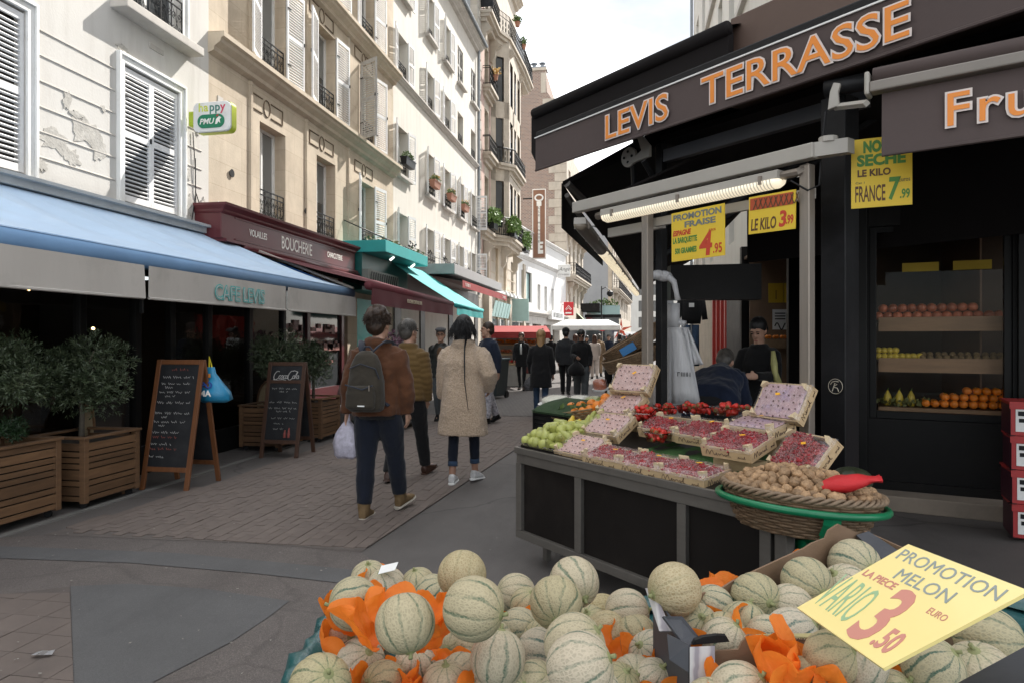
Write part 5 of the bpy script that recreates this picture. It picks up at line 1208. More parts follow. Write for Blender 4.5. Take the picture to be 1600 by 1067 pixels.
mo = MB(); pb_ = Mai @ at_depth(1302, 150, 3.85); mo.slab([pb_ + Vector(q_) * .62 for q_ in ((-.05, 0, -.12), (.05, 0, -.1), (.04, 0, .02), (.06, 0, .1), (.0, 0, .12), (-.03, 0, .04))], .03, (0, 1, 0)); mo.build('bracket', m_whitebar, a3, bev=.005)
cbm = MB(); cbm.tube([Mai @ at_depth(1290, 175, 3.85), Mai @ at_depth(1284, 230, 3.85), Mai @ at_depth(1280, 290, 3.85), Mai @ at_depth(1262, 298, 3.85), Mai @ at_depth(1235, 283, 3.85)], .006, 5); cbm.build('power_cable', m_iron, a3)
# round sticker on the black post
sk = tag(MB().build('sticker', m_black), 'round black sticker with pale script on the black post', 'sticker')
sx, sz = tl(1306, 603, 1.14); stc = MB(); stc.lathe([(.001, 0), (.05, 0), (.05, .002), (.001, .002)], 24); sk.data = stc.mesh('sticker', m_iron); sk.location = tw(sx, 1.138, sz); sk.rotation_euler = (PI / 2, 0, TR)
f = MB(); f.tube([(.044 * math.cos(a * PI / 12), .044 * math.sin(a * PI / 12), .003) for a in range(24)], .0018, 4, closed=True); f.tube([(-.02, -.03, .003), (-.01, .0, .003), (.01, .012, .003), (-.005, .018, .003), (-.01, -.005, .003), (.012, -.01, .003), (.02, -.03, .003)], .003, 4); f.tube([(-.03, .01, .003), (-.02, .025, .003), (0, .03, .003), (.02, .028, .003)], .0025, 4); f.build('script_mark', flat('sticker_ink', (.42, .38, .30)), sk)
# ------------------------------------------------------------------ yellow price posters
m_yel = mat('poster_paper', (.72, .50, .035), .55, .05, 3, .1, 12)
i_dk = flat('ink_dark', (.06, .065, .055)); i_rd = flat('ink_red', (.52, .05, .02)); i_gr = flat('ink_green', (.07, .22, .04)); i_br = flat('ink_brown', (.10, .045, .015)); i_gy = flat('ink_grey', (.16, .18, .17))
def poster(lab, corners_y, pts, y):
 (xa, za), (xb, zb), (xc, zc), (xd, zd) = [tl(*p_, y) for p_ in pts]
 w_ = ((xb - xa) + (xc - xd)) / 2; h = ((za - zd) + (zb - zc)) / 2; tilt = math.atan2(zb - za, xb - xa)
 t = thing('price_poster', lab, 'poster', tw(xd, y, zd), TR, 'yellow price posters on the market canopy'); t.rotation_euler = (0, -tilt, TR)
 f = MB(); f.box(0, w_, -.003, .003, 0, h); f.build('sheet', m_yel, t)
 return t, w_, h
def tt(t, s, x, z, h, wid, m, shear=0, off=.002):
 """text fitted to a height and width"""
 o = text(s, h / .72, t, (x, -.004, z), m, ext=.0006, off=off, shear=shear); xs_ = [v.co.x for v in o.data.vertices]
 o.scale.x = wid / max(.001, max(xs_) - min(xs_)); return o
t, w_, h = poster('yellow poster PROMOTION FRAISE with a big red 4 under the tube lamp', 0, [(1045, 335), (1128, 318), (1132, 398), (1050, 410)], .76)
tt(t, 'PROMOTION', .015, h - .055, .04, w_ - .04, i_gy); tt(t, 'FRAISE', .11, h - .108, .038, w_ * .58, i_gy)
tt(t, 'ESPAGNE', .012, h - .155, .034, w_ * .36, i_rd, .25); tt(t, 'LA BARQUETTE', .012, h - .205, .036, w_ * .47, i_gr); tt(t, '500 GRAMMES', .03, h - .275, .036, w_ * .42, i_gr)
tt(t, '4', w_ * .54, .02, .15, w_ * .24, i_rd, .1, .006); tt(t, '.95', w_ * .79, .025, .06, w_ * .16, i_rd); tt(t, 'EUROS', w_ * .72, h - .16, .016, w_ * .12, i_rd, 0, .0)
t, w_, h = poster('wide yellow poster LE KILO with a red printed band', 0, [(1170, 308), (1243, 295), (1243, 355), (1170, 367)], .79)
f = MB(); f.box(.01, w_ - .015, -.0055, -.0035, h - .082, h - .012); f.build('red_band', flat('band_red', (.42, .07, .02)), t)
f = MB()
for k in range(9): f.slab([(.03 + k * .034, -.0065, h - .08), (.037 + k * .034, -.0065, h - .08), (.062 + k * .034, -.0065, h - .02), (.055 + k * .034, -.0065, h - .02)], .001, (0, -1, 0)); f.slab([(.06 + k * .034, -.0065, h - .08), (.066 + k * .034, -.0065, h - .08), (.045 + k * .034, -.0065, h - .02), (.039 + k * .034, -.0065, h - .02)], .001, (0, -1, 0))
f.build('band_lettering', i_br, t)
tt(t, 'LE KILO', .015, .02, .07, w_ * .55, i_br, .12); tt(t, '3', w_ * .65, .025, .09, w_ * .16, i_rd, .1, .004); tt(t, '.99', w_ * .81, .035, .05, w_ * .15, i_rd)
t = thing('price_poster', 'tall yellow poster NOIX SECHE LE KILO hanging beside the fruit awning', 'poster', at_depth(1330, 327, 3.85), -.28, 'yellow price posters on the market canopy'); w_, h = .298, .385
f = MB(); f.box(0, w_, -.003, .003, 0, h); f.build('sheet', m_yel, t)
tt(t, 'NOIX', w_ * .2, h - .075, .06, w_ * .5, i_gr, 0, .005); tt(t, 'SECHE', w_ * .1, h - .15, .06, w_ * .8, i_gr, 0, .004); tt(t, 'LE KILO', w_ * .1, h - .21, .038, w_ * .55, i_br)
tt(t, 'Cat 1', w_ * .07, h - .25, .012, w_ * .15, i_dk, 0, 0); tt(t, 'FRANCE', w_ * .06, .035, .09, w_ * .5, i_br, 0, .002); tt(t, '7', w_ * .6, .04, .12, w_ * .2, i_gr, .1, .005); tt(t, '.99', w_ * .8, .04, .05, w_ * .16, i_gr); tt(t, 'Euros', w_ * .78, .13, .025, w_ * .18, i_dk, 0, 0)
# ------------------------------------------------------------------ the fruit stall
m_stallmetal = mat('stall_metal', (.20, .185, .165), .4, .08, 2, .06, 60, metal=.55, stretch=(1, 20, 20), dirt=(.12, .11, .10), dirtscale=4, dirtamt=.5)
m_panel = mat('stall_panel', (.011, .009, .008), .42, .25, 1.5, .05, 30, spec=.25, dirt=(.028, .023, .02), dirtscale=3, dirtamt=.6)
m_turf = mat('turf_mat', (.045, .12, .03), .85, .3, 30, .9, 260, bdist=.006)
SL_, SD_ = 2.12, 1.05
stl = tth('fruit_stall', 'metal-edged fruit stall with dark panels carrying berries and pears', 'market stall')
EX = 1.46                                             # the right end is cut at an angle
def top(i0, z0, z1, nm, m): f = MB(); f.slab([(i0, i0, z0), (SL_ - i0 * 1.6, i0, z0), (EX - i0 * 1.6, SD_ - i0, z0), (i0, SD_ - i0, z0)], z1 - z0, (0, 0, 1)); return f.build(nm, m, stl, bev=.004)
top(0, .755, .80, 'top_rim', m_stallmetal); top(.012, .69, .753, 'top_beam', m_stallmetal)
for x in (.03, .66, 1.49, 1.99): f = MB(); f.box(x - .03, x + .03, .016, .07, .22, .689); f.build('upright', m_stallmetal, stl, bev=.003)
f = MB(); f.box(2.04, 2.10, .016, .076, .0, .689); f.build('upright', m_stallmetal, stl, bev=.003)
f = MB(); f.box(.0, 2.02, .014, .075, .165, .219); f.build('bottom_rail', m_stallmetal, stl, bev=.004)
for a, b in ((.06, .63), (.69, 1.46), (1.52, 1.96)): f = MB(); f.box(a + .001, b - .001, .045, .06, .22, .688); f.build('panel', m_panel, stl)
f = MB(); f.box(.014, .055, .08, SD_ - .02, .22, .688); f.build('panel', m_panel, stl); f = MB(); f.slab([(2.06, .08, .22), (1.47, SD_ - .03, .22), (1.44, SD_ - .03, .22), (2.03, .08, .22)], .468, (0, 0, 1)); f.build('panel', m_panel, stl)
for x in (.12, 1.2):
 for y in (.2, .9): f = MB(); f.box(x - .02, x + .02, y - .02, y + .02, 0, .2); f.build('foot', m_stallmetal, stl)
f = MB(); f.slab([(.02, .02, .801), (SL_ - .04, .02, .801), (EX - .03, SD_, .93), (.02, SD_, .93)], -.02, (0, 0, 1)); f.build('sloping_top', m_panel, stl)
gx = MB(); nx, ny = 60, 22
vs = []
for j in range(ny + 1):
 for i in range(nx + 1):
  y = .22 + .62 * j / ny; x = .85 + (SL_ - .9 - (SL_ - EX) * y / SD_) * i / nx; z = .812 + .1 * y + .006 * math.sin(i * .4) * math.sin(j * .5) + random.uniform(0, .004); vs.append((x, y, z))
gx.add(vs, [(j * (nx + 1) + i, j * (nx + 1) + i + 1, (j + 1) * (nx + 1) + i + 1, (j + 1) * (nx + 1) + i) for j in range(ny) for i in range(nx)])
tm = gx.build('turf_mat', m_turf, None); tm.matrix_world = TM; tag(tm, 'green artificial turf mat spread between the berry crates', 'mat')
# ---- berry crates
m_crate = mat('poplar_crate', (.50, .36, .20), .7, .16, 3, .25, 60, rand=.1, stretch=(3, 3, 12), dirt=(.36, .25, .13), dirtscale=7, dirtamt=.5)
m_ink = flat('crate_ink', (.05, .025, .018))
m_pink = mat('pink_paper', (.50, .31, .28), .7, .14, 9, .5, 26, bdist=.01, dirt=(.62, .46, .43), dirtscale=8, dirtamt=.6)
m_purple = mat('purple_paper', (.44, .29, .31), .7, .25, 7, .5, 26, bdist=.01, dirt=(.25, .19, .36), dirtscale=7, dirtamt=.9)
m_film = foil('clear_film', (.80, .70, .70), .07); m_film2 = foil('milky_film', (.70, .50, .50), .26)
m_stk = flat('orange_sticker', (.85, .42, .02), .5)
m_rasp = mat('raspberry', (.27, .010, .016), .38, .3, 30, 0, rand=.25)
m_straw = mat('strawberry', (.48, .02, .012), .3, .2, 20, .5, 220, rand=.18, bdist=.002)
CW, CD_, CH = .315, .225, .075
def raspberry_mesh(seed):
 r = random.Random(seed); f = MB(); f.ball((0, 0, 0), (.0105, .0105, .012), n=8, m=6)
 for i in range(16):
  t = i / 16; ph = i * 2.4; z = -.011 + .024 * t; rr = .0115 * math.sqrt(max(.05, 1 - ((z) / .0125) ** 2)); f.ball((rr * math.cos(ph), rr * math.sin(ph), z), .0042, n=5, m=4)
 return f.mesh('raspberry', m_rasp, True)
me_ra = [raspberry_mesh(i) for i in range(2)]
SCRIPT = [(0, 0), (.02, .55), (.06, .95), (.1, .5), (.12, 0), (.16, .6), (.21, .95), (.24, .4), (.27, 0), (.32, .12), (.36, .45), (.33, .5), (.31, .2), (.36, .02), (.41, .4), (.43, .05), (.48, .45), (.52, .42), (.55, .05), (.60, .4), (.64, .3), (.60, .02), (.68, .3), (.74, .95), (.71, .9), (.71, .05), (.77, .1)]
CRATE_ME = {}
def crate_meshes():
 if CRATE_ME: return CRATE_ME
 b = MB(); b.box(-CW / 2, CW / 2, -.004, .004, 0, CH * .82); CRATE_ME['long'] = b.mesh('side_board', m_crate)
 b = MB(); b.box(-CD_ / 2 + .009, CD_ / 2 - .009, -.004, .004, 0, CH * .82); CRATE_ME['short'] = b.mesh('side_board', m_crate)
 b = MB(); b.slab([(0, 0, 0), (.034, 0, 0), (0, .034, 0)], CH + .018, (0, 0, 1)); CRATE_ME['post'] = b.mesh('corner_post', mat('post_wood', (.58, .46, .29), .7, .1, 5, .2, 60))
 b = MB(); b.box(-CW / 2 + .005, CW / 2 - .005, -CD_ / 2 + .005, CD_ / 2 - .005, .002, .008); CRATE_ME['base'] = b.mesh('base', m_crate)
 b = MB(); b.box(-CW / 2 + .009, CW / 2 - .009, -CD_ / 2 + .009, CD_ / 2 - .009, 0, .004); CRATE_ME['liner'] = b.mesh('liner', flat('berry_gap_shade', (.05, .006, .008)))  # added sheet under the berries, shade of the gaps put into its colour
 b = MB(); b.tube([(x * .21, -.0055, y * .030) for x, y in SCRIPT], .0016, 4); b.tube([(.175 + x * .1, -.0055, y * .018) for x, y in SCRIPT[8:]], .0011, 4); CRATE_ME['ink'] = b.mesh('lettering', m_ink)
 for k, mm in (('pink', m_pink), ('purple', m_purple)):
  r = random.Random(len(k)); nx, ny = 18, 13; vs = []
  for j in range(ny + 1):
   for i in range(nx + 1): vs.append(((i / nx - .5) * (CW - .02), (j / ny - .5) * (CD_ - .02), CH * .86 + r.uniform(-.003, .003) + .006 * math.sin(i / nx * PI) * math.sin(j / ny * PI)))
  b = MB(); b.add(vs, [(j * (nx + 1) + i, j * (nx + 1) + i + 1, (j + 1) * (nx + 1) + i + 1, (j + 1) * (nx + 1) + i) for j in range(ny) for i in range(nx)]); CRATE_ME[k] = b.mesh('paper_cover', mm, True)
 r = random.Random(4); b = MB()
 for i in range(7):
  for j in range(5):
   x, y = (i / 6 - .5) * CW * .82 + r.uniform(-.012, .012), (j / 4 - .5) * CD_ * .8 + r.uniform(-.012, .012); b.lathe([(.0001, 0), (.0055, 0), (.0045, .0025), (.0001, .0028)], 7, (x, y, CH * .86 + .004 + .006 * math.cos(x * 8) * math.cos(y * 12)))
 CRATE_ME['dots'] = b.mesh('paper_holes', flat('hole_dark', (.07, .015, .015)))
 for k in ('film', 'film2'):
  r = random.Random(9); nx, ny = 22, 16; vs = []
  for j in range(ny + 1):
   for i in range(nx + 1):
    ex = abs(i / nx - .5) * 2; ey = abs(j / ny - .5) * 2; dz = -.03 if (ex > .99 or ey > .99) else 0
    vs.append(((i / nx - .5) * (CW + .012), (j / ny - .5) * (CD_ + .012), CH + .008 + dz + r.uniform(-.0022, .0022) - .004 * math.sin(i / nx * PI)))
  b = MB(); b.add(vs, [(j * (nx + 1) + i, j * (nx + 1) + i + 1, (j + 1) * (nx + 1) + i + 1, (j + 1) * (nx + 1) + i) for j in range(ny) for i in range(nx)]); CRATE_ME[k] = b.mesh('film', m_film if k == 'film' else m_film2, True)
 b = MB(); b.slab([(-.019, 0, 0), (-.008, -.011, 0), (.019, 0, 0), (.008, .011, 0)], .0015, (0, 0, 1)); CRATE_ME['stk'] = b.mesh('sticker', m_stk)
 return CRATE_ME
def crate(px, py, y, tilt, yaw, kind, lab, nb=0, zoff=0, roll=0):
 """crate with its centre at photograph point (px, py) in terrace plane y; tilt raises the back"""
 x, z = tl(px, py, y); M = crate_meshes()
 t = thing('berry_crate', lab, 'crate', tw(x, y, z), TR, 'wooden berry crates on the stall'); t.rotation_euler = Euler((tilt, roll, TR + yaw))
 c = -CH * .6
 def k(nm, key, loc, rz=0, par=t): o = inst(nm, M[key], par, (loc[0], loc[1], loc[2] + (c if par is t else 0)), (0, 0, rz)); return o
 fr = k('side_board', 'long', (0, -CD_ / 2 + .004, 0)); k('side_board', 'long', (0, CD_ / 2 - .004, 0)); sr = k('side_board', 'short', (CW / 2 - .004, 0, 0), PI / 2); k('side_board', 'short', (-CW / 2 + .004, 0, 0), PI / 2)
 k('lettering', 'ink', (-CW * .40, 0, .016), 0, fr); o = k('lettering', 'ink', (-.085, -.0, .016), 0, sr); o.scale = (.72, 1, 1)
 for sx, sy, rz in ((-1, -1, 0), (1, -1, PI / 2), (1, 1, PI), (-1, 1, -PI / 2)): k('corner_post', 'post', (sx * (CW / 2 - .009), sy * (CD_ / 2 - .009), 0), rz)
 k('base', 'base', (0, 0, 0)); (k('liner', 'liner', (0, 0, CH * .42)) if nb else None)
 if kind in ('pink', 'purple'): k('paper_cover', kind, (0, 0, 0)); tag(k('paper_holes', 'dots', (0, 0, 0)), kind='stuff')
 k('film', 'film2' if kind == 'milky' else 'film', (0, 0, 0));
 o = k('sticker', 'stk', (random.uniform(-.03, .03), random.uniform(.0, .05), CH + .014), random.uniform(-.6, .6))
 if nb:
  Mx = Matrix.Translation(tw(x, y, z)) @ t.rotation_euler.to_matrix().to_4x4()
  n = 0
  for j in range(6):
   for i in range(8):
    if n >= nb: break
    p = Mx @ Vector(((i - 3.5) * .0355 + random.uniform(-.007, .007), (j - 2.5) * .034 + random.uniform(-.006, .006), c + CH * .72 + random.uniform(-.005, .008)))
    o = inst('raspberry', random.choice(me_ra), None, p, (random.uniform(-1.2, 1.2), random.uniform(-1.2, 1.2), random.uniform(0, 6)), (random.uniform(1.6, 1.95),) * 3)
    tag(o, 'raspberry in the ' + lab, 'raspberry', 'raspberries in the wooden crates'); n += 1
 return t
random.seed(77)
crate(909, 698, .13, .42, .0, 'pink', 'pink paper covered crate at the front beside the pears')
crate(958, 712, .12, .12, 0, 'milky', 'film-wrapped front crate right of the pink one by the pears', 42)
crate(1018, 724, .12, .12, 0, 'milky', 'film-wrapped crate in the middle of the front row', 42)
crate(1084, 737, .12, .12, 0, 'milky', 'film-wrapped front crate nearest the walnut basket', 42)
crate(951, 665, .40, .55, .05, 'pink', 'pink paper covered crate second up the slope by the pears')
crate(971, 633, .62, .60, .05, 'pink', 'pink paper covered crate third up the slope, under the steep one')
crate(990, 592, .72, .98, .18, 'pink', 'steeply propped pink paper covered crate against the aluminium post')
crate(1043, 665, .56, .30, 0, 'clear', 'clear film crate behind the punnet', 36)
crate(1104, 673, .50, .34, 0, 'clear', 'clear film crate in the middle of the back row', 40)
crate(1152, 692, .33, .30, 0, 'clear', 'raised clear film crate over the turf mat', 54)
crate(1185, 664, .56, .20, 0, 'purple', 'mostly hidden crate under the steep purple one')
crate(1222, 628, .66, 1.02, -.12, 'purple', 'steeply propped purple paper crate against the right post')
crate(1254, 709, .36, .85, -.35, 'clear', 'tilted clear film pack above the walnuts', 44)
# support blocks under raised crates
f = MB()
for px, py, y in ((1152, 712, .38), (951, 690, .45), (1222, 680, .75), (985, 640, .8)):
 x, z = tl(px, py, y); f.box(x - .12, x + .12, y - .05, y + .1, .80, max(.84, z - .02))
f.build('display_block', m_crate, stl)
# ---- strawberries
def strawberry_mesh():
 f = MB(); f.lathe([(.001, -.021), (.007, -.016), (.013, -.006), (.0155, .004), (.013, .012), (.006, .016), (.001, .0165)], 12); f.mi = 1
 for k in range(7):
  a = k * PI * 2 / 7; f.add([(.0, 0, .0165), (.008 * math.cos(a - .3), .008 * math.sin(a - .3), .0175), (.016 * math.cos(a), .016 * math.sin(a), .013), (.008 * math.cos(a + .3), .008 * math.sin(a + .3), .0175)], [(0, 1, 2, 3)])
 return f.mesh('strawberry', [m_straw, m_greenstem], True)
me_st = strawberry_mesh()
m_plast = glass_clear('clear_plastic', (.95, .93, .93), .10)
def punnet(px, py, y, w_, d_, h, lab, nberry, grp='clear plastic berry punnets', tilt=0, yaw=0):
 x, z = tl(px, py, y); t = thing('punnet', lab, 'punnet', tw(x, y, z), TR, grp); t.rotation_euler = Euler((tilt, 0, TR + yaw))
 f = MB(); sec = lambda s, zz: [(sx * w_ / 2 * s, sy * d_ / 2 * s, zz) for sx, sy in ((-1, -1), (1, -1), (1, 1), (-1, 1))]
 f.rings([sec(.8, -h / 2), sec(.98, h / 2)], cap=False); f.add(sec(.8, -h / 2), [(0, 1, 2, 3)]); f.build('tub', m_plast, t)
 f = MB(); f.tube([(p_[0], p_[1], p_[2]) for p_ in sec(1.0, h / 2)], .004, 5, closed=True); f.build('rim', m_plast, t)
 Mx = Matrix.Translation(tw(x, y, z)) @ t.rotation_euler.to_matrix().to_4x4()
 for i in range(nberry):
  lay = i / nberry; p = Mx @ Vector((random.uniform(-.42, .42) * w_ * (1 - .2 * lay), random.uniform(-.4, .4) * d_ * (1 - .2 * lay), -h * .35 + lay * (h * 1.0) + .01))
  tag(inst('strawberry', me_st, None, p, (random.uniform(-2, 2), random.uniform(-2, 2), random.uniform(0, 6)), (random.uniform(1.0, 1.35),) * 3), 'strawberry in the ' + lab, 'strawberry', 'strawberries in the punnets')
punnet(1030, 683, .42, .15, .11, .06, 'clear punnet standing alone on the turf mat', 24)
punnet(1006, 650, .62, .16, .12, .09, 'tilted punnet beside the pink crates', 26, tilt=.3, yaw=.3)
punnet(1035, 641, .86, .20, .13, .05, 'back row punnet nearest the dark post', 22)
punnet(1085, 640, .86, .22, .13, .05, 'back row punnet in the middle', 26)
punnet(1150, 643, .80, .30, .13, .055, 'long back row punnet beside the steep purple crate', 24)
# ---- pears, oranges, trays on the left end
m_pear = mat('green_pear', (.37, .39, .105), .42, .2, 5, .1, 90, rand=.12, dirt=(.38, .34, .08), dirtscale=9, dirtamt=.5)
m_pear2 = mat('yellow_pear', (.60, .42, .04), .42, .2, 5, .1, 90, dirt=(.6, .25, .04), dirtscale=5, dirtamt=.7)
def pear_mesh(m, name='pear'):
 f = MB(); f.lathe([(.001, -.036), (.016, -.037), (.030, -.027), (.0355, -.008), (.031, .012), (.021, .034), (.0155, .052), (.0125, .064), (.008, .070), (.002, .071)], 16); f.mi = 1; f.tube([(0, 0, .068), (.002, .001, .08), (.006, .002, .092)], .0017, 5)
 return f.mesh(name, [m, mat('stalk_brown', (.08, .05, .025), .8, .2, 9, 0)], True)
me_pe = pear_mesh(m_pear); me_py = pear_mesh(m_pear2)
tr_ = tth('fruit_tray', 'shallow dark tray under the heap of green pears', 'tray', None, tw(.02, .03, .802)); f = MB(); f.box(.02, .43, .0, .5, .0, .012); f.build('tray', m_panel, tr_); f = MB(); f.tube([(.02, 0, .02), (.43, 0, .02), (.43, .5, .03), (.02, .5, .03)], .012, 5, closed=True); f.build('rim', m_plast, tr_)
random.seed(14); k = 0
for lay, (nx, ny, x0, y0) in enumerate(((6, 7, .07, .06), (5, 5, .11, .10), (3, 4, .17, .17))):
 for j in range(ny):
  for i in range(nx):
   p = tw(x0 + i * .068 + random.uniform(-.01, .01), y0 + j * .07 + random.uniform(-.01, .01), .845 + lay * .046 + j * .006)
   yl = (lay == 2 and j == 3 and i < 2)
   o = inst('pear', me_py if yl else me_pe, None, p, (random.uniform(.8, 1.9), random.uniform(-.5, .5), random.uniform(0, 6.3)), (random.uniform(.92, 1.08),) * 3)
   tag(o, 'yellow red-cheeked pear at the back of the pear heap' if yl else 'green pear in the heap on the corner of the stall', 'pear', 'pears on the stall'); k += 1
for i, (px, py) in enumerate(((917, 662), (928, 664), (939, 662), (923, 655), (936, 652))):
 x, z = tl(px, py, .40 + .02 * i); tag(inst('pear', me_pe, None, tw(x, .40 + .02 * i, z), (random.uniform(-.4, .4), .3, i * 1.7)), 'green pear standing in the small group between oranges and pink crates', 'pear', 'pears on the stall')
ob = tth('orange_basket', 'low wicker basket edge holding the oranges', 'basket')
f = MB()
for r_ in range(5):
 (xa, za), (xb, zb) = tl(862, 664 - r_ * 4, .62), tl(925, 655 - r_ * 4, .62); f.tube([(xa + (xb - xa) * i / 24, .62 + .006 * math.sin(i * PI / 2 + r_ * PI), za + (zb - za) * i / 24) for i in range(25)], .009, 5)
f.build('wicker_side', mat('wicker_light', (.20, .13, .06), .6, .3, 20, .2, 60), ob, kind='stuff')
for i, (px, py, y) in enumerate(((872, 650, .68), (886, 647, .7), (899, 645, .68), (912, 643, .7), (893, 636, .78), (908, 634, .8), (922, 640, .74), (934, 634, .78), (944, 630, .8), (925, 631, .84), (880, 640, .76), (897, 655, .66), (947, 622, .86))):
 x, z = tl(px, py, y); tag(inst('orange', me_or, None, tw(x, y, z), (random.uniform(-.6, .6), random.uniform(-.6, .6), i), (1.18,) * 3), 'large orange in the wicker basket behind the pears', 'orange', 'oranges on the stall')
f = MB(); random.seed(2)
for px, py, y in ((904, 640, .72), (885, 641, .72), (921, 636, .76)):
 x, z = tl(px, py, y); leafcloud(f, (x, y - .04, z + .01), (.03, .02, .02), 9, (.03, .06))
o = f.build('orange_leaves', m_greenstem, None, label='dark green leaves lying among the oranges on the stall', cat='leaves'); o.matrix_world = TM; o['kind'] = 'stuff'
bc = tth('plastic_crate', 'black plastic crate draped with dark turf at the far left end', 'crate', None, at_depth(848, 668, 5.5)); f = MB()
for i in range(5): f.box(-.12, .3, -.006, .006, -.04 + i * .035, -.015 + i * .035)
f.box(-.125, -.1, -.008, .2, -.06, .14); f.box(.28, .3, -.008, .2, -.06, .14); f.box(-.12, .3, .0, .2, -.06, -.045); f.build('slatted_side', m_black, bc)
f = MB(); awn_surface(f, -.13, .36, (.35, .22), (-.02, .13), nu=14, nv=6, sag=-.02, wob=.004); f.build('turf_drape', mat('dark_turf', (.018, .045, .012), .9, .3, 30, .8, 200), bc)
m_melonflesh = mat('pink_flesh', (.62, .17, .13), .35, .15, 8, .2, 40)
def fruit_pack(px, py, d, w_, m, lab, cat='fruit pack', tilt=.25, ht=.04):
 t = thing('fruit_pack', lab, cat, at_depth(px, py, d), TR, 'wrapped fruit packs at the far end of the stall'); t.rotation_euler = (tilt, 0, TR + random.uniform(-.3, .3))
 f = MB(); f.loft([((0, 0, 0), w_ * .5, w_ * .34), ((0, 0, ht), w_ * .48, w_ * .32), ((0, 0, ht * 1.2), w_ * .3, w_ * .2)], 14, 3); f.build('fruit', m, t, True)
 f = MB(); f.loft([((0, 0, -.012), w_ * .56, w_ * .4), ((0, 0, .004), w_ * .6, w_ * .44)], 14, 4); f.build('tray', m_white, t); f = MB(); f.loft([((0, 0, .005), w_ * .57, w_ * .41), ((0, 0, ht * 1.15), w_ * .54, w_ * .38), ((0, 0, ht * 1.3), w_ * .35, w_ * .25)], 18, 4); f.build('film', m_film, t, True)
m_lem2 = mat('yellow_flesh', (.58, .50, .16), .4, .15, 8, .1, 40); m_pale = mat('pale_flesh', (.62, .62, .52), .4, .15, 8, .1, 40); m_grape = mat('grape_mix', (.30, .33, .07), .35, .5, 30, 0)
fruit_pack(857, 640, 5.75, .2, m_lem2, 'yellow cut fruit under film at the near end of the packs'); fruit_pack(886, 634, 5.85, .17, m_melonflesh, 'pink cut melon under film behind the oranges'); fruit_pack(868, 628, 6.1, .26, m_pale, 'pale cut fruit in a white tray under film'); fruit_pack(905, 627, 6.1, .2, m_pale, 'film-wrapped pale pack beside the grapes'); fruit_pack(928, 628, 6.0, .16, m_grape, 'small pack of green grapes near the bollard'); fruit_pack(938, 607, 6.6, .13, m_apple, 'wrapped red fruit in front of the bollard', ht=.08)
lf = tth('slatted_tray', 'white slatted tray among the fruit packs', 'tray', None, at_depth(895, 634, 5.95)); f = MB()
for i in range(6): f.box(-.02 + i * .03, -.008 + i * .03, -.12, .12, .0, .015)
f.build('slat', m_white, lf)
# bollard, tilted wicker trays behind the stall
bo = thing('bollard', 'black bollard with a white stripe behind the fruit packs', 'bollard', on_ground(951, 705)); f = MB(); f.lathe([(.055, 0), (.055, 1.06), (.06, 1.07), (.06, 1.12), (.04, 1.15), (.001, 1.16)], 14); f.build('shaft', m_black, bo, True); f = MB(); f.rings([[(r * math.cos(k * PI / 10 - 1.9), r * math.sin(k * PI / 10 - 1.9), z) for k in range(3)] for r, z in ((.0565, .62), (.0565, .86))], cap=False); f.build('stripe', m_white, bo)
bo2 = thing('bollard', 'second black bollard farther along the street edge', 'bollard', on_ground(962, 640)); f = MB(); f.lathe([(.055, 0), (.055, 1.0), (.06, 1.01), (.04, 1.08), (.001, 1.09)], 12); f.build('shaft', m_black, bo2, True)
m_wick = mat('wicker_brown', (.16, .10, .055), .6, .35, 25, .2, 60, rand=.1, dirt=(.28, .20, .12), dirtscale=12, dirtamt=.6)
for i, (px, py, d, tl_, lab) in enumerate(((988, 538, 6.3, .5, 'tilted wicker tray with a blue label, upper one'), (990, 560, 6.2, .3, 'lower wicker tray under the blue labelled one'))):
 t = thing('wicker_tray', lab, 'basket', at_depth(px, py, d), 0, 'wicker trays behind the aluminium post'); t.rotation_euler = (.25, -tl_, -.4)
 f = MB()
 for r_ in range(7): f.tube([(x, y, -.05 + r_ * .018) for x, y in [((.27 + .004 * r_) * math.cos(k * PI / 24) + .004 * math.sin(k * PI + r_ * PI), (.16 + .004 * r_) * math.sin(k * PI / 24)) for k in range(48)]], .011, 5, closed=True)
 f.build('woven_side', m_wick, t, kind='stuff'); f = MB(); f.loft([((0, 0, -.055), .26, .155), ((0, 0, -.045), .26, .155)], 24); f.build('base', m_wick, t)
 if i == 0: f = MB(); f.box(-.06, .09, -.205, -.2, -.04, .03); f.build('label', flat('label_blue', (.05, .2, .45)), t)
tag(inst('apple', me_ap, None, at_depth(997, 527, 6.3), (0, 0, 0)), 'red apple in the tilted wicker tray', 'apple')
# plastic bags hanging on the dark post, paper roll
m_bag = mat('grey_plastic', (.52, .52, .53), .45, .1, 3, .5, 18, stretch=(4, 4, .4), bdist=.02)
hb_ = thing('plastic_bags', 'bundle of pale grey plastic bags hanging on the dark post', 'bags', at_depth(1062, 512, 5.75), TR + .3); f = MB()
for k, (x0, y0, x1, w0, w1, zb) in enumerate(((-.06, -.03, -.06, .05, .10, -.64), (-.03, -.05, -.01, .04, .09, -.68), (.0, -.06, .07, .05, .11, -.62), (.03, -.03, .1, .05, .09, -.60), (.05, .0, .17, .03, .04, -.30), (-.02, .01, -.04, .06, .1, -.66))):
 rings = []
 for t in range(8):
  u = t / 7; ring = []
  for a in range(12):
   an = 2 * PI * a / 12; r_ = (w0 + (w1 - w0) * u) * (1 + .22 * math.sin(an * 3 + k) * u); ring.append((x0 + (x1 - x0) * u + r_ * math.cos(an), y0 + r_ * .35 * math.sin(an) + .012 * math.sin(an * 4 + k * 2), zb * u + .01 * math.sin(a * 2 + k) * u))
  rings.append(ring)
 f.rings(rings)
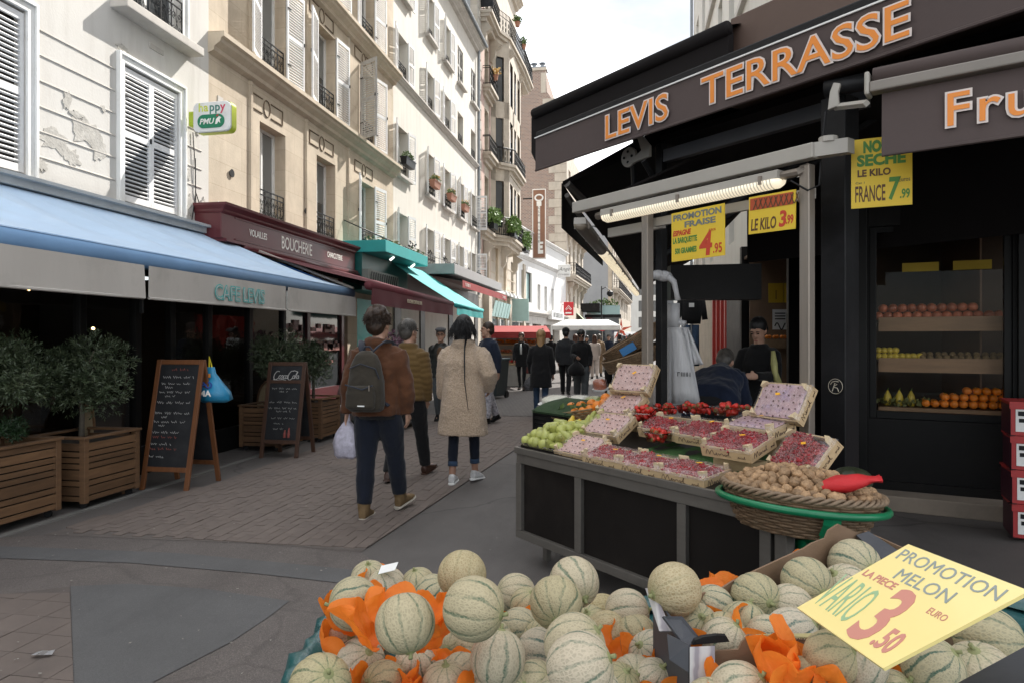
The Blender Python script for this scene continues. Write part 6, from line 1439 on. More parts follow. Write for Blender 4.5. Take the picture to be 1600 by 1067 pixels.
f.build('bag', m_bag, hb_, True); f = MB(); f.tube([(-.05, 0, 0), (-.02, .02, .05), (.04, .02, .03)], .03, 6); f.build('knot', m_bag, hb_, True); scribble(hb_, .03, -.11, -.40, .1, .035, m_iron, 'print')
pr_ = thing('paper_roll', 'pale paper roll hanging above the plastic bags', 'paper roll', at_depth(1051, 493, 5.8)); f = MB(); f.lathe([(.001, -.1), (.06, -.1), (.06, .1), (.02, .1), (.02, .09), (.001, .09)], 16); f.build('roll', m_bag, pr_, True)
ro = thing('tied_rag', 'grey rag tied round the top of the dark post', 'rag', at_depth(1037, 432, 5.6)); f = MB(); f.ball((0, 0, 0), (.07, .05, .045)); f.tube([(.03, -.02, .0), (.08, -.03, -.05), (.10, -.02, -.14), (.11, -.02, -.2)], [.03, .025, .02, .025], 7); f.ball((-.05, -.02, .01), (.06, .04, .04)); f.build('cloth', m_bag, ro, True)
# ---- walnuts in the wicker basket on its green stand
BC = at_depth(1251, 766, 3.22)
bk = thing('wicker_basket', 'round brown wicker basket full of walnuts', 'basket', BC, .3); bk.rotation_euler = (-.04, .085, .3)
bk.scale = (.89,) * 3; Mb = Matrix.Translation(BC) @ bk.rotation_euler.to_matrix().to_4x4() @ Matrix.Scale(.89, 4)
NS = 34
def wring(r, z, ph, th, amp=.007, n=136): return [((r + amp * math.sin(NS / 2 * a + ph)) * math.cos(a), (r + amp * math.sin(NS / 2 * a + ph)) * math.sin(a), z) for a in [2 * PI * k / n for k in range(n)]]
for r_ in range(12):
 z = -.185 + r_ * .0155; rad = .30 + (.385 - .30) * (r_ / 11) ** .8
 f = MB(); f.tube(wring(rad, z, PI * (r_ % 2), .0), (.0085, .005), 5, closed=True); f.build('wicker_strand', m_wick, bk, True)
f = MB()
for k in range(NS): a = 2 * PI * (k + .25) / NS; f.tube([(.298 * math.cos(a), .298 * math.sin(a), -.19), (.36 * math.cos(a), .36 * math.sin(a), -.08), (.388 * math.cos(a), .388 * math.sin(a), .005)], .005, 5)
f.build('stakes', m_wick, bk, kind='stuff')
f = MB()
for s_ in range(3): f.tube([((.392 + .013 * math.cos(17 * a + s_ * 2.09)) * math.cos(a), (.392 + .013 * math.cos(17 * a + s_ * 2.09)) * math.sin(a), .008 + .013 * math.sin(17 * a + s_ * 2.09)) for a in [2 * PI * k / 204 for k in range(204)]], .0095, 6, closed=True)
f.build('braided_rim', mat('wicker_rim', (.21, .145, .09), .6, .35, 30, .2, 60), bk, True)
f = MB(); f.lathe([(.001, -.19), (.295, -.19), (.295, -.18), (.001, -.18)], 28); f.build('base', m_wick, bk)
m_green = mat('green_enamel', (.006, .17, .07), .3, .1, 3, .05, 40, dirt=(.003, .09, .04), dirtscale=3, dirtamt=.5)
gs = thing('basket_stand', 'green painted tubular stand under the walnut basket', 'stand', (BC.x, BC.y, 0));
def bpt(r, a, z): return (Mb @ Vector((r * math.cos(a), r * math.sin(a), z))) - Vector((BC.x, BC.y, 0))
f = MB(); f.tube([bpt(.415, 2 * PI * k / 64, -.05) for k in range(64)], .0165, 10, closed=True); f.build('ring', m_green, gs, True)
for a in (-1.75, .35, 2.4):
 f = MB(); f.tube([bpt(.415, a, -.05), bpt(.405, a, -.1), bpt(.36, a, -.16)], (.006, .035), 4); f.build('bracket', m_green, gs)
 f = MB(); f.tube([bpt(.36, a, -.16), bpt(.18, a, -.225), bpt(.0, a, -.235)], .014, 8); f.build('arm', m_green, gs, True)
f = MB(); f.tube([(0, 0, BC.z - .23), (0, 0, .03)], .026, 12); f.lathe([(.001, 0), (.22, 0), (.22, .02), (.03, .04), (.001, .04)], 20); f.build('pole', m_green, gs, True)
m_nut = mat('walnut_shell', (.34, .21, .11), .6, .3, 60, 1.0, 130, rand=.3, bdist=.006, dirt=(.13, .075, .035), dirtscale=70, dirtamt=.8)
def walnut_mesh(seed):
 r = random.Random(seed); n, m = 26, 16; ph = [r.uniform(0, 6) for _ in range(4)]; f = MB(); vs = [(0, 0, -.0195)]
 for i in range(1, m):
  t = -PI / 2 + PI * i / m
  for k in range(n):
   a = 2 * PI * k / n; w_ = 1 + .075 * math.sin(5 * a + 4 * t + ph[0]) * math.sin(3 * t + ph[3]) + .07 * math.sin(8 * t + 2 * a + ph[1]) * math.cos(2 * a) + .05 * math.sin(7 * a - 5 * t + ph[2]) + (.15 if k in (0, n // 2) else 0)
   vs.append((.0165 * w_ * math.cos(t) * math.cos(a), .0155 * w_ * math.cos(t) * math.sin(a), .0195 * (1 + .03 * math.sin(3 * a)) * math.sin(t)))
 vs.append((0, 0, .022)); fs = [(0, 1 + (k + 1) % n, 1 + k) for k in range(n)]
 for i in range(m - 2): fs += [(1 + i * n + k, 1 + i * n + (k + 1) % n, 1 + (i + 1) * n + (k + 1) % n, 1 + (i + 1) * n + k) for k in range(n)]
 b = 1 + (m - 2) * n; fs += [(b + k, b + (k + 1) % n, len(vs) - 1) for k in range(n)]
 f.add(vs, fs); return f.mesh('walnut', m_nut, True)
me_nut = [walnut_mesh(i) for i in range(4)]
random.seed(8); nn = 0
f = MB(); f.lathe([(.001, -.02 + .035), (.2, -.02 + .02), (.375, -.03)], 24); f.build('nut_filling', m_nut, bk)
for lay, (rm, z0, step) in enumerate(((.352, .004, .055), (.27, .034, .056), (.16, .062, .058))):
 r = rm
 while r > .02:
  n = max(1, int(2 * PI * r / step))
  for k in range(n):
   a = 2 * PI * k / n + r * 9 + random.uniform(-.05, .05); rr = r + random.uniform(-.007, .007)
   if lay < 2 and r < rm - .14: continue
   p = Mb @ Vector((rr * math.cos(a), rr * math.sin(a), z0 + .014 + .03 * (1 - (rr / .37) ** 2) + random.uniform(-.006, .006)))
   tag(inst('walnut', random.choice(me_nut), None, p, (random.uniform(0, 6), random.uniform(0, 6), random.uniform(0, 6)), (random.uniform(1.28, 1.55),) * 3), 'tan walnut in the heap in the wicker basket', 'walnut', 'walnuts in the wicker basket'); nn += 1
  r -= step * .95
pc = thing('red_pouch', 'small red cloth pouch lying on the walnuts', 'pouch', at_depth(1326, 757, 2.96), -.2); f = MB()
rings = []
for i in range(13):
 t = i / 12; x = -.13 + .26 * t; w_ = .055 * (math.sin(PI * min(1, t * 1.12)) ** .6 if t < .86 else .35 + (t - .86) * 1.6); rings.append([(x, w_ * 1.0 * math.cos(a * PI / 7), w_ * (.62 if t < .86 else .35) * math.sin(a * PI / 7) + .02 * t + .004 * math.sin(a * 2 + i)) for a in range(14)])
f.rings(rings); o = f.build('cloth', mat('red_cloth', (.50, .012, .016), .65, .1, 4, .4, 25, bdist=.01), pc, True); pc.rotation_euler = (.15, -.12, -.1)
sk2 = thing('dark_squash', 'dark green ribbed squash behind the walnuts', 'squash', at_depth(1330, 750, 3.52)); f = MB(); f.rings([[((.10 + .008 * math.cos(8 * a)) * math.cos(t) * math.cos(a), (.10 + .008 * math.cos(8 * a)) * math.cos(t) * math.sin(a), .07 * math.sin(t)) for a in [2 * PI * k / 48 for k in range(48)]] for t in [-PI / 2 + .05 + (PI - .1) * i / 12 for i in range(13)]]); f.build('rind', mat('squash_rind', (.022, .03, .012), .5, .5, 14, .2, 40), sk2, True)
# ---- stacked red cartons at the right edge
m_redbox = mat('red_carton', (.38, .03, .03), .5, .1, 3, .05, 30); m_purbox = flat('carton_dark', (.05, .008, .02), .5)
for i in range(4):
 P = at_depth(1583 - i * 1.2, 838, 5.25); t = thing('fruit_carton', ['lowest red printed carton of the stack by the shop', 'second red printed carton from the bottom of the stack', 'third red printed carton from the bottom of the stack', 'topmost red printed carton of the stack'][i], 'carton', (P.x, P.y, .03 + i * .262), -.28 + .03 * math.sin(i * 2), 'red cartons stacked by the shop')
 f = MB(); f.box(0, .56, 0, .36, 0, .245); f.mi = 1; f.box(-.002, .0, .0, .36, 0, .23); f.build('box', [m_redbox, m_purbox], t, bev=.004)
 f = MB(); f.box(-.01, .57, -.01, .37, .246, .258); f.box(-.01, .57, -.012, -.002, .205, .246); f.build('lid', m_redbox, t)
 f = MB(); f.box(.03, .13, -.004, -.001, .03, .20); f.box(.13, .5, -.004, -.001, .03, .06); f.build('white_panel', m_white, t)
 f = MB(); f.box(.045, .1, -.006, -.004, .15, .185); f.box(.05, .09, -.006, -.004, .1, .13); f.lathe([(.001, 0), (.032, 0), (.032, .002), (.001, .002)], 14, (0, 0, 0)) ; f.build('print', m_iron, t)
 f = MB()
 for r_ in range(5): f.box(.15, .45 - .04 * (r_ % 2), -.0045, -.002, .08 + r_ * .022, .088 + r_ * .022)
 f.build('text_lines', flat('carton_pink', (.6, .2, .18)), t)
 scribble(t, .1, -.013, .215, .3, .022, m_gold)
# ------------------------------------------------------------------ melon stall in the foreground
def melon_mat(name, tint, stripe, samt):
 m, n, p, o = newmat(name); co = coords(n); sp = N(n, 'ShaderNodeSeparateXYZ', {0: co})
 wob = mth(n, 'MULTIPLY', mth(n, 'SUBTRACT', noise(n, co, 26, 3), .5), .42)
 ang = mth(n, 'ADD', mth(n, 'ARCTAN2', sp.outputs[1], sp.outputs[0]), wob)
 s = mth(n, 'ABSOLUTE', mth(n, 'SINE', mth(n, 'MULTIPLY', ang, 5.0)))
 seam = ramp(n, s, [(.0, (1, 1, 1)), (.17, (.95, .95, .95)), (.36, (0, 0, 0))])
 co2 = N(n, 'ShaderNodeVectorMath', {0: co, 1: N(n, 'ShaderNodeVectorMath', {0: N(n, 'ShaderNodeTexNoise', {'Vector': co, 'Scale': 45}).outputs[1], 3: .012}, operation='SCALE').outputs[0]}, operation='ADD').outputs[0]
 v = N(n, 'ShaderNodeTexVoronoi', {'Vector': N(n, 'ShaderNodeMapping', {0: co2, 3: (1, 1, .72)}).outputs[0], 'Scale': 150}, feature='DISTANCE_TO_EDGE')
 net = ramp(n, v.outputs[0], [(.06, (1, 1, 1)), (.26, (0, 0, 0))])
 big = noise(n, co, 12, 4)
 skin = mixc(n, big, tuple(x * .84 for x in tint), tuple(x * 1.04 for x in tint))
 rnd = n.nodes.new('ShaderNodeObjectInfo').outputs['Random']
 c = mixc(n, mth(n, 'MULTIPLY', net, .62), skin, (.53, .45, .305))
 sa = mth(n, 'MULTIPLY', seam, mth(n, 'MULTIPLY', N(n, 'ShaderNodeMapRange', {0: noise(n, co, 9, 5), 1: .32, 2: .58}).outputs[0], samt))
 speck = mth(n, 'SUBTRACT', 1.0, mth(n, 'MULTIPLY', net, .35))
 c = mixc(n, mth(n, 'MULTIPLY', sa, speck), c, stripe)
 pole = ramp(n, mth(n, 'ABSOLUTE', sp.outputs[2]), [(.055, (0, 0, 0)), (.068, (1, 1, 1))]); c = mixc(n, mth(n, 'MULTIPLY', pole, .5), c, (.32, .33, .16))
 v2 = N(n, 'ShaderNodeMapRange', {0: rnd, 3: .86, 4: 1.12}).outputs[0]; c = mixc(n, 1.0, c, N(n, 'ShaderNodeCombineColor', {0: v2, 1: v2, 2: mth(n, 'MULTIPLY', v2, v2)}).outputs[0], 'MULTIPLY')
 n.links.new(c, p.inputs[0]); p.inputs['Roughness'].default_value = .62; p.inputs['Specular IOR Level'].default_value = .35
 h = mth(n, 'ADD', net, mth(n, 'MULTIPLY', seam, -.8)); bumpn(n, p, h, .45, .0018); return m
mm = [melon_mat('melon_rind', (.415, .36, .24), (.115, .16, .10), 1.15), melon_mat('melon_rind_green', (.40, .365, .255), (.075, .135, .10), 1.3), melon_mat('melon_rind_tan', (.40, .32, .18), (.22, .22, .12), .45)]
m_stem = mat('melon_stem', (.24, .25, .11), .7, .3, 40, .2, 90)
def melon_mesh(m, seed):
 r = random.Random(seed); n, k = 60, 26; f = MB(); vs = [(0, 0, -.0655)]; ph = r.uniform(0, 6)
 for i in range(1, k):
  t = -PI / 2 + PI * i / k
  for a_ in range(n):
   a = 2 * PI * a_ / n; rib = 1 - .030 * (1 - abs(math.sin(5 * a))) ** 3 * math.cos(t) ** .5; w_ = 1 + .012 * math.sin(2 * a + ph) + .01 * math.sin(3 * t + ph)
   vs.append((.0668 * rib * w_ * math.cos(t) * math.cos(a), .0668 * rib * w_ * math.cos(t) * math.sin(a), .066 * math.sin(t) * (1 - .05 * (math.sin(t) ** 8))))
 vs.append((0, 0, .0615)); fs = [(0, 1 + (a + 1) % n, 1 + a) for a in range(n)]
 for i in range(k - 2): fs += [(1 + i * n + a, 1 + i * n + (a + 1) % n, 1 + (i + 1) * n + (a + 1) % n, 1 + (i + 1) * n + a) for a in range(n)]
 b = 1 + (k - 2) * n; fs += [(b + a, b + (a + 1) % n, len(vs) - 1) for a in range(n)]
 f.add(vs, fs); me = f.mesh('melon', m, True)
 s = MB(); s.tube([(0, 0, .058), (.002, .001, .068), (.007 * r.uniform(-1, 1), .004, .075)], [.0065, .0045, .005], 7); s.lathe([(.015, .0595), (.009, .0645), (.004, .0655)], 10, cap=False); return me, s.mesh('stem', m_stem, True)
ME = [melon_mesh(mm[i % 3 if i < 5 else 0], i) for i in range(6)]      # 0,3 plain; 1,4 green; 2 tan
random.seed(42)
def melon(px, py, w_, kind, axis, lab):
 d = 2 * .0668 * FPX / w_; z = EYE - (py - HY) / FPX * d; inbox = px > 1062 and py < 1020
 z = min(max(z, .835 if inbox else .715), .885 if inbox else .96); d = (EYE - z) * FPX / (py - HY)
 if px > 1062 and py >= 1020: d = 1.40
 s = min(max(w_ * d / (2 * .0668 * FPX), .84), 1.14)
 P = at_depth(px, py, d); me, st = ME[kind]
 o = inst('melon', me, None, P, (0, 0, 0), (s, s, s)); o.rotation_mode = 'QUATERNION'
 # axis given in the viewer's frame: right, up, towards the viewer
 ax = Vector((CY, SY, 0)) * axis[0] + Vector((0, 0, 1)) * axis[1] - Vector((-SY, CY, 0)) * axis[2]
 q_ = ax.normalized().to_track_quat('Z', 'Y'); o.rotation_quaternion = q_ @ Euler((0, 0, random.uniform(0, 6))).to_quaternion()
 inst('stem', st, o); tag(o, lab, 'melon', 'melons in the foreground'); return o, P
ML = [
 (577, 905, 60, 0, (0, 1, .3), 'melon at the far left corner of the heap under a white slip'), (604, 917, 62, 0, (-.3, 1, .3), 'melon wrapped from behind in orange paper near the far left corner'),
 (553, 942, 80, 1, (-1, .1, .5), 'melon in an orange paper cup at the left edge of the heap'), (633, 973, 94, 0, (.25, -.8, .5), 'large upright striped melon ringed by orange paper left of the middle'),
 (654, 914, 56, 0, (-.2, 1, .2), 'small far melon with a curled stem behind the orange papers'), (677, 926, 58, 1, (.6, .8, .2), 'dark striped small melon tucked behind the big round tan one'),
 (722, 897, 76, 2, (-.2, -.6, .8), 'round tan melon topping the far edge of the heap'), (740, 950, 99, 0, (1, -.1, .35), 'largest horizontal striped melon in the middle of the heap'),
 (582, 997, 72, 0, (.3, .6, .6), 'pale melon half hidden left of the upright striped one'), (563, 1036, 78, 0, (.5, .75, .5), 'melon with a scarred top near the lower left of the heap'),
 (500, 1070, 96, 0, (.4, .6, .5), 'melon cut by the frame at the lower left corner of the heap'), (697, 1009, 74, 0, (.1, .3, 1), 'melon with a green starred stem end below the big upright one'),
 (650, 1042, 74, 0, (0, 1, .3), 'melon with a curled stem above the largest orange paper'), (697, 1070, 76, 0, (0, 1, .2), 'melon peeping over the bottom edge inside orange paper'),
 (806, 928, 64, 0, (-1, .3, .3), 'far melon lying between the big horizontal one and the stall'), (824, 945, 56, 0, (.3, 1, .4), 'small melon in a scrap of orange paper behind the star-ended one'),
 (869, 941, 83, 0, (-.05, -.35, .95), 'star-ended melon with its stem facing the viewer'), (897, 909, 79, 0, (.35, -.35, .8), 'melon leaning on top of the star-ended one'),
 (942, 962, 68, 2, (.7, .6, .2), 'brownish dull melon right of the star-ended one'), (980, 956, 72, 0, (1, .2, .2), 'melon at the foot of the cardboard box corner'),
 (812, 985, 70, 1, (.8, .4, .5), 'dark green striped melon under the big horizontal one'), (778, 1027, 88, 0, (.1, .8, -.2), 'round netted melon below the dark green striped one'),
 (766, 1064, 76, 0, (0, 1, .3), 'melon at the bottom edge beside the largest orange paper'), (842, 1019, 74, 1, (.9, 0, .5), 'grey-green melon half behind the two big pale ones'),
 (898, 1008, 98, 0, (.7, .6, .2), 'big pale melon behind the biggest front one'), (906, 1042, 108, 0, (.9, .4, .2), 'biggest pale melon at the front centre'),
 (837, 1070, 76, 0, (.6, .7, .4), 'melon at the bottom edge left of the biggest pale one'), (950, 992, 74, 2, (.8, .5, .1), 'brownish melon peeping from behind the big pale ones'),
 (992, 994, 72, 0, (-.3, .7, -.4), 'yellowish netted melon beside the box'), (1019, 1022, 74, 1, (-.6, .6, .4), 'striped melon behind the small orange wrapper by the box'),
 (1022, 1066, 74, 0, (.3, .8, .3), 'melon at the bottom edge beside the folded orange wrapper'), (966, 1072, 62, 0, (.3, .8, .3), 'melon at the bottom edge behind the biggest pale one'),
 (940, 1078, 70, 0, (.2, .9, .3), 'melon low at the bottom edge right of the biggest one'),
 (1054, 920, 84, 2, (-1, -.1, .35), 'smooth tan melon balanced on the corner of the cardboard box'), (1113, 949, 70, 1, (-.7, .7, .2), 'dark striped melon behind the tan one in the box'),
 (1087, 978, 72, 1, (.1, .75, .7), 'green starred melon in the near left corner of the box'), (1181, 934, 78, 1, (.25, .15, .95), 'boldly striped melon with its stem facing out in the box'),
 (1163, 976, 74, 1, (.3, .9, -.2), 'striped melon in the middle of the box'), (1260, 909, 78, 1, (.3, -.1, .95), 'boldly striped melon at the back of the box'),
 (1234, 951, 76, 0, (-.9, .5, .2), 'pale melon lying sideways beside the yellow sign in the box'), (1238, 994, 86, 1, (.8, .6, .2), 'blue-green striped melon at the front of the box'),
 (1133, 1004, 78, 0, (.4, .8, .2), 'pale melon behind the front flap of the box'), (1335, 883, 80, 1, (.2, .2, .9), 'melon with bold dark stripes at the far right corner of the box'),
 (1322, 919, 76, 0, (-.6, .7, .2), 'melon half under the yellow sign at the back of the box'), (1157, 1084, 98, 0, (.6, .7, .3), 'melon at the bottom edge below the box front, left one'),
 (1262, 1080, 104, 0, (.7, .6, .3), 'striped melon at the bottom edge below the box front, right one'), (1342, 1036, 84, 0, (.5, .8, -.1), 'speckled melon under the near corner of the yellow sign'),
 (1326, 1090, 98, 0, (.5, .8, .3), 'melon at the bottom edge under the yellow sign'), (1458, 1042, 92, 1, (.5, .7, .4), 'dark shaded melon under the right side of the yellow sign'),
 (1545, 1000, 102, 1, (.8, .15, .6), 'big striped melon at the right edge with a pale stem end'), (1530, 1056, 104, 0, (-.3, .9, .2), 'big pale melon at the lower right corner'),
 (1395, 1096, 96, 0, (.4, .8, .3), 'melon at the bottom edge right of the sign corner')]
MP = []
for a in ML: MP.append(melon(*a))
# second layer under the visible one
tb = [(540, 985, 72), (600, 1052, 74), (720, 1040, 74), (745, 1000, 74), (800, 1055, 76), (690, 965, 66), (850, 985, 70), (920, 960, 66), (770, 985, 66), (880, 1070, 80), (990, 1040, 70), (630, 945, 60), (1130, 975, 64), (1200, 980, 68), (1295, 950, 70), (1200, 1080, 80), (1110, 1085, 76), (1300, 1010, 80), (1420, 1000, 86), (1480, 1090, 96), (1290, 1090, 84)]
for px, py, w_ in tb: melon(px, py + 18, w_, random.choice((0, 1, 0)), (random.uniform(-1, 1), .5, random.uniform(0, 1)), 'melon buried in the lower layer of the melon heap')
# table under the melons, teal tarpaulin
m_tarp = mat('teal_tarpaulin', (.018, .085, .085), .28, .25, 5, .5, 22, dirt=(.10, .18, .19), dirtscale=6, dirtamt=.6, bdist=.012, coat=.3)
mt = thing('melon_stall', 'low stall under the melons covered with teal tarpaulin', 'market stall', on_ground(800, 1500, .5) * 0 + Vector((.05, 1.9, 0)))
cor = [on_ground(505, 965, .70), on_ground(570, 925, .70), on_ground(820, 935, .70), on_ground(1000, 930, .70), on_ground(1400, 872, .70), Vector((2.2, 1.5, .7)), Vector((1.6, .55, .7)), Vector((-.3, .7, .7)), on_ground(437, 1075, .70)]
org = mt.location
f = MB(); pts = [Vector((c.x, c.y, .645)) - Vector((org.x, org.y, 0)) for c in cor]; f.slab(list(reversed(pts)), .03, (0, 0, -1)); f.build('table_top', m_tarp, mt)
f = MB(); ring = []; n_ = len(cor); cc = sum((Vector((c.x, c.y, 0)) for c in cor), Vector()) / n_
dense = []
for i in range(n_):
 a, b = cor[i], cor[(i + 1) % n_]
 for k in range(14): dense.append(a + (b - a) * k / 14)
for lv, (z, out_) in enumerate(((.66, -.04), (.70, -.012), (.695, .012), (.62, .03), (.45, .05), (.12, .06))):
 ring.append([Vector((c.x - org.x, c.y - org.y, 0)) + (Vector((c.x, c.y, 0)) - cc).normalized() * (out_ + (.012 * math.sin(i * 1.7 + lv) + .01 * math.sin(i * .6)) * (1 if lv > 1 else .5)) + Vector((0, 0, z + .006 * math.sin(i * 2.3))) for i, c in enumerate(dense)])
f.rings([list(reversed(r)) for r in ring], cap=False); f.build('tarpaulin', m_tarp, mt, True)
for c in (cor[0], cor[4], cor[6], cor[8]):
 f = MB(); v = (Vector((c.x, c.y, 0)) * .94 + cc * .06) - Vector((org.x, org.y, 0)); f.box(v.x - .02, v.x + .02, v.y - .02, v.y + .02, 0, .61); f.build('leg', m_iron, mt)
# crumpled orange tissue cups
m_tis, n, p, o = newmat('orange_tissue'); p.inputs['Base Color'].default_value = (.88, .20, .018, 1); p.inputs['Roughness'].default_value = .55
co = coords(n); c = mixc(n, noise(n, co, 14, 5), (.90, .17, .01), (1.0, .33, .04)); n.links.new(c, p.inputs[0])
tr_n = N(n, 'ShaderNodeBsdfTranslucent', {0: (.95, .27, .03, 1)}); mxs = n.nodes.new('ShaderNodeMixShader'); mxs.inputs[0].default_value = .38; n.links.new(p.outputs[0], mxs.inputs[1]); n.links.new(tr_n.outputs[0], mxs.inputs[2]); n.links.new(mxs.outputs[0], o.inputs[0])
bumpn(n, p, noise(n, co, 30, 4, .6, 1.5), .7, .006)
def tissue_mesh(seed, petals, span, flare):
 """scalloped sheet cupped round part of a melon"""
 r = random.Random(seed); nu, nv = 64, 10; vs = []; ph = [r.uniform(0, 6) for _ in range(4)]
 for j in range(nv + 1):
  t = j / nv
  for i in range(nu + 1):
   u = i / nu; a = (u - .5) * span; top = .35 + .65 * abs(math.sin(u * PI * petals * 1.4 + ph[0])) ** .55 + .12 * math.sin(u * 17 + ph[1])
   el = -1.25 + (1.25 + .42 * top) * t; rad = .0715 + .0045 * math.sin(u * 31 + ph[2] + 2 * t) * t + .005 * math.sin(u * 11 + j * 1.3 + ph[3]) + r.uniform(-.0016, .0016)
   fl = max(0, t - .6) * flare * (1 + .5 * math.sin(u * 13 + ph[1])); rr = rad * max(.12, math.cos(el)) + fl * .05
   vs.append((rr * math.cos(a), rr * math.sin(a), rad * math.sin(el) + (.028 * max(0, t - .7) * top)))
 f = MB(); f.add(vs, [(j * (nu + 1) + i, j * (nu + 1) + i + 1, (j + 1) * (nu + 1) + i + 1, (j + 1) * (nu + 1) + i) for j in range(nv) for i in range(nu)])
 return f.mesh('orange_tissue', m_tis, True)
TI = [tissue_mesh(1, 4, 5.2, 1.0), tissue_mesh(2, 3, 3.2, 1.5), tissue_mesh(3, 5, 6.28, .7), tissue_mesh(4, 2, 2.4, 2.2)]
def tissue(px, py, w_, kind, az, tilt, lab, dz=0):
 """cup around a melon-sized place; az 0 opens its sheet towards the viewer"""
 d = 2 * .0668 * FPX / w_; z = EYE - (py - HY) / FPX * d; inbox = px > 1062 and py < 1020
 z = min(max(z, .835 if inbox else .725), .90 if inbox else .96); d = (EYE - z) * FPX / (py - HY)
 if px > 1062 and py >= 1020: d = 1.41
 P = at_depth(px, py, d); t = inst('orange_tissue', TI[kind], None, P + Vector((0, 0, dz)))
 t.rotation_euler = Euler((tilt, 0, YAW - PI / 2 + az), 'XYZ'); tag(t, lab, 'tissue paper', 'orange tissue papers among the melons'); return t
for a in ((553, 945, 78, 2, .2, .1, 'orange tissue cup round the melon at the left edge of the heap'), (552, 1003, 78, 0, 0, -.3, 'open orange tissue cup hanging over the left edge of the stall'), (600, 916, 58, 1, PI, .15, 'orange tissue behind the melon at the far left corner'),
          (633, 962, 90, 1, PI * .95, .1, 'orange tissue rising behind the large upright striped melon'), (660, 965, 88, 1, 1.3, .05, 'orange tissue folded right of the large upright melon'), (604, 965, 88, 3, -1.7, .1, 'orange tissue tip left of the large upright melon'),
          (697, 1062, 66, 2, .3, .2, 'largest orange tissue cup at the bottom centre-left'), (697, 1068, 62, 1, PI, .0, 'tall orange tissue wall behind the melon at the bottom edge'), (598, 1072, 78, 2, .2, -.2, 'crumpled orange tissue between the lower left melons'), (575, 1085, 74, 0, .6, .1, 'orange tissue spreading at the bottom edge lower left'),
          (824, 945, 54, 1, .4, .2, 'scrap of orange tissue behind the star-ended melon'), (978, 1032, 66, 2, 0, .1, 'round orange tissue wrapper near the box corner'), (990, 1018, 64, 3, PI, .3, 'orange tissue petal rising behind the round wrapper'), (1046, 1062, 72, 0, -.4, .3, 'pale folded orange tissue beside the grey box strip'),
          (1113, 949, 70, 1, PI * .8, .2, 'orange tissue behind the tan balanced melon'), (1150, 935, 60, 3, PI, .1, 'orange tissue along the back wall of the box'), (1087, 982, 70, 0, 1.2, .0, 'orange tissue right of the green starred melon'), (1195, 1000, 78, 0, -.2, -.5, 'orange tissue bridging the two front melons of the box'), (1288, 895, 66, 1, PI, .1, 'orange tissue at the back right corner of the box'),
          (1300, 930, 72, 3, .8, .1, 'orange tissue edge beside the yellow sign'), (1175, 1052, 88, 0, .2, .45, 'wide orange tissue spread over the front of the box, left petals'), (1240, 1042, 84, 2, PI, .35, 'orange tissue with round petals on the front of the box'), (1305, 1030, 84, 3, -1.2, -.2, 'orange tissue corner left of the yellow sign tip'), (1400, 1082, 84, 1, PI, .1, 'orange tissue at the bottom edge below the yellow sign'), (1060, 985, 66, 3, -1, .1, 'orange tissue in the near left corner of the box')): tissue(*a)
sl_ = MB(); sl_.slab([(-.03, -.02, 0), (.03, -.022, .006), (.034, .02, .004), (-.026, .022, 0)], .001, (0, 0, 1)); o = sl_.build('paper_slip', m_white, None, loc=at_depth(606, 888, 2.26), rot=(.35, -.2, .1)); tag(o, 'small white paper slip standing behind the far left melons', 'paper')
# cardboard box: four walls with uneven rims
m_card = mat('brown_cardboard', (.20, .125, .075), .8, .15, 4, .2, 60, stretch=(1, 1, 3), dirt=(.14, .085, .05), dirtscale=3)
m_slate = mat('printed_slate_card', (.055, .058, .068), .6, .2, 5, .1, 40, dirt=(.10, .10, .11), dirtscale=6)
m_photo, n, p, o = newmat('melon_print'); co = coords(n, 'Object', (1, 1, 1)); wv = N(n, 'ShaderNodeTexWave', {'Vector': co, 'Scale': 9, 'Distortion': 6, 'Detail': 3}); c = ramp(n, wv.outputs[0], [(.1, (.22, .20, .22)), (.4, (.38, .36, .36)), (.8, (.44, .43, .42))]); n.links.new(c, p.inputs[0]); p.inputs['Roughness'].default_value = .45
bx = thing('melon_box', 'open brown cardboard melon box with dark printed sides', 'box', at_depth(1150, 990, 1.6))
O = bx.location
A_, B_, C_, D_ = at_depth(1024, 925, 1.74), at_depth(1352, 838, 2.16), at_depth(1500, 905, 1.9), at_depth(1080, 1010, 1.50)
E_ = at_depth(1335, 1000, 1.52)
def wall(name, a, b, tops, bot, m, th=.006, parent=bx):
 a, b = Vector(a), Vector(b); dr = (b - a); pts = [Vector((a.x, a.y, bot)), Vector((b.x, b.y, bot))] + [a + dr * t + Vector((0, 0, dz)) for t, dz in reversed(tops)]
 f = MB(); f.slab([q_ - O for q_ in pts], th); return f.build(name, m, parent)
wall('back_wall', A_ + Vector((.06, .03, -.005)), B_, [(0, -.015), (.12, -.02), (.16, -.028), (.24, -.012), (.5, .012), (.62, .022), (.66, .03), (.74, .034), (.76, .055), (.82, .066), (1, .0)], .68, m_card)
wall('left_wall', A_, D_, [(0, .02), (.3, -.0), (.8, .0), (1, 0)], .68, m_slate); wall('right_wall', B_, C_, [(0, .02), (1, .02)], .68, m_card)
wall('front_wall', D_ + Vector((.0, 0, -.01)), E_, [(0, .0), (.28, .0), (.3, .015), (.34, .03), (.9, .0), (1, -.01)], .68, m_card)
f = MB(); f.slab([q_ - O for q_ in (at_depth(1066, 962, 1.56), at_depth(1095, 998, 1.53), at_depth(1072, 1010, 1.50), at_depth(1036, 962, 1.58))], .006); f.build('folded_rim', m_slate, bx)
f = MB(); f.slab([q_ - O for q_ in (at_depth(1338, 835, 2.12), at_depth(1357, 829, 2.14), at_depth(1408, 862, 2.0), at_depth(1385, 878, 1.95))], .006); f.build('corner_flap', m_slate, bx)
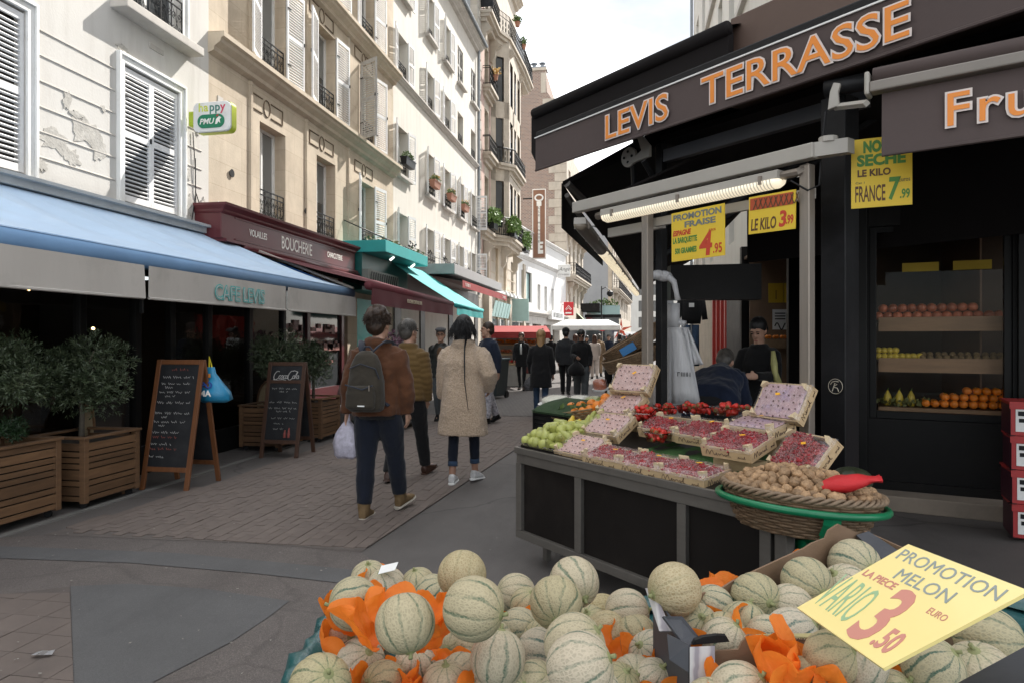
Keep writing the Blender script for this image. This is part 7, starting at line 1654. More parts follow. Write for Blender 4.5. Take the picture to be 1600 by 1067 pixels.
f = MB(); f.slab([q_ - O for q_ in (at_depth(1078, 1010, 1.485), at_depth(1117, 1008, 1.485), at_depth(1117, 1080, 1.44), at_depth(1078, 1080, 1.44))], .004); f.build('printed_strip', m_photo, bx)
f = MB(); f.slab([q_ - O for q_ in (at_depth(1042, 990, 1.54), at_depth(1076, 1006, 1.49), at_depth(1076, 1050, 1.47), at_depth(1046, 1030, 1.50))], .005); f.build('dark_side', m_slate, bx)
f = MB(); f.slab([q_ - O for q_ in (at_depth(1008, 918, 1.75), at_depth(1020, 918, 1.72), at_depth(1048, 985, 1.56), at_depth(1030, 985, 1.57))], .004); f.build('white_edge', m_photo, bx)
f = MB(); f.slab([at_depth(x_, y_, 1.5) - O for x_, y_ in ((1082, 1007), (1086, 1000), (1098, 995), (1120, 992), (1135, 993), (1140, 1002))], .012); f.build('handle_pad', m_iron, bx)
f = MB(); f.slab([q_ - O for q_ in (at_depth(1180, 1008, 1.50), at_depth(1182, 990, 1.51), at_depth(1300, 988, 1.54), at_depth(1290, 996, 1.52))], .003); f.build('label_flap', mat('label_buff', (.40, .34, .16), .6, .1, 5, 0), bx)
fr_ = at_depth(1225, 1000, 1.50) - O; o = text('VENTILATION PRODUCTEUR', .009, bx, fr_ + Vector((0, -.004, 0)), m_ink, rot=(PI / 2, 0, YAW + .1), ext=.0003)
f = MB(); f.slab([q_ - O for q_ in (at_depth(1495, 1067, 1.15), at_depth(1600, 1010, 1.2), at_depth(1640, 1040, 1.1), at_depth(1560, 1120, 1.0))], .006); f.build('near_flap', m_slate, bx)
# yellow melon sign lying on the heap
k = 1.42; sgn = [at_depth(1422, 853, .9595 * k), at_depth(1248, 952, 1.0 * k), at_depth(1383, 1048, .7934 * k), at_depth(1612, 927, .7529 * k)]
TLc, BLc, BRc, TRc = sgn; ex = (TRc - TLc); ey = (TLc - BLc); W_, H_ = ex.length, ey.length; ex.normalize(); nz_ = ex.cross(ey.normalized()).normalized(); eyp = nz_.cross(ex)
sg = thing('price_sign', 'large yellow sign PROMOTION MELON lying across the melons', 'price sign', BLc); Mx = Matrix((( ex.x, eyp.x, nz_.x, BLc.x), (ex.y, eyp.y, nz_.y, BLc.y), (ex.z, eyp.z, nz_.z, BLc.z), (0, 0, 0, 1))); sg.matrix_world = Mx
sh_ = (TLc - BLc).dot(ex); SH = (TLc - BLc).dot(eyp)
m_sgn = mat('sign_yellow', (.94, .77, .31), .3, .03, 3, .03, 20, coat=.1)
f = MB(); f.slab([(0, 0, 0), (W_, 0, 0), (W_ + sh_, SH, 0), (sh_, SH, 0)], .006, (0, 0, 1)); f.build('board', m_sgn, sg)
def st_(s, x, y, h, wid, m, shear=0, off=.002):
 o = text(s, h / .72, sg, (x + sh_ * y / SH, y, .0066), m, rot=(0, 0, 0), ext=.0003, off=off, shear=shear); xs_ = [v.co.x for v in o.data.vertices]; o.scale.x = wid / (max(xs_) - min(xs_)); return o
g_gy = flat('faded_grey', (.30, .34, .32)); g_rd = flat('faded_red', (.62, .26, .20)); g_gr = flat('faded_green', (.33, .50, .28))
st_('PROMOTION', W_ * .06, SH * .83, SH * .12, W_ * .88, g_gy, 0, 0); st_('MELON', W_ * .25, SH * .655, SH * .12, W_ * .5, g_gy, 0, 0)
st_('LA PIECE', W_ * .04, SH * .56, SH * .07, W_ * .34, g_rd, .1, .0005); st_('VARIO', W_ * .03, SH * .12, SH * .40, W_ * .42, g_gr, .1, -.001)
st_('3', W_ * .50, SH * .07, SH * .56, W_ * .22, g_rd, .12, .004); st_('.50', W_ * .74, SH * .10, SH * .2, W_ * .17, g_rd, .1); st_('EURO', W_ * .74, SH * .52, SH * .06, W_ * .15, g_rd, 0, 0)
# ------------------------------------------------------------------ people
m_skin = mat('skin', (.46, .27, .19), .5, .12, 12, .15, 120, dirt=(.42, .2, .15), dirtscale=14, dirtamt=.3)
m_skin2 = mat('skin_tan', (.33, .18, .12), .5, .12, 12, .15, 120)
def cloth(name, col, var=.15, sc=6, b=.35, bs=24, **k): return mat(name, col, .9, var, sc, b, bs, sheen=.15, spec=.25, bdist=.008, **k)
def hairm(name, col): return mat(name, col, .5, .5, 26, .8, 70, stretch=(1, 1, .35), bdist=.006)
m_eye = flat('eye_dark', (.02, .014, .012), .2); m_lip = flat('lip', (.33, .12, .10), .5)
def V(*a): return Vector(a)
def person(lab, at, face, h=1.75, pose=None, wear=None, vox=.012):
 """continuous body with head, face and hands, in separate clothes; stands facing local +Y"""
 P = dict(lt=18, lk=6, rt=-14, rk=14, la=(-12, 8, 14), ra=(14, 8, 18), lean=2, yaw=0, pitch=0, lf=0, rf=-22, twist=0); P.update(pose or {})
 W = dict(skin=m_skin, hair='short', hairm=None, top='jacket', topm=None, hem=.84, trm=None, shoe=None, sole=None, fat=1.0, legw=1.0, sleeve=1.0, cuff=0, collar=.03, shoulder=1.0, flare=1.0); W.update(wear or {})
 root = thing('person', lab, 'person', at, face); s = h / 1.75; root.scale = (s, s, s)
 R = math.radians
 def leg(sd, t, k, fp):
  a, b = R(t), R(k); hip = V(.092 * sd, 0, .92); knee = hip + V(.0, math.sin(a), -math.cos(a)) * .43; ank = knee + V(-.012 * sd, math.sin(a - b), -math.cos(a - b)) * .425
  q_ = R(fp); fd, dn = V(.16 * sd, math.cos(q_), math.sin(q_)), V(0, math.sin(q_), -math.cos(q_))
  low = min((ank + fd * u + dn * .078).z for u in (-.06, .16)); return hip, knee, ank, fd, dn, low
 Lg = leg(-1, P['lt'], P['lk'], P['lf']); Rg = leg(1, P['rt'], P['rk'], P['rf']); dz = -min(Lg[5], Rg[5])
 sh = V(0, 0, dz); U = Matrix.Translation(V(0, 0, .95 + dz)) @ Matrix.Rotation(R(-P['lean']), 4, 'X') @ Matrix.Rotation(R(P['twist']), 4, 'Z') @ Matrix.Translation(V(0, 0, -.95))
 u = lambda *p: U @ V(*p)
 ax = U.to_3x3() @ V(1, 0, 0); ay = U.to_3x3() @ V(0, 1, 0)
 def arm(sd, sw, out_, eb, inw=8):
  S = V(.175 * sd * W['shoulder'], -.005, 1.405); a, o_, e = R(sw), R(out_), R(sw + eb); ui = R(inw)
  E = S + V(sd * math.sin(o_), math.sin(a) * math.cos(o_), -math.cos(a) * math.cos(o_)) * .285
  d2 = V(-sd * math.sin(ui) * (1 if eb > 10 else 0) + sd * math.sin(o_) * .5, math.sin(e), -math.cos(e)).normalized(); Wr = E + d2 * .25
  return S, E, Wr, d2
 La = arm(-1, *P['la']); Ra = arm(1, *P['ra'])
 # body, one mesh
 b = MB()
 b.loft([(u(0, 0, z), rx, ry, ax, ay) for z, rx, ry in ((.88, .13, .09), (.98, .15, .10), (1.12, .14, .09), (1.28, .15, .10), (1.38, .13, .08), (1.45, .065, .055))], 16)
 for hip, knee, ank, fd, dn, low in (Lg, Rg):
  b.tube([hip + sh, hip.lerp(knee, .5) + sh, knee + sh, knee.lerp(ank, .35) + sh, ank + sh], [.085, .07, .047, .047, .034], 10); b.tube([ank + sh + dn * .02 - fd * .03, ank + sh + dn * .045 + fd * .13], [.035, .028], 8)
 for sd, (S, E, Wr, d2) in ((-1, La), (1, Ra)):
  S_, E_, W_ = U @ (S + V(-.03 * sd, 0, -.04)), U @ E, U @ Wr; b.tube([S_, S_.lerp(E_, .5), E_, E_.lerp(W_, .4), W_], [.03, .044, .040, .037, .028], 9)
  d = (U.to_3x3() @ d2).normalized(); sx = d.cross(V(0, 1, 0) if abs(d.y) < .8 else V(0, 0, 1)).normalized(); fx = d.cross(sx) * -1
  pm = W_ + d * .045; b.tube([W_, W_ + d * .03, W_ + d * .085], [(.026, .02), (.038, .017), (.036, .015)], 10)
  fwd = d.cross(sx).normalized()
  for i, L_ in enumerate((.062, .072, .068, .052)):
   o_ = fwd * ((i - 1.5) * .0185); k0 = W_ + d * .08 + o_; cv = sx * sd * -.02
   b.tube([k0 - d * .02, k0 + d * L_ * .45 + cv * .3, k0 + d * L_ * .8 + cv, k0 + d * L_ + cv * 1.6], [.0095, .009, .008, .0065], 6)
  th = W_ + d * .03 + fwd * -.03 * 1; b.tube([th + fwd * .01, th - fwd * .02 + d * .03, th - fwd * .026 + d * .06], [.012, .0105, .008], 6)
 hc = u(0, .015, 1.622); HM = Matrix.Translation(hc) @ U.to_3x3().to_4x4() @ Matrix.Rotation(R(P['yaw']), 4, 'Z') @ Matrix.Rotation(R(P['pitch'] + P['lean'] * .7), 4, 'X')
 HM = HM @ Matrix.Scale(1.09, 4)
 b.tube([u(0, -.005, 1.42), u(0, .0, 1.50), HM @ V(0, -.01, -.06)], [.06, .054, .052], 12)
 b.ball((0, 0, 0), (.074, .092, .098), HM @ T3(0, -.012, .022), 18, 12); b.ball((0, 0, 0), (.058, .066, .085), HM @ T3(0, .02, -.04), 16, 10); b.ball((0, 0, 0), (.03, .024, .022), HM @ T3(0, .07, -.095), 10, 7)
 b.tube([HM @ V(0, .088, .018), HM @ V(0, .105, -.02), HM @ V(0, .092, -.034)], [.009, .0145, .012], 8)
 for sd in (-1, 1): b.ball((0, 0, 0), (.010, .020, .031), HM @ T3(.075 * sd, -.004, -.008) @ R3(.2, 0, 0), 8, 7); b.ball((0, 0, 0), (.022, .012, .009), HM @ T3(.03 * sd, .082, .028), 8, 6)
 body = b.build('body', W['skin'], root, True); remesh(body, vox if vox < .012 else .0115, 1)
 for sd in (-1, 1):
  e = MB(); e.ball((0, 0, 0), (.0125, .006, .0065), HM @ T3(.031 * sd, .088, .006), 8, 6); e.build('eye', m_eye, root, True)
 e = MB(); e.ball((0, 0, 0), (.022, .007, .006), HM @ T3(0, .094, -.066), 10, 6); e.build('mouth', m_lip, root, True)
 hm = W['hairm']
 if hm:
  e = MB()
  for sd in (-1, 1): e.tube([HM @ V(.016 * sd, .094, .024), HM @ V(.032 * sd, .094, .029), HM @ V(.046 * sd, .084, .024)], .004, 5)
  e.build('eyebrow', hm, root)
  k = MB(); st = W['hair']
  if st in ('short', 'grey', 'curly'):
   q_ = 1.07 if st != 'curly' else 1.14
   k.ball((0, 0, 0), (.078 * q_, .092 * q_, .082 * q_), HM @ T3(0, -.022, .048), 16, 10); k.ball((0, 0, 0), (.072 * q_, .06 * q_, .085), HM @ T3(0, -.058, -.005), 14, 9)
   for sd in (-1, 1): k.ball((0, 0, 0), (.012, .03, .045), HM @ T3(.07 * sd, -.005, .03), 8, 6)
   if st == 'curly':
    r = random.Random(3)
    for i in range(46):
     a, t = r.uniform(0, 6.28), r.uniform(-.1, 1.5); k.ball((0, 0, 0), r.uniform(.016, .028), HM @ T3(.078 * math.cos(a) * math.cos(t), -.03 + .092 * math.sin(a) * math.cos(t), .045 + .092 * math.sin(t)), 7, 5)
  elif st in ('long', 'bob'):
   L_ = W.get('hairlen', .22)
   k.ball((0, 0, 0), (.088, .105, .098), HM @ T3(0, -.018, .04), 18, 11)
   sec = [((HM @ V(0, -.03 - .02 * t, .04 - L_ * t - .02)), (.088 + W.get('hairw', .012) * t), (.075 - .012 * t) , HM.to_3x3() @ V(1, 0, 0), HM.to_3x3() @ V(0, 1, 0)) for t in (0, .25, .5, .75, 1)]
   k.loft(sec, 18)
  o = k.build('hair', hm, root, True); remesh(o, .011, 1, .014 if st == 'curly' else .006, .03 if st == 'curly' else .05)
 # trousers
 fl = W['fat']; lw = W['legw']
 t = MB(); t.loft([(u(0, -.01, 1.02), .165 * fl, .115 * fl, ax, ay), (V(0, -.012, .93) + sh, .178 * fl, .13 * fl), (V(0, -.01, .84) + sh, .165 * fl, .115 * fl)], 16)
 for sd, (hip, knee, ank, fd, dn, low) in ((-1, Lg), (1, Rg)):
  e_ = ank.lerp(knee, W['cuff']); t.tube([hip + sh + V(0, 0, -.0), hip.lerp(knee, .4) + sh, knee + sh, knee.lerp(e_, .45) + sh, e_ + sh + V(0, 0, .015)], [.102 * fl, .092 * lw * fl, .07 * lw, .066 * lw, .056 * lw], 12)
 if W['trm']: remesh(t.build('trousers', W['trm'], root, True), .013, 2, .016, .09)
 if W['cuff'] and W.get('rollm'):
  for hip, knee, ank, fd, dn, low in (Lg, Rg):
   e_ = ank.lerp(knee, W['cuff']); d = (knee - ank).normalized(); c = MB(); c.tube([e_ + sh - d * .005, e_ + sh + d * .045], .062 * lw, 12); c.build('trouser_cuff', W['rollm'], root, True)
 # shoes
 for sd, (hip, knee, ank, fd, dn, low) in ((-1, Lg), (1, Rg)):
  sx = V(1, 0, 0) - fd * fd.x; sx.normalize(); A_ = ank + sh; f = MB()
  f.loft([(A_ - fd * .055 + dn * .03, .032, .045, sx, dn), (A_ - fd * .02 + dn * .02, .04, .055, sx, dn), (A_ + fd * .06 + dn * .035, .043, .040, sx, dn), (A_ + fd * .13 + dn * .05, .047, .027, sx, dn), (A_ + fd * .185 + dn * .058, .032, .018, sx, dn)], 14, 2.4)
  if W.get('boot'): f.tube([A_ + dn * .02, A_ - dn * .07], [.05, .058], 12)
  so = f.build('shoe', W['shoe'] or m_black, root, True); remesh(so, .009, 1)
  f = MB(); f.loft([(A_ + fd * x + dn * .072, w_, .012, sx, dn) for x, w_ in ((-.075, .02), (-.06, .036), (0, .042), (.07, .046), (.14, .052), (.185, .042), (.205, .02))], 12, 3); f.build('sole', W['sole'] or m_black, so)
 # upper garment
 g = MB(); top = W['top']; hem = W['hem']; tz = (lambda x, y, z: u(x, y, z) if z > .9 else (V(x, y, z) + sh))
 sw_ = W['shoulder']
 base = [(hem, .192 * fl * W['flare'], .145 * fl * W['flare']), ((hem + 1.12) / 2 if hem < .9 else 1.0, .190 * fl * (1 + (W['flare'] - 1) * .6), .14 * fl * (1 + (W['flare'] - 1) * .6)), (1.12, .186 * fl, .132 * fl), (1.26, .196 * fl * sw_, .14 * fl), (1.345, .184 * sw_, .128), (1.395, .155 * sw_, .11), (1.435, .118, .092), (1.475, .078, .07)]
 if top == 'puffer':
  f2 = []; n = 56
  for i in range(n + 1):
   z = hem + (1.46 - hem) * i / n
   for (z0, a0, b0), (z1, a1, b1) in zip(base, base[1:]):
    if z0 <= z <= z1 + 1e-6: q_ = (z - z0) / (z1 - z0); rx, ry = a0 + (a1 - a0) * q_, b0 + (b1 - b0) * q_; break
   m_ = .013 * abs(math.sin(PI * (z - hem) / .062)) ** .6; f2.append((tz(0, -.005, z), rx + m_, ry + m_, ax, ay))
  g.loft(f2, 22)
 else: g.loft([(tz(0, -.005, z), rx, ry, ax, ay) for z, rx, ry in base], 20, 2.15)
 sl = W['sleeve']
 for sd, (S, E, Wr, d2) in ((-1, La), (1, Ra)):
  S_, E_, W_ = U @ (S + V(-.022 * sd, 0, -.014 - .02 * (sl - 1))), U @ E, U @ Wr
  pts = [S_, S_.lerp(E_, .35), S_.lerp(E_, .7), E_, E_.lerp(W_, .4), E_.lerp(W_, .8), W_ + (W_ - E_) * .04]; rr = [.074 * min(sl, 1.2), .073 * sl, .066 * sl, .062 * sl, .058 * sl, .051 * sl, .047 * sl]
  if top == 'puffer':
   p2, r2_ = [], []
   for i in range(40):
    t_ = i / 39 * (len(pts) - 1); j = min(int(t_), len(pts) - 2); q_ = t_ - j; p2.append(pts[j].lerp(pts[j + 1], q_)); r2_.append(rr[j] + (rr[j + 1] - rr[j]) * q_ + .010 * abs(math.sin(i * PI / 4)) ** .6)
   g.tube(p2, r2_, 12)
  else: g.tube(pts, rr, 12)
  g.ball(U @ (S + V(-.034 * sd, 0, -.028)), (.073, .074, .068), n=12, m=8)
 if W['collar']: g.tube([u(0, -.0, 1.455) + ax * (.072 * math.cos(a * PI / 8)) + ay * (.066 * math.sin(a * PI / 8)) for a in range(16)], W['collar'], 8, closed=True)
 if W['topm']: remesh(g.build({'coat': 'coat', 'puffer': 'puffer_jacket'}.get(top, 'jacket'), W['topm'], root, True), .0105 if top == 'puffer' else .012, 1 if top == 'puffer' else 2, 0 if top == 'puffer' else W.get('fold', .02), W.get('folds', .12))
 return root, dict(U=U, HM=HM, Lw=U @ La[2], Rw=U @ Ra[2], M=Matrix.Translation(at) @ Matrix.Rotation(face, 4, 'Z') @ Matrix.Scale(s, 4), u=u, ax=ax, ay=ay, sh=sh, root=root, Ld=La[3], Rd=Ra[3])
jean = cloth('indigo_denim', (.007, .010, .019), .3, 9, .4, 60); jean2 = cloth('mid_denim', (.03, .055, .10), .3, 9, .4, 60); blk = cloth('black_wool', (.009, .009, .010), .3, 9); char = cloth('charcoal_cloth', (.022, .023, .026), .25, 8); navy = cloth('navy_cloth', (.012, .018, .036), .25, 8); grytr = cloth('grey_cloth', (.085, .095, .10), .2, 8); tan_ = cloth('tan_cloth', (.26, .18, .11), .2, 8); cream = cloth('cream_cloth', (.50, .43, .38), .12, 8)
rust = cloth('rust_suede', (.085, .033, .014), .28, 5, .5, 30, dirt=(.06, .024, .012), dirtscale=5, dirtamt=.6); mustard = cloth('ochre_nylon', (.115, .068, .022), .15, 5, .2, 30)
m_boot = mat('tan_suede_boot', (.15, .095, .042), .8, .2, 10, .3, 60); m_sole = mat('pale_sole', (.42, .38, .32), .7, .15, 10, .1, 40); m_brshoe = mat('brown_leather', (.055, .025, .016), .4, .2, 8, .1, 60); m_sneak = mat('silver_white_sneaker', (.55, .55, .55), .45, .3, 18, .3, 60)
fleece, n, p, o = newmat('teddy_fleece'); co = coords(n); a = noise(n, co, 75, 4, .7); c = ramp(n, a, [(.3, (.40, .285, .19)), (.62, (.62, .475, .345))]); n.links.new(c, p.inputs[0]); p.inputs['Roughness'].default_value = .95; p.inputs['Sheen Weight'].default_value = .3; bumpn(n, p, mth(n, 'ADD', noise(n, co, 60, 5, .7), noise(n, co, 10, 3)), 1.0, .022)
hbr = hairm('hair_brown', (.028, .014, .007)); hgr = hairm('hair_grey', (.075, .068, .06)); hbk = hairm('hair_black', (.006, .0055, .006)); hbl = hairm('hair_blonde', (.33, .20, .09)); hch = hairm('hair_chestnut', (.07, .028, .015))
def at_feet(px, py): return on_ground(px, py)
def plus(P, part, name, mb, m, smooth=True, **k): return mb.build(name, m, P['root'], smooth, **k)
# 1 man with the backpack
r_, P1 = person('man seen from behind in a rust jacket and dark jeans with a backpack', at_feet(590, 808), -.10, 1.80, dict(lt=-4, lk=2, rt=20, rk=4, la=(-6, 12, 10), ra=(4, 12, 12), lf=0, rf=12, lean=2, yaw=-6), dict(hair='curly', hairm=hbr, topm=rust, hem=.86, trm=jean, shoe=m_boot, sole=m_sole, boot=True, legw=1.16, fat=1.08, sleeve=1.2, shoulder=1.07, collar=.05, cuff=.08, fold=.045, folds=.13), .0075)
bt2 = MB(); bt2.loft([(P1['sh'] + V(0, -.01, z), .186, .135) for z in (.835, .93)], 18); plus(P1, 0, 'undershirt', bt2, blk)
m_pack = cloth('olive_canvas', (.036, .030, .022), .25, 7, .3, 40); m_strap = cloth('navy_strap', (.026, .030, .042), .2, 9, .3, 50)
bp = thing('backpack', 'dark olive backpack worn on the back of the man in the rust jacket', 'backpack', r_.location, r_.rotation_euler.z); bp.scale = r_.scale
up = P1['u']; f = MB(); f.loft([(up(0, -.215, z), rx, ry, P1['ax'], P1['ay']) for z, rx, ry in ((.90, .12, .06), (.925, .15, .085), (1.0, .158, .10), (1.15, .150, .095), (1.28, .125, .08), (1.36, .09, .06), (1.395, .05, .03))], 22, 2.9); remesh(f.build('bag_body', m_pack, bp, True), .011, 1, .014, .08)
f = MB(); f.loft([(up(0, -.305, z), rx, ry, P1['ax'], P1['ay']) for z, rx, ry in ((.925, .11, .02), (.945, .128, .042), (1.05, .126, .045), (1.10, .118, .03), (1.115, .10, .012))], 18, 3); remesh(f.build('front_pocket', m_pack, bp, True), .010, 1, .008, .06)
f = MB(); f.tube([up(-.122, -.335, 1.12), up(-.04, -.36, 1.105), up(.04, -.355, 1.085), up(.122, -.335, 1.12)], .006, 5); f.tube([up(-.118, -.285, 1.25), up(.0, -.318, 1.29), up(.118, -.285, 1.25)], .005, 5); f.tube([up(.118, -.285, 1.25), up(.145, -.27, 1.17)], .005, 5); f.build('zip', m_strap, bp)
f = MB(); f.box(-.004, .004, -.004, .004, -.045, 0); f.build('zip_pull', m_alu, bp, loc=up(.10, -.355, 1.12)); f = MB(); f.box(-.03, .03, -.003, .003, -.005, .005); f.build('brand_tag', m_white, bp, loc=up(.03, -.353, .955))
for sd in (-1, 1):
 f = MB(); f.tube([up(.035 * sd, -.20, 1.375), up(.075 * sd, -.165, 1.43), up(.105 * sd, -.10, 1.475), up(.115 * sd, -.01, 1.47), up(.125 * sd, .10, 1.40), up(.14 * sd, .145, 1.2), up(.15 * sd, .06, 1.0), up(.14 * sd, -.14, .96)], (.008, .028), 8); f.build('shoulder_strap', m_strap, bp, True)
f = MB(); f.tube([up(-.04, -.19, 1.40), up(-.02, -.2, 1.43), up(.02, -.2, 1.43), up(.04, -.19, 1.40)], .008, 6); f.build('top_handle', m_strap, bp)
def bag(P, side, drop, w_, m, lab, name='carrier_bag', cat='bag', dy=0):
 wr = P['M'] @ (P['Lw'] if side < 0 else P['Rw']) + Vector((0, 0, -.06)); t = thing(name, lab, cat, wr, P['root'].rotation_euler.z)
 f = MB(); f.rings([[(w_ * q_ * .5 * math.cos(a * PI / 8) * (1 + .1 * math.sin(a * 2 + i)), w_ * q_ * .28 * math.sin(a * PI / 8), z + .01 * math.sin(a * 1.7 + i)) for a in range(16)] for i, (z, q_) in enumerate(((-drop, .75), (-drop * .93, .95), (-drop * .6, 1.0), (-drop * .35, .8), (-drop * .15, .4), (-.02, .16), (.03, .12)))]); f.build('sack', m, t, True)
 f = MB(); f.tube([(-.02, 0, -.02), (-.018, 0, .05), (.018, 0, .05), (.02, 0, -.02)], .006, 5); f.build('handle', m, t); return t
bag(P1, -1, .34, .26, mat('printed_white_bag', (.44, .42, .50), .5, .35, 22, .4, 30, bdist=.01), 'white printed carrier bag in the left hand of the man with the backpack')
def strands(P, m, n, length, curl, z0=-.25, seed=1, back=0.0, th=.0016, out=.75):
 """loose locks combed over the hair mass"""
 r = random.Random(seed); HM = P['HM']; f = MB()
 for i in range(n):
  a, t = r.uniform(0, 6.28), math.asin(r.uniform(z0, 1)); d = V(math.cos(a) * math.cos(t), math.sin(a) * math.cos(t), math.sin(t))
  if d.y > .45 and d.z < .45: continue
  p = V(d.x * .083, -.022 + d.y * .099, .042 + d.z * .088); tg = (V(d.x, d.y - .25, d.z * .3) - d * .4 + V(0, -back, -.75)).normalized(); q_ = [HM @ p]; v = tg * .7 + d * out + V(r.gauss(0, .35), r.gauss(0, .35), r.gauss(0, .3)) * curl
  for k in range(3): v = (v + tg * .35 - d * .25 + V(r.gauss(0, 1), r.gauss(0, 1), r.gauss(0, 1)) * curl * .5).normalized(); q_.append(q_[-1] + (HM.to_3x3() @ v) * length * r.uniform(.25, .42))
  f.tube(q_, [th, th * 1.6, th * 1.3, th * .5], 3)
 plus(P, 0, 'loose_hair', f, m, kind='stuff')
strands(P1, hbr, 1100, .042, .9, -.3, 1, 0, .0015, .6)
# 2 man in puffer
r_, P2 = person('grey haired man from behind in an ochre quilted puffer jacket', at_feet(637, 748), -.16, 1.77, dict(lt=-14, lk=8, rt=20, rk=4, la=(-6, 8, 12), ra=(2, 8, 14), lf=-10, rf=14, yaw=-14), dict(hair='grey', hairm=hgr, top='puffer', topm=mustard, hem=.87, trm=blk, shoe=m_brshoe, sole=m_brshoe, legw=1.1, fat=1.08, sleeve=1.14, collar=.044), .009)
strands(P2, hgr, 800, .028, .25, -.45, 2, 0, .0014, .25)
# 3 woman in fleece coat
r_, P3 = person('woman from behind in a long beige teddy fleece coat with black hair', at_feet(724, 754), -.06, 1.78, dict(lt=-6, lk=3, rt=12, rk=5, la=(8, 10, 6), ra=(-14, 24, 62, 24), lf=0, rf=-6, lean=1), dict(skin=m_skin2, hair='long', hairm=hbk, hairlen=.17, hairw=.0, top='coat', topm=fleece, hem=.50, flare=1.28, trm=jean, shoe=m_sneak, sole=m_white, legw=.86, fat=1.12, sleeve=1.42, shoulder=1.04, cuff=.26, rollm=jean2, collar=.066, fold=.028, folds=.2), .0085)
up = P3['u']; f = MB(); f.tube([up(.06, -.1, 1.52), up(.07, -.19, 1.42), up(.075, -.21, 1.25), up(.085, -.225, 1.05), up(.13, -.25, .78)], [.012, .009, .008, .006, .003], 6); plus(P3, 0, 'thin_braid', f, hbk)
strands(P3, hbk, 700, .13, .10, -.5, 3, .05, .002, .12)
c_ = [o for o in COL.objects if o.parent == P3['root'] and o.name.startswith('coat')][0]; tx = bpy.data.textures.new('pile', 'CLOUDS'); tx.noise_scale = .022; tx.noise_depth = 1; d_ = c_.modifiers.new('pile', 'DISPLACE'); d_.texture = tx; d_.strength = .012; d_.texture_coords = 'LOCAL'
# 4 man in flat cap, facing
r_, P4 = person('man facing the camera in a flat cap, glasses and dark leather jacket', at_feet(689, 660), PI + .15, 1.74, dict(lt=14, rt=-12, la=(6, 8, 14), ra=(-6, 8, 14)), dict(hair='short', hairm=hgr, topm=mat('dark_leather', (.012, .013, .011), .4, .3, 6, .3, 30), hem=.84, trm=grytr, shoe=m_black))
HM = P4['HM']; f = MB(); f.ball((0, 0, 0), (.096, .115, .038), HM @ T3(0, .005, .092) @ R3(-.15, 0, 0), 18, 8); f.slab([HM @ V(x, y, .078) for x, y in ((-.075, .085), (-.04, .14), (.04, .14), (.075, .085))], .008); plus(P4, 0, 'flat_cap', f, cloth('grey_tweed', (.06, .06, .065), .4, 60))
f = MB()
for sd in (-1, 1): f.tube([HM @ V(.032 * sd + .022 * math.cos(a * PI / 6), .099, .004 + .017 * math.sin(a * PI / 6)) for a in range(12)], .0028, 4, closed=True); f.tube([HM @ V(.054 * sd, .097, .006), HM @ V(.076 * sd, .03, .006)], .0025, 4)
f.tube([HM @ V(-.01, .101, .006), HM @ V(.01, .101, .006)], .0025, 4); plus(P4, 0, 'glasses', f, m_black)
f = MB(); f.ball((0, 0, 0), (.075, .03, .16), Matrix.Translation(P4['u'](0, .115, 1.25)), 12, 8); plus(P4, 0, 'shirt', f, cloth('brown_check', (.10, .055, .03), .4, 40))
# 5 man in profile in dark sweater
r_, P5 = person('young man in a dark sweater turned sideways behind the fleece coat', at_feet(764, 662), PI - .75, 1.82, dict(lt=10, rt=-8, yaw=-25), dict(hair='short', hairm=hbr, topm=navy, hem=.90, trm=cloth('patterned_trousers', (.34, .33, .36), .7, 26), shoe=m_black, legw=1.15, collar=.026))
# 6.. middle distance
r_, P6 = person('woman facing the camera in an open dark coat over a white shirt', at_feet(815, 610), PI, 1.72, dict(lt=12, rt=-10), dict(hair='long', hairm=hch, hairlen=.2, hairw=-.02, top='coat', topm=blk, hem=.72, trm=blk, shoe=m_black, legw=.85))
f = MB(); f.loft([(P6['u'](0, .12, z), w_, .03) for z, w_ in ((1.1, .03), (1.3, .035), (1.42, .02))], 10); plus(P6, 0, 'shirt', f, m_white)
bag(P6, -1, .3, .22, mat('red_tote', (.22, .05, .04), .7, .2, 5, .1, 20), 'dark red tote hanging beside the woman with the white shirt')
r_, P7 = person('blonde woman from behind in a long black coat and blue jeans', at_feet(845, 652), 0.05, 1.72, dict(lt=6, rt=-6, la=(4, 10, 20), ra=(0, 10, 10), lf=0, rf=-8), dict(hair='long', hairm=hbl, hairlen=.24, hairw=-.03, top='coat', topm=blk, hem=.60, flare=1.2, trm=jean2, shoe=m_black, legw=.95, sleeve=1.15))
bag(P7, -1, .30, .3, mat('spotted_bag', (.08, .08, .085), .6, .9, 30, .2, 20), 'spotted dark bag carried by the blonde woman')
r_, P8 = person('man from behind in black jacket and a dark beanie', at_feet(884, 619), 0.0, 1.83, dict(lt=12, rt=-12), dict(hair='short', hairm=hbk, topm=char, hem=.80, trm=blk, shoe=m_black, fat=1.1, sleeve=1.1))
f = MB(); f.ball((0, 0, 0), (.095, .11, .085), P8['HM'] @ T3(0, -.012, .06), 14, 9); plus(P8, 0, 'beanie', f, blk)
r_, P9 = person('woman facing the camera in a black jacket looking down, wide grey trousers', at_feet(908, 630), PI + .1, 1.74, dict(lt=8, rt=-8, pitch=-18, ra=(20, 8, 60, 30), la=(4, 10, 20)), dict(skin=m_skin2, hair='long', hairm=hbk, hairlen=.16, hairw=-.03, topm=blk, hem=.86, trm=grytr, shoe=m_black, legw=1.35))
f = MB()
for sd in (-1, 1): f.ball((0, 0, 0), (.026, .008, .02), P9['HM'] @ T3(.032 * sd, .096, .006), 8, 6)
plus(P9, 0, 'sunglasses', f, m_black)
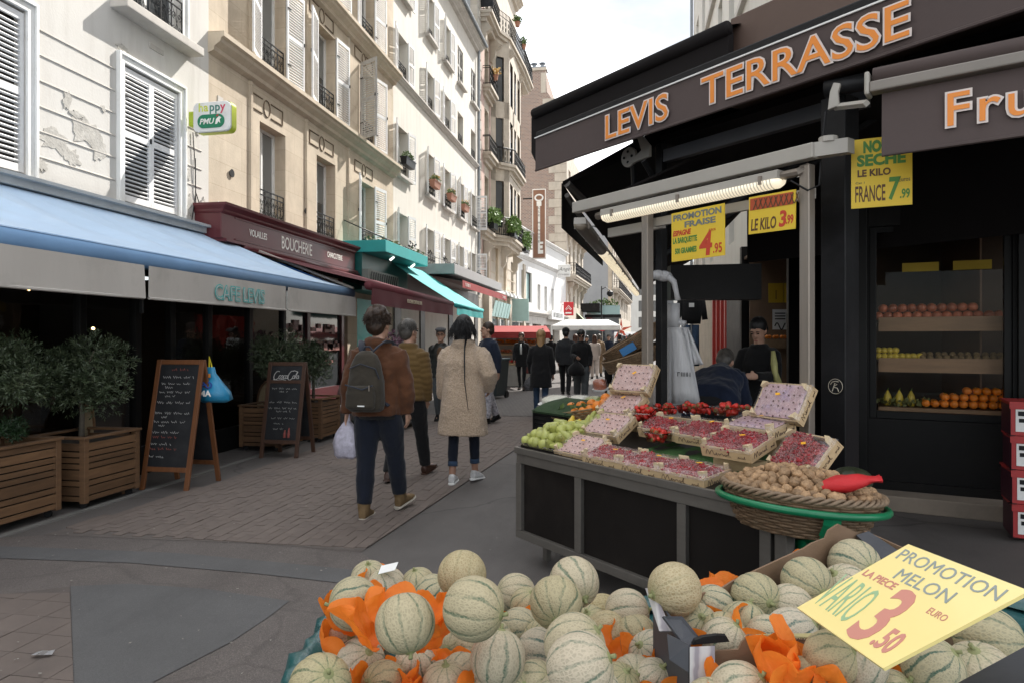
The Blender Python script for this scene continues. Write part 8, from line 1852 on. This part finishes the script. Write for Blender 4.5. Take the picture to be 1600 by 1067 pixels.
bag(P9, 1, .36, .4, blk, 'large black shoulder bag of the woman in wide grey trousers')
for lab, px, py, hd, h, w_, hs in (
 ('woman from behind in a cream coat with a white cap, mid street', 929, 592, .1, 1.7, dict(topm=cream, top='coat', hem=.75, trm=cream, hairm=hch), 'long'),
 ('person from behind in a tan coat and brown trousers', 936, 588, 0, 1.72, dict(topm=tan_, top='coat', hem=.7, trm=tan_, hairm=hgr), 'short'),
 ('man facing the camera in a navy jacket far down the street', 951, 580, PI, 1.75, dict(topm=navy, trm=grytr, hairm=hgr), 'short'),
 ('man from behind in a dark jacket and jeans near the stalls', 968, 588, -.1, 1.76, dict(topm=char, trm=jean2, hairm=hbk), 'short'),
 ('person in a black coat half hidden between the blonde woman and the beanie man', 861, 592, 0, 1.70, dict(topm=blk, trm=blk, hairm=hbk), 'short'),
 ('woman with curly dark hair behind the beanie man', 899, 596, 0, 1.7, dict(topm=char, trm=blk, hairm=hch), 'long'),
 ('person from behind in a grey jacket close to the red roofed stalls', 838, 588, .2, 1.72, dict(topm=grytr, trm=jean, hairm=hbr), 'short'),
 ('dark haired person in black under the white tent', 917, 584, PI, 1.7, dict(topm=blk, trm=jean, hairm=hbk), 'long'),
 ('person in a navy coat at the shaded shop side far off', 985, 592, .1, 1.72, dict(topm=navy, trm=blk, hairm=hbr), 'short'),
 ('small distant person in dark clothes by the white van', 976, 570, 0, 1.72, dict(topm=navy, trm=blk, hairm=hbk), 'short')):
 person(lab, at_feet(px, py), hd, h, dict(lt=random.uniform(6, 18), rt=random.uniform(-16, -6)), dict(hair=hs, shoe=m_black, **w_))
# 15 man bending over behind the stall, 16 man looking at his phone
d0 = at_depth(1112, 560, 6.7); r_, P15 = person('man in a navy jacket bending over behind the berries, seen from behind', (d0.x, d0.y, 0), -.35, 1.76, dict(lt=6, rt=-4, lk=14, rk=14, lean=58, la=(60, 10, 20), ra=(64, 10, 20), pitch=-25, lf=0, rf=0), dict(hair='short', hairm=hgr, topm=cloth('navy_anorak', (.010, .016, .036), .25, 6, .3, 20), hem=.70, flare=1.22, fat=1.3, trm=blk, shoe=m_black, sleeve=1.25, fold=.035))
d0 = at_depth(1187, 560, 7.4); r_, P16 = person('man in black standing by the shop looking down at his phone', (d0.x, d0.y, 0), PI - .55, 1.76, dict(lt=3, rt=-3, pitch=-24, la=(22, 8, 72, 34), ra=(22, 8, 70, 34), lf=0, rf=0), dict(hair='short', hairm=hbk, topm=blk, hem=.72, flare=1.05, trm=jean, shoe=m_black, fat=1.08))
ph = thing('phone', 'phone in the hands of the man in black', 'phone', P16['M'] @ ((P16['Lw'] + P16['Rw']) / 2 + V(0, .09, .02)), r_.rotation_euler.z); ph.rotation_euler = (-.9, 0, r_.rotation_euler.z); f = MB(); f.box(-.036, .036, -.005, .005, -.07, .07); f.build('case', m_black, ph, bev=.004); f = MB(); f.box(-.032, .032, -.0062, -.0051, -.064, .064); f.build('screen', flat('screen_dim', (.3, .32, .36), .2), ph)
yb = thing('yellow_bag', 'pale yellow bag hanging from the arm of the man in black', 'bag', at_depth(1208, 575, 7.1)); f = MB(); f.tube([(0, 0, .18), (.01, 0, .05), (.02, 0, -.05), (.06, 0, -.18)], [.02, .035, .03, .04], 8); f.build('sack', mat('pale_yellow', (.42, .40, .16), .6, .3, 9, .3, 20), yb, True)
# ------------------------------------------------------------------ planters with clipped olive trees
m_olive, n, p, o = newmat('olive_leaf'); co = coords(n); c = ramp(n, noise(n, co, 7, 4, .7), [(.25, (.022, .036, .016)), (.5, (.05, .072, .034)), (.75, (.10, .12, .065))]); n.links.new(c, p.inputs[0]); p.inputs['Roughness'].default_value = .5
m_trunk = mat('olive_bark', (.10, .085, .065), .9, .3, 14, .6, 50); m_soil = mat('soil', (.03, .022, .016), .95, .4, 18, .8, 60)
m_boxleaf = mat('box_leaf', (.015, .04, .012), .5, .5, 14, 0)
def rosettes(mb, c, r, n, rnd, L_=(.035, .075), flatten=1.0):
 lobes = [(Vector((rnd.gauss(0, .33) * r[0], rnd.gauss(0, .33) * r[1], rnd.gauss(0, .33) * r[2])), rnd.uniform(.5, .72)) for _ in range(11)]
 for i in range(n):
  lc, lr = rnd.choice(lobes); d = Vector((rnd.gauss(0, 1), rnd.gauss(0, 1), rnd.gauss(.25, 1))).normalized()
  q_ = rnd.random() ** .45; p_ = Vector(c) + lc + Vector((d.x * r[0], d.y * r[1], d.z * r[2])) * lr * q_
  d = (d + Vector((0, 0, .35))).normalized(); e = d.orthogonal().normalized(); e = Matrix.Rotation(rnd.uniform(0, 6.28), 3, d) @ e; g = d.cross(e)
  for k in range(rnd.randint(5, 8)):
   a = k * 2.4 + rnd.uniform(-.3, .3); s_ = e * math.cos(a) + g * math.sin(a); t = (d * rnd.uniform(.35, 1.0) + s_ * .75).normalized(); ln = rnd.uniform(*L_); w_ = t.cross(d); w_ = (w_.normalized() if w_.length > .01 else e) * ln * .13
   b0 = p_ - d * (.006 * k); mb.add([b0, b0 + t * ln * .5 + w_, b0 + t * ln, b0 + t * ln * .5 - w_], [(0, 1, 2, 3)])
def planter(y0, y1, xf, dep, ht, lab, tree, seed):
 t = thing('planter', lab, 'planter', (xf, y0, 0), PI / 2, 'wooden planters of the café terrace'); L_ = y1 - y0; rnd = random.Random(seed); z0 = .07
 rows = [.055, .085, .055, .10, .055, .055, .055, .08, .06, .075, .055]
 z = z0 + .0; i = 0
 for fy, (a, b) in ((0, (.05, L_ - .05)),):
  pass
 while z < z0 + ht - .03:
  h = rows[i % len(rows)]; h = min(h, z0 + ht - z)
  f = MB(); f.box(.055, L_ - .055, .006, .026, z + .006, z + h - .006); f.build('plank', m_wood, t, bev=.002)
  f = MB(); f.box(.006, .026, .058, dep - .06, z + .006, z + h - .006); f.build('plank', m_wood, t, bev=.002)
  f = MB(); f.box(L_ - .026, L_ - .006, .058, dep - .06, z + .006, z + h - .006); f.build('plank', m_wood, t, bev=.002); z += h; i += 1
 for x in (0, L_ - .055):
  for y in (0, dep - .055): f = MB(); f.box(x, x + .055, y, y + .055, z0 - .01, z0 + ht); f.build('corner_post', m_wood, t, bev=.003)
 f = MB(); f.box(-.015, L_ + .015, -.015, .06, z0 + ht + .001, z0 + ht + .022); f.box(-.015, L_ + .015, dep - .06, dep + .015, z0 + ht + .001, z0 + ht + .022); f.box(-.015, .06, .061, dep - .061, z0 + ht + .001, z0 + ht + .022); f.box(L_ - .06, L_ + .015, .061, dep - .061, z0 + ht + .001, z0 + ht + .022); f.build('top_rim', m_wood, t, bev=.003)
 f = MB(); f.box(.03, L_ - .03, .03, dep - .03, z0 + .02, z0 + ht - .08); f.build('liner', m_black, t); f = MB(); f.box(.031, L_ - .031, .031, dep - .031, z0 + ht - .079, z0 + ht - .06); f.build('soil', m_soil, t)
 for x in (.07, L_ - .07):
  for y in (.07, dep - .07): f = MB(); f.lathe([(.001, -.012), (.032, -.012), (.032, .012), (.001, .012)], 12); f.build('castor', m_iron, t, loc=(x, y, .033), rot=(0, PI / 2, .3))
 if tree:
  cx, cy, cz, rx, rz_, n_, lab2 = tree; tt_ = thing('olive_tree', lab2, 'tree', (xf - dep * .5 + cy, y0 + cx, z0 + ht - .06), PI / 2, 'clipped olive trees in the planters')
  H = cz - (z0 + ht - .06); f = MB(); f.tube([(0, 0, 0), (.02, .01, H * .35), (-.01, 0, H * .7), (.0, 0, H)], [.028, .022, .02, .012], 8)
  for k in range(7): a = k * 2.1; f.tube([(0, 0, H * (.55 + .05 * k)), (.12 * math.cos(a), .12 * math.sin(a), H * (.75 + .05 * k)), (rx * .75 * math.cos(a), rx * .75 * math.sin(a), H * (.85 + .08 * k))], [.012, .008, .004], 5)
  f.build('trunk', m_trunk, tt_, True); f = MB(); rosettes(f, (0, 0, H), (rx * .95, rx * .95, rz_ * .9), int(n_ * 4), rnd, (.028, .052)); f.build('crown', m_olive, tt_)
 return t
planter(4.42, 5.25, -4.92, .62, .60, 'nearest wooden plank planter at the left edge', (.45, -.05, 1.28, .42, .46, 620, 'clipped olive tree in the nearest planter at the left edge'), 1)
planter(5.44, 6.15, -4.86, .62, .57, 'second wooden plank planter beside the tall menu board', (.33, -.02, 1.27, .40, .43, 620, 'clipped olive tree in the planter beside the tall menu board'), 2)
planter(9.62, 10.30, -4.55, .6, .57, 'far wooden planter behind the walking man', (.35, .0, 1.22, .36, .38, 420, 'clipped olive tree in the far planter behind the walking man'), 3)
planter(8.72, 9.42, -4.75, .6, .55, 'wooden planter hidden behind the cola chalkboard', (.35, .0, 1.30, .40, .42, 420, 'clipped olive tree behind the cola chalkboard'), 4)
for (y, x, z, r_, lab) in ((5.02, -5.2, .74, .17, 'dark green box ball under the nearest olive tree'), (9.2, -5.0, .72, .14, 'low dark shrub under the olive behind the cola board')):
 t = thing('shrub', lab, 'shrub', (x, y, z)); f = MB(); rosettes(f, (0, 0, .04), (r_, r_, r_ * .75), 260, random.Random(int(y * 9)), (.02, .04)); f.build('leaves', m_boxleaf, t)
# ------------------------------------------------------------------ chalkboards
m_boardwood = mat('board_frame_wood', (.15, .058, .022), .45, .25, 3, .15, 30, stretch=(8, 8, 1)); m_boardwood2 = mat('board_frame_dark', (.06, .028, .016), .5, .25, 3, .15, 30, stretch=(8, 8, 1))
m_slate2 = mat('chalk_slate', (.012, .013, .015), .55, .25, 6, .05, 30, dirt=(.035, .035, .037), dirtscale=4, dirtamt=.6); m_chalk = flat('chalk', (.42, .41, .39), .9); m_chalkr = flat('chalk_red', (.3, .08, .06), .9)
def chalk_line(parent, x, z, w_, h, m, seed, y=-.012):
 r = random.Random(seed); f = MB(); u = x
 while u < x + w_:
  wl = r.uniform(.05, .1); pts = []; k = 0; v = u
  while v < min(u + wl, x + w_):
   pts.append((v, y, z + (h * r.uniform(.0, .25) if k % 2 else h * r.uniform(.45, 1.0)))); v += h * r.uniform(.3, .5); k += 1
  if len(pts) > 1: f.tube(pts, .0022, 4)
  u += wl + .025
 if f.v: return f.build('chalk_writing', m, parent)
def a_board(x0, x1, y, dep, ht, lab, wood, header=False):
 t = thing('chalkboard', lab, 'chalkboard', (x0, y, 0)); w_ = x1 - x0; tilt = math.atan2(dep * .5, ht)
 fr = empty('front_leaf', (0, 0, 0), 0, t); fr.rotation_euler = (-tilt, 0, 0); bk_ = empty('back_leaf', (0, dep, 0), 0, t); bk_.rotation_euler = (tilt, 0, 0)
 for leaf, sgn in ((fr, -1), (bk_, 1)):
  for x in (0, w_ - .05): f = MB(); f.box(x, x + .05, -.014, .014, 0, ht); f.build('stile', wood, leaf, bev=.003)
  f = MB(); f.box(.051, w_ - .051, -.013, .013, ht - .05, ht - .001); f.build('top_rail', wood, leaf, bev=.003); f = MB(); f.box(.051, w_ - .051, -.013, .013, .19, .24); f.build('bottom_rail', wood, leaf, bev=.003)
  f = MB(); f.box(.051, w_ - .051, -.006, .006, .241, ht - .051); f.build('slate', m_slate2, leaf)
 if header: f = MB(); f.box(.051, w_ - .051, -.013, .013, ht * .775, ht * .775 + .045); f.build('middle_rail', wood, fr, bev=.003)
 f = MB(); f.tube([(.02, .05, .35), (.02, dep - .05, .35)], .004, 4); f.build('chain', m_iron, t); return t, fr, w_
t, fr, w_ = a_board(-4.97, -4.42, 6.29, .56, 1.36, 'tall menu chalkboard in a warm brown frame beside the second planter', m_boardwood)
chalk_line(fr, .19, 1.24, .2, .03, m_chalkr, 99)
for i, (x, z, q_) in enumerate(((.10, 1.16, .36), (.09, 1.09, .36), (.14, 1.05, .12), (.08, 1.0, .35), (.15, .96, .12), (.07, .89, .38), (.06, .78, .40), (.14, .74, .1), (.06, .69, .40), (.12, .65, .1), (.06, .58, .34), (.07, .53, .28), (.06, .46, .24), (.06, .41, .3), (.06, .33, .18))): chalk_line(fr, x, z, q_, .030, m_chalkr if i in (11, 13) else m_chalk, i)
t, fr, w_ = a_board(-4.77, -4.23, 8.25, .5, 1.27, 'chalkboard with a Coca-Cola header in a dark frame', m_boardwood2, True)
for i, (x, z, q_) in enumerate(((.09, .90, .36), (.2, .86, .12), (.07, .72, .40), (.07, .64, .40), (.18, .60, .2), (.12, .51, .34), (.16, .44, .14), (.16, .37, .14))): chalk_line(fr, x, z, q_, .030, m_chalk, 40 + i)
def stroke(f, pts, r_, sc, off, y=-.009): f.tube([(off[0] + x * sc, y, off[1] + z * sc) for x, z in pts], r_, 5)
def arc(cx, cz, rx, rz_, a0, a1, n=12): return [(cx + rx * math.cos(math.radians(a0 + (a1 - a0) * k / n)), cz + rz_ * math.sin(math.radians(a0 + (a1 - a0) * k / n))) for k in range(n + 1)]
f = MB(); O2, s2 = (.085, 1.045), .092                      # flowing script of the header
sl2 = lambda pts: [(x + .28 * z, z) for x, z in pts]
for pts in (arc(.42, .5, .42, .62, 60, 320), arc(.95, .28, .14, .24, 50, 330), arc(1.30, .28, .15, .24, 0, 360), arc(1.68, .28, .14, .24, 50, 330), arc(2.0, .28, .14, .24, 0, 360) + [(2.16, .3), (2.17, .05), (2.26, .06)], arc(2.62, .5, .40, .66, 60, 330), arc(3.10, .28, .15, .24, 0, 360), [(3.32, .05), (3.42, .6), (3.50, 1.05), (3.44, 1.1), (3.36, .6), (3.34, .1), (3.45, .05)], arc(3.72, .28, .15, .24, 0, 360) + [(3.89, .3), (3.90, .05), (4.0, .08)], [(.1, -.12), (.8, -.2), (1.5, -.08), (2.1, -.2)], [(2.4, 1.1), (2.9, 1.2), (3.4, 1.05)]): stroke(f, sl2(pts), .0052, s2, O2)
f.build('script_lettering', m_chalk, fr)
f = MB()
for x, h in ((.33, .10), (.385, .13)): f.lathe([(.016, 0), (.019, .05), (.012, h * .75), (.008, h), (.001, h)], 10, (x, -.014, .27))
f.build('painted_bottles', mat('bottle_paint', (.22, .05, .04), .6, .5, 30, 0), fr)
# blue shopping bag behind the tall board
m_bluebag = mat('blue_bag', (.02, .22, .40), .4, .15, 5, .5, 25, bdist=.01); bg_ = thing('shopping_bag', 'shiny blue printed shopping bag on a chair behind the menu chalkboard', 'bag', at_depth(334, 605, 7.35), .25)
f = MB(); f.rings([[(x + .004 * math.sin(i * 3 + x * 40), d_ * (1 if a < 1 else -1), z) for a, x in ((0, -.13 * q_), (0, .13 * q_ + dx), (1, .13 * q_ + dx), (1, -.13 * q_))] for i, (z, q_, d_, dx) in enumerate(((-.16, .8, .03, .03), (-.13, 1.05, .07, .05), (-.05, 1.05, .08, .02), (.05, .8, .05, -.02), (.15, .55, .012, -.05), (.22, .5, .008, -.06)))]); o = f.build('sack', m_bluebag, bg_, True)
text('PO', .09, bg_, (-.11, -.075, .0), flat('bag_blue', (.02, .08, .35)), off=.003); text('MA', .085, bg_, (-.125, -.088, -.085), m_cream, off=.003); f = MB(); f.box(-.1, -.06, -.05, -.04, .11, .15); f.box(-.05, -.02, -.05, -.04, .11, .15); f.build('colour_patch', flat('bag_orange', (.6, .22, .03)), bg_)
f = MB(); f.tube([(-.05, 0, .2), (-.045, 0, .33), (-.02, 0, .22)], .008, 5); f.build('handle', flat('bag_yellow', (.6, .5, .02)), bg_)
# ------------------------------------------------------------------ market street farther on
m_redroof = mat('red_canvas_roof', (.30, .025, .022), .7, .15, 3, .1, 20)
def market_stall(X, Y, w_, lab, seed, dep=1.8):
 t = thing('market_stall', lab, 'market stall', (X, Y, 0), .1, 'red roofed market stalls'); r = random.Random(seed)
 for x in (0, w_):
  for y in (0, dep): f = MB(); f.tube([(x, y, 0), (x, y, 1.9)], .03, 6); f.build('pole', m_alu, t)
 f = MB(); f.slab([(-.25, -.5, 1.76), (w_ + .25, -.5, 1.76), (w_ + .1, dep * .4, 1.98), (-.1, dep * .4, 1.98)], .02); f.slab([(-.1, dep * .4 + .01, 1.98), (w_ + .1, dep * .4 + .01, 1.98), (w_ + .2, dep, 1.86), (-.2, dep, 1.86)], .02); f.build('roof', m_redroof, t); v = MB(); valance(v, -.25, w_ + .25, -.5, 1.58, 1.76, wob=.02, n=20); v.build('valance', m_redroof, t)
 for i in range(3): f = MB(); f.slab([(0, -.1 + .3 * i, .7 + .32 * i), (w_, -.1 + .3 * i, .7 + .32 * i), (w_, .25 + .3 * i, .78 + .32 * i), (0, .25 + .3 * i, .78 + .32 * i)], .04); f.build('shelf', m_crate, t)
 f = MB(); f.box(0, w_, dep - .05, dep, 0, 2.0); f.box(0, w_, -.08, -.05, 0, .68); f.build('back_cloth', mat('stall_cloth', (.35, .33, .30), .8, .2, 4, 0), t)
 for i in range(3):
  f = MB()
  for k in range(int(w_ / .1) * 3): f.ball((r.uniform(.05, w_ - .05), r.uniform(-.05, .2) + .3 * i, .82 + .32 * i + r.uniform(0, .05)), .045, n=6, m=4)
  f.build('fruit', (m_orange, m_straw, m_apple)[(i + seed) % 3], t, True, kind='stuff')
market_stall(-4.5, 22.2, 1.7, 'nearest red roofed market stall with shelves of fruit', 1); market_stall(-4.4, 25.0, 1.3, 'second red roofed market stall farther up', 2)
mq = thing('market_tent', 'white flat topped market tent in the middle of the street', 'tent', (-3.6, 33, 0)); f = MB()
f.rings([[(-.1, -.1, 2.0), (3.2, -.1, 2.0), (3.2, 2.6, 2.0), (-.1, 2.6, 2.0)], [(-.1, -.1, 2.2), (3.2, -.1, 2.2), (3.2, 2.6, 2.2), (-.1, 2.6, 2.2)], [(.5, .5, 2.5), (2.6, .5, 2.5), (2.6, 2, 2.5), (.5, 2, 2.5)]]); f.build('canopy', m_white, mq)
for x in (0, 3.1):
 for y in (0, 2.5): f = MB(); f.tube([(x, y, 0), (x, y, 2.0)], .03, 6); f.build('pole', m_alu, mq)
f = MB(); f.box(.2, 2.9, .3, 1.5, 0, .8); f.build('table', mat('tent_table', (.3, .28, .26), .8, .4, 3, 0), mq)
bn = thing('wheelie_bin', 'dark grey green wheeled bin beside the sideways young man', 'bin', on_ground(771, 622), -.3); f = MB(); f.rings([[(-.24, -.3, .08), (.24, -.3, .08), (.24, .3, .08), (-.24, .3, .08)], [(-.29, -.36, 1.0), (.29, -.36, 1.0), (.29, .36, 1.0), (-.29, .36, 1.0)]]); f.build('bin_body', mat('bin_plastic', (.03, .042, .045), .5, .15, 4, 0), bn, bev=.02); f = MB(); f.box(-.31, .31, -.38, .38, 1.001, 1.06); f.build('lid', mat('bin_lid', (.05, .09, .10), .5, .15, 4, 0), bn, bev=.02)
for x in (-.24, .24): f = MB(); f.lathe([(.001, -.025), (.1, -.025), (.1, .025), (.001, .025)], 12); f.build('wheel', m_black, bn, loc=(x, .28, .1), rot=(0, PI / 2, 0))
ca = thing('display_cart', 'white refrigerated display cart of the butcher between the walkers', 'cart', (-3.75, 10.6, 0), PI / 2); f = MB(); f.box(0, 1.7, 0, .7, .22, .85); f.build('cabinet', mat('cart_white', (.42, .42, .42), .4, .1, 3, .05, 30), ca, bev=.02); f = MB(); f.box(-.02, 1.72, -.02, .72, .14, .219); f.build('chassis', m_iron, ca)
g = MB(); g.slab([(0, .02, .86), (1.7, .02, .86), (1.7, .3, 1.25), (0, .3, 1.25)], .006); g.build('curved_glass', glass_clear('cart_glass', (.9, .95, .95), .15), ca); f = MB(); f.box(0, 1.7, .3, .7, 1.2, 1.26); f.build('top_shelf', m_alu, ca)
for x in (.15, 1.55):
 for y in (.1, .6): f = MB(); f.lathe([(.001, -.02), (.06, -.02), (.06, .02), (.001, .02)], 12); f.build('wheel', m_black, ca, loc=(x, y, .065), rot=(0, PI / 2, 0))
rr_ = random.Random(5); f = MB()
for i in range(26): f.cbox((rr_.uniform(.1, 1.6), rr_.uniform(.1, .5), .9 + rr_.uniform(0, .06)), (rr_.uniform(.08, .2), .1, .06))
f.build('goods', mat('wrapped_goods', (.45, .32, .28), .5, .6, 9, 0), ca, kind='stuff')
for i, (x, z, lab) in enumerate(((.5, 1.27, 'white paper stack on the butcher cart, nearer one'), (.95, 1.27, 'white paper stack on the butcher cart, farther one'))):
 f = MB(); f.box(-.13, .13, -.1, .1, 0, .3 - .12 * i); f.box(-.125, .125, -.105, -.1, .02, .2); tag(f.build('paper_stack', m_white, None, loc=(-4.25, 10.6 + x, z), rot=(0, 0, PI / 2), bev=.006), lab, 'paper')
fl = thing('flower_bundles', 'wrapped bundles of dark flowers standing on the far end of the cart', 'flowers', (-4.2, 11.95, 1.27)); f = MB(); leafcloud(f, (0, 0, .22), (.26, .3, .22), 260, (.04, .1)); f.build('blooms', mat('flower_dark', (.14, .07, .10), .6, .9, 26, 0), fl); f = MB(); f.lathe([(.04, 0), (.16, .2)], 10, cap=False); f.build('wrapping', m_film, fl)
# far: vans, lamp post, round sign, café canopy, red frame
def van(X, Y, rz, lab, m):
 t = thing('van', lab, 'van', (X, Y, 0), rz, 'vans at the far end of the street'); w_ = .95
 f = MB(); prof = [(-2.4, .35), (2.3, .35), (2.45, .8), (2.2, 1.15), (1.5, 2.0), (1.2, 2.15), (-2.3, 2.15), (-2.45, 1.9)]; f.slab([(-w_, y, z) for y, z in prof], w_ * 2, (1, 0, 0)); f.build('body', m, t, bev=.05)
 f = MB(); f.slab([(-.8, 2.13, 1.24), (.8, 2.13, 1.24), (.75, 1.56, 1.96), (-.75, 1.56, 1.96)], .03); f.build('windscreen', m_winglass, t); f = MB(); f.box(-.7, .7, -2.49, -2.46, 1.25, 1.85); f.build('rear_window', m_winglass, t)
 for x in (-.95, .95):
  for y in (-1.5, 1.5): f = MB(); f.lathe([(.001, -.1), (.3, -.1), (.32, -.05), (.32, .05), (.3, .1), (.001, .1)], 16); f.build('wheel', m_black, t, loc=(x * .93, y, .32), rot=(0, PI / 2, 0))
  f = MB(); f.box(x * .75 - .1, x * .75 + .1, -2.5, -2.47, .75, 1.05); f.build('tail_light', flat('tail_red', (.4, .02, .02)), t)
van(-.35, 62, 0, 'white van standing far down the street', m_white); van(-3.2, 72, 0, 'blue van behind the far walkers', mat('van_blue', (.03, .10, .22), .3, .1, 3, 0))
lp = thing('street_lamp', 'slim dark street lamp with a hanging lantern', 'street lamp', (-2.6, 66, 0)); f = MB(); f.tube([(0, 0, 0), (0, 0, 3), (0, 0, 6.6)], [.12, .08, .05], 8); f.tube([(0, 0, 6.3), (.4, 0, 6.5), (.8, 0, 6.2)], .04, 6); f.build('pole', m_iron, lp); f = MB(); f.lathe([(.05, .5), (.3, .35), (.32, .1), (.12, -.1), (.001, -.1)], 10, (.8, 0, 5.7)); f.build('lantern', m_iron, lp)
wl_ = thing('wall_lamp', 'curved wall lamp arm on the brick house front', 'street lamp', (-4.4, 66, 12.2)); f = MB(); f.tube([(-.6, 0, -.6), (.3, 0, .1), (1.3, 0, .2)], .05, 6); f.build('arm', m_iron, wl_); f = MB(); f.ball((1.5, 0, .12), (.4, .25, .12)); f.build('lamp_head', m_iron, wl_, True)
ns = thing('road_sign', 'round blue no parking sign with a red ring', 'road sign', (-1.85, 48, 0)); f = MB(); f.tube([(0, .05, 0), (0, .05, 2.75)], .035, 6); f.build('pole', m_alu, ns); f = MB(); f.lathe([(.001, 0), (.36, 0), (.36, .02), (.001, .02)], 20); f.build('disc', flat('sign_blue', (.02, .06, .35)), ns, loc=(0, 0, 2.45), rot=(PI / 2, 0, 0)); f = MB(); f.tube([(.32 * math.cos(k * PI / 12), -.03, 2.45 + .32 * math.sin(k * PI / 12)) for k in range(24)], .045, 6, closed=True); f.tube([(-.22, -.03, 2.67), (.22, -.03, 2.23)], .035, 6); f.build('red_ring', flat('ring_red', (.5, .02, .03)), ns)
cc_ = thing('canopy', 'dark café canopy with plants at the far corner', 'canopy', (-4.4, 69, 0)); f = MB(); f.box(0, 3.6, 0, 5, 3.7, 4.0); f.box(-.3, 1.6, -2.5, 0, 4.2, 5.0); f.build('roof', m_black, cc_); f = MB(); f.box(.1, 3.4, .3, .5, 0, 3.7); f.build('glazing', m_winglass, cc_); f = MB(); f.slab([(-1.4, -6, 4.9), (.6, -6, 3.0), (.6, -2, 3.0), (-1.4, -2, 4.9)], .03); f.build('awning', mat('pale_green_canvas', (.45, .52, .36), .7, .1, 3, 0), cc_); f = MB(); leafcloud(f, (1.8, .3, 5.0), (1.6, .4, .5), 300, (.15, .35)); f.build('plants', m_leaf_b, cc_); f = MB(); f.box(.2, 3.5, -.03, -.002, 4.0, 4.9); f.build('glass_rail', m_mintglass, cc_)
rd = thing('red_star', 'red star shaped sculpture sign at the far corner', 'sculpture', (-.65, 56, 2.3)); f = MB()
for k in range(5): a = k * PI * 2 / 5 + .3; f.slab([(0, 0, 0), (.25 * math.cos(a - .5), 0, .25 * math.sin(a - .5)), (.95 * math.cos(a), 0, .95 * math.sin(a)), (.25 * math.cos(a + .5), 0, .25 * math.sin(a + .5))], .15, (0, 1, 0))
f.build('star', mat('star_red', (.5, .07, .03), .5, .2, 3, 0), rd); f = MB(); f.tube([(0, .08, -2.3), (0, .08, 0)], .05, 6); f.build('post', m_iron, rd)
hd_ = thing('hanging_clothes', 'black hoodie and jeans hanging outside the passage shop', 'clothes', at_depth(1080, 500, 16.5)); f = MB(); f.loft([((0, 0, .55), .1, .06), ((0, 0, .5), .26, .1), ((0, 0, .1), .24, .1), ((0, 0, -.1), .22, .1)], 12); f.tube([(-.26, 0, .46), (-.32, 0, .0)], .07, 7); f.tube([(.26, 0, .46), (.32, 0, .0)], .07, 7); f.build('hoodie', blk, hd_, True); f = MB(); f.tube([(-.1, 0, -.12), (-.1, 0, -1.1)], .09, 8); f.tube([(.1, 0, -.12), (.1, 0, -1.1)], .09, 8); f.build('jeans', jean2, hd_, True); f = MB(); f.box(-.06, .06, -.115, -.105, .3, .4); f.build('white_print', m_white, hd_)
f = MB(); f.tube([(0, 0, .55), (0, .0, .95), (.6, .2, 1.0)], .012, 5); f.build('hanger', m_iron, hd_)
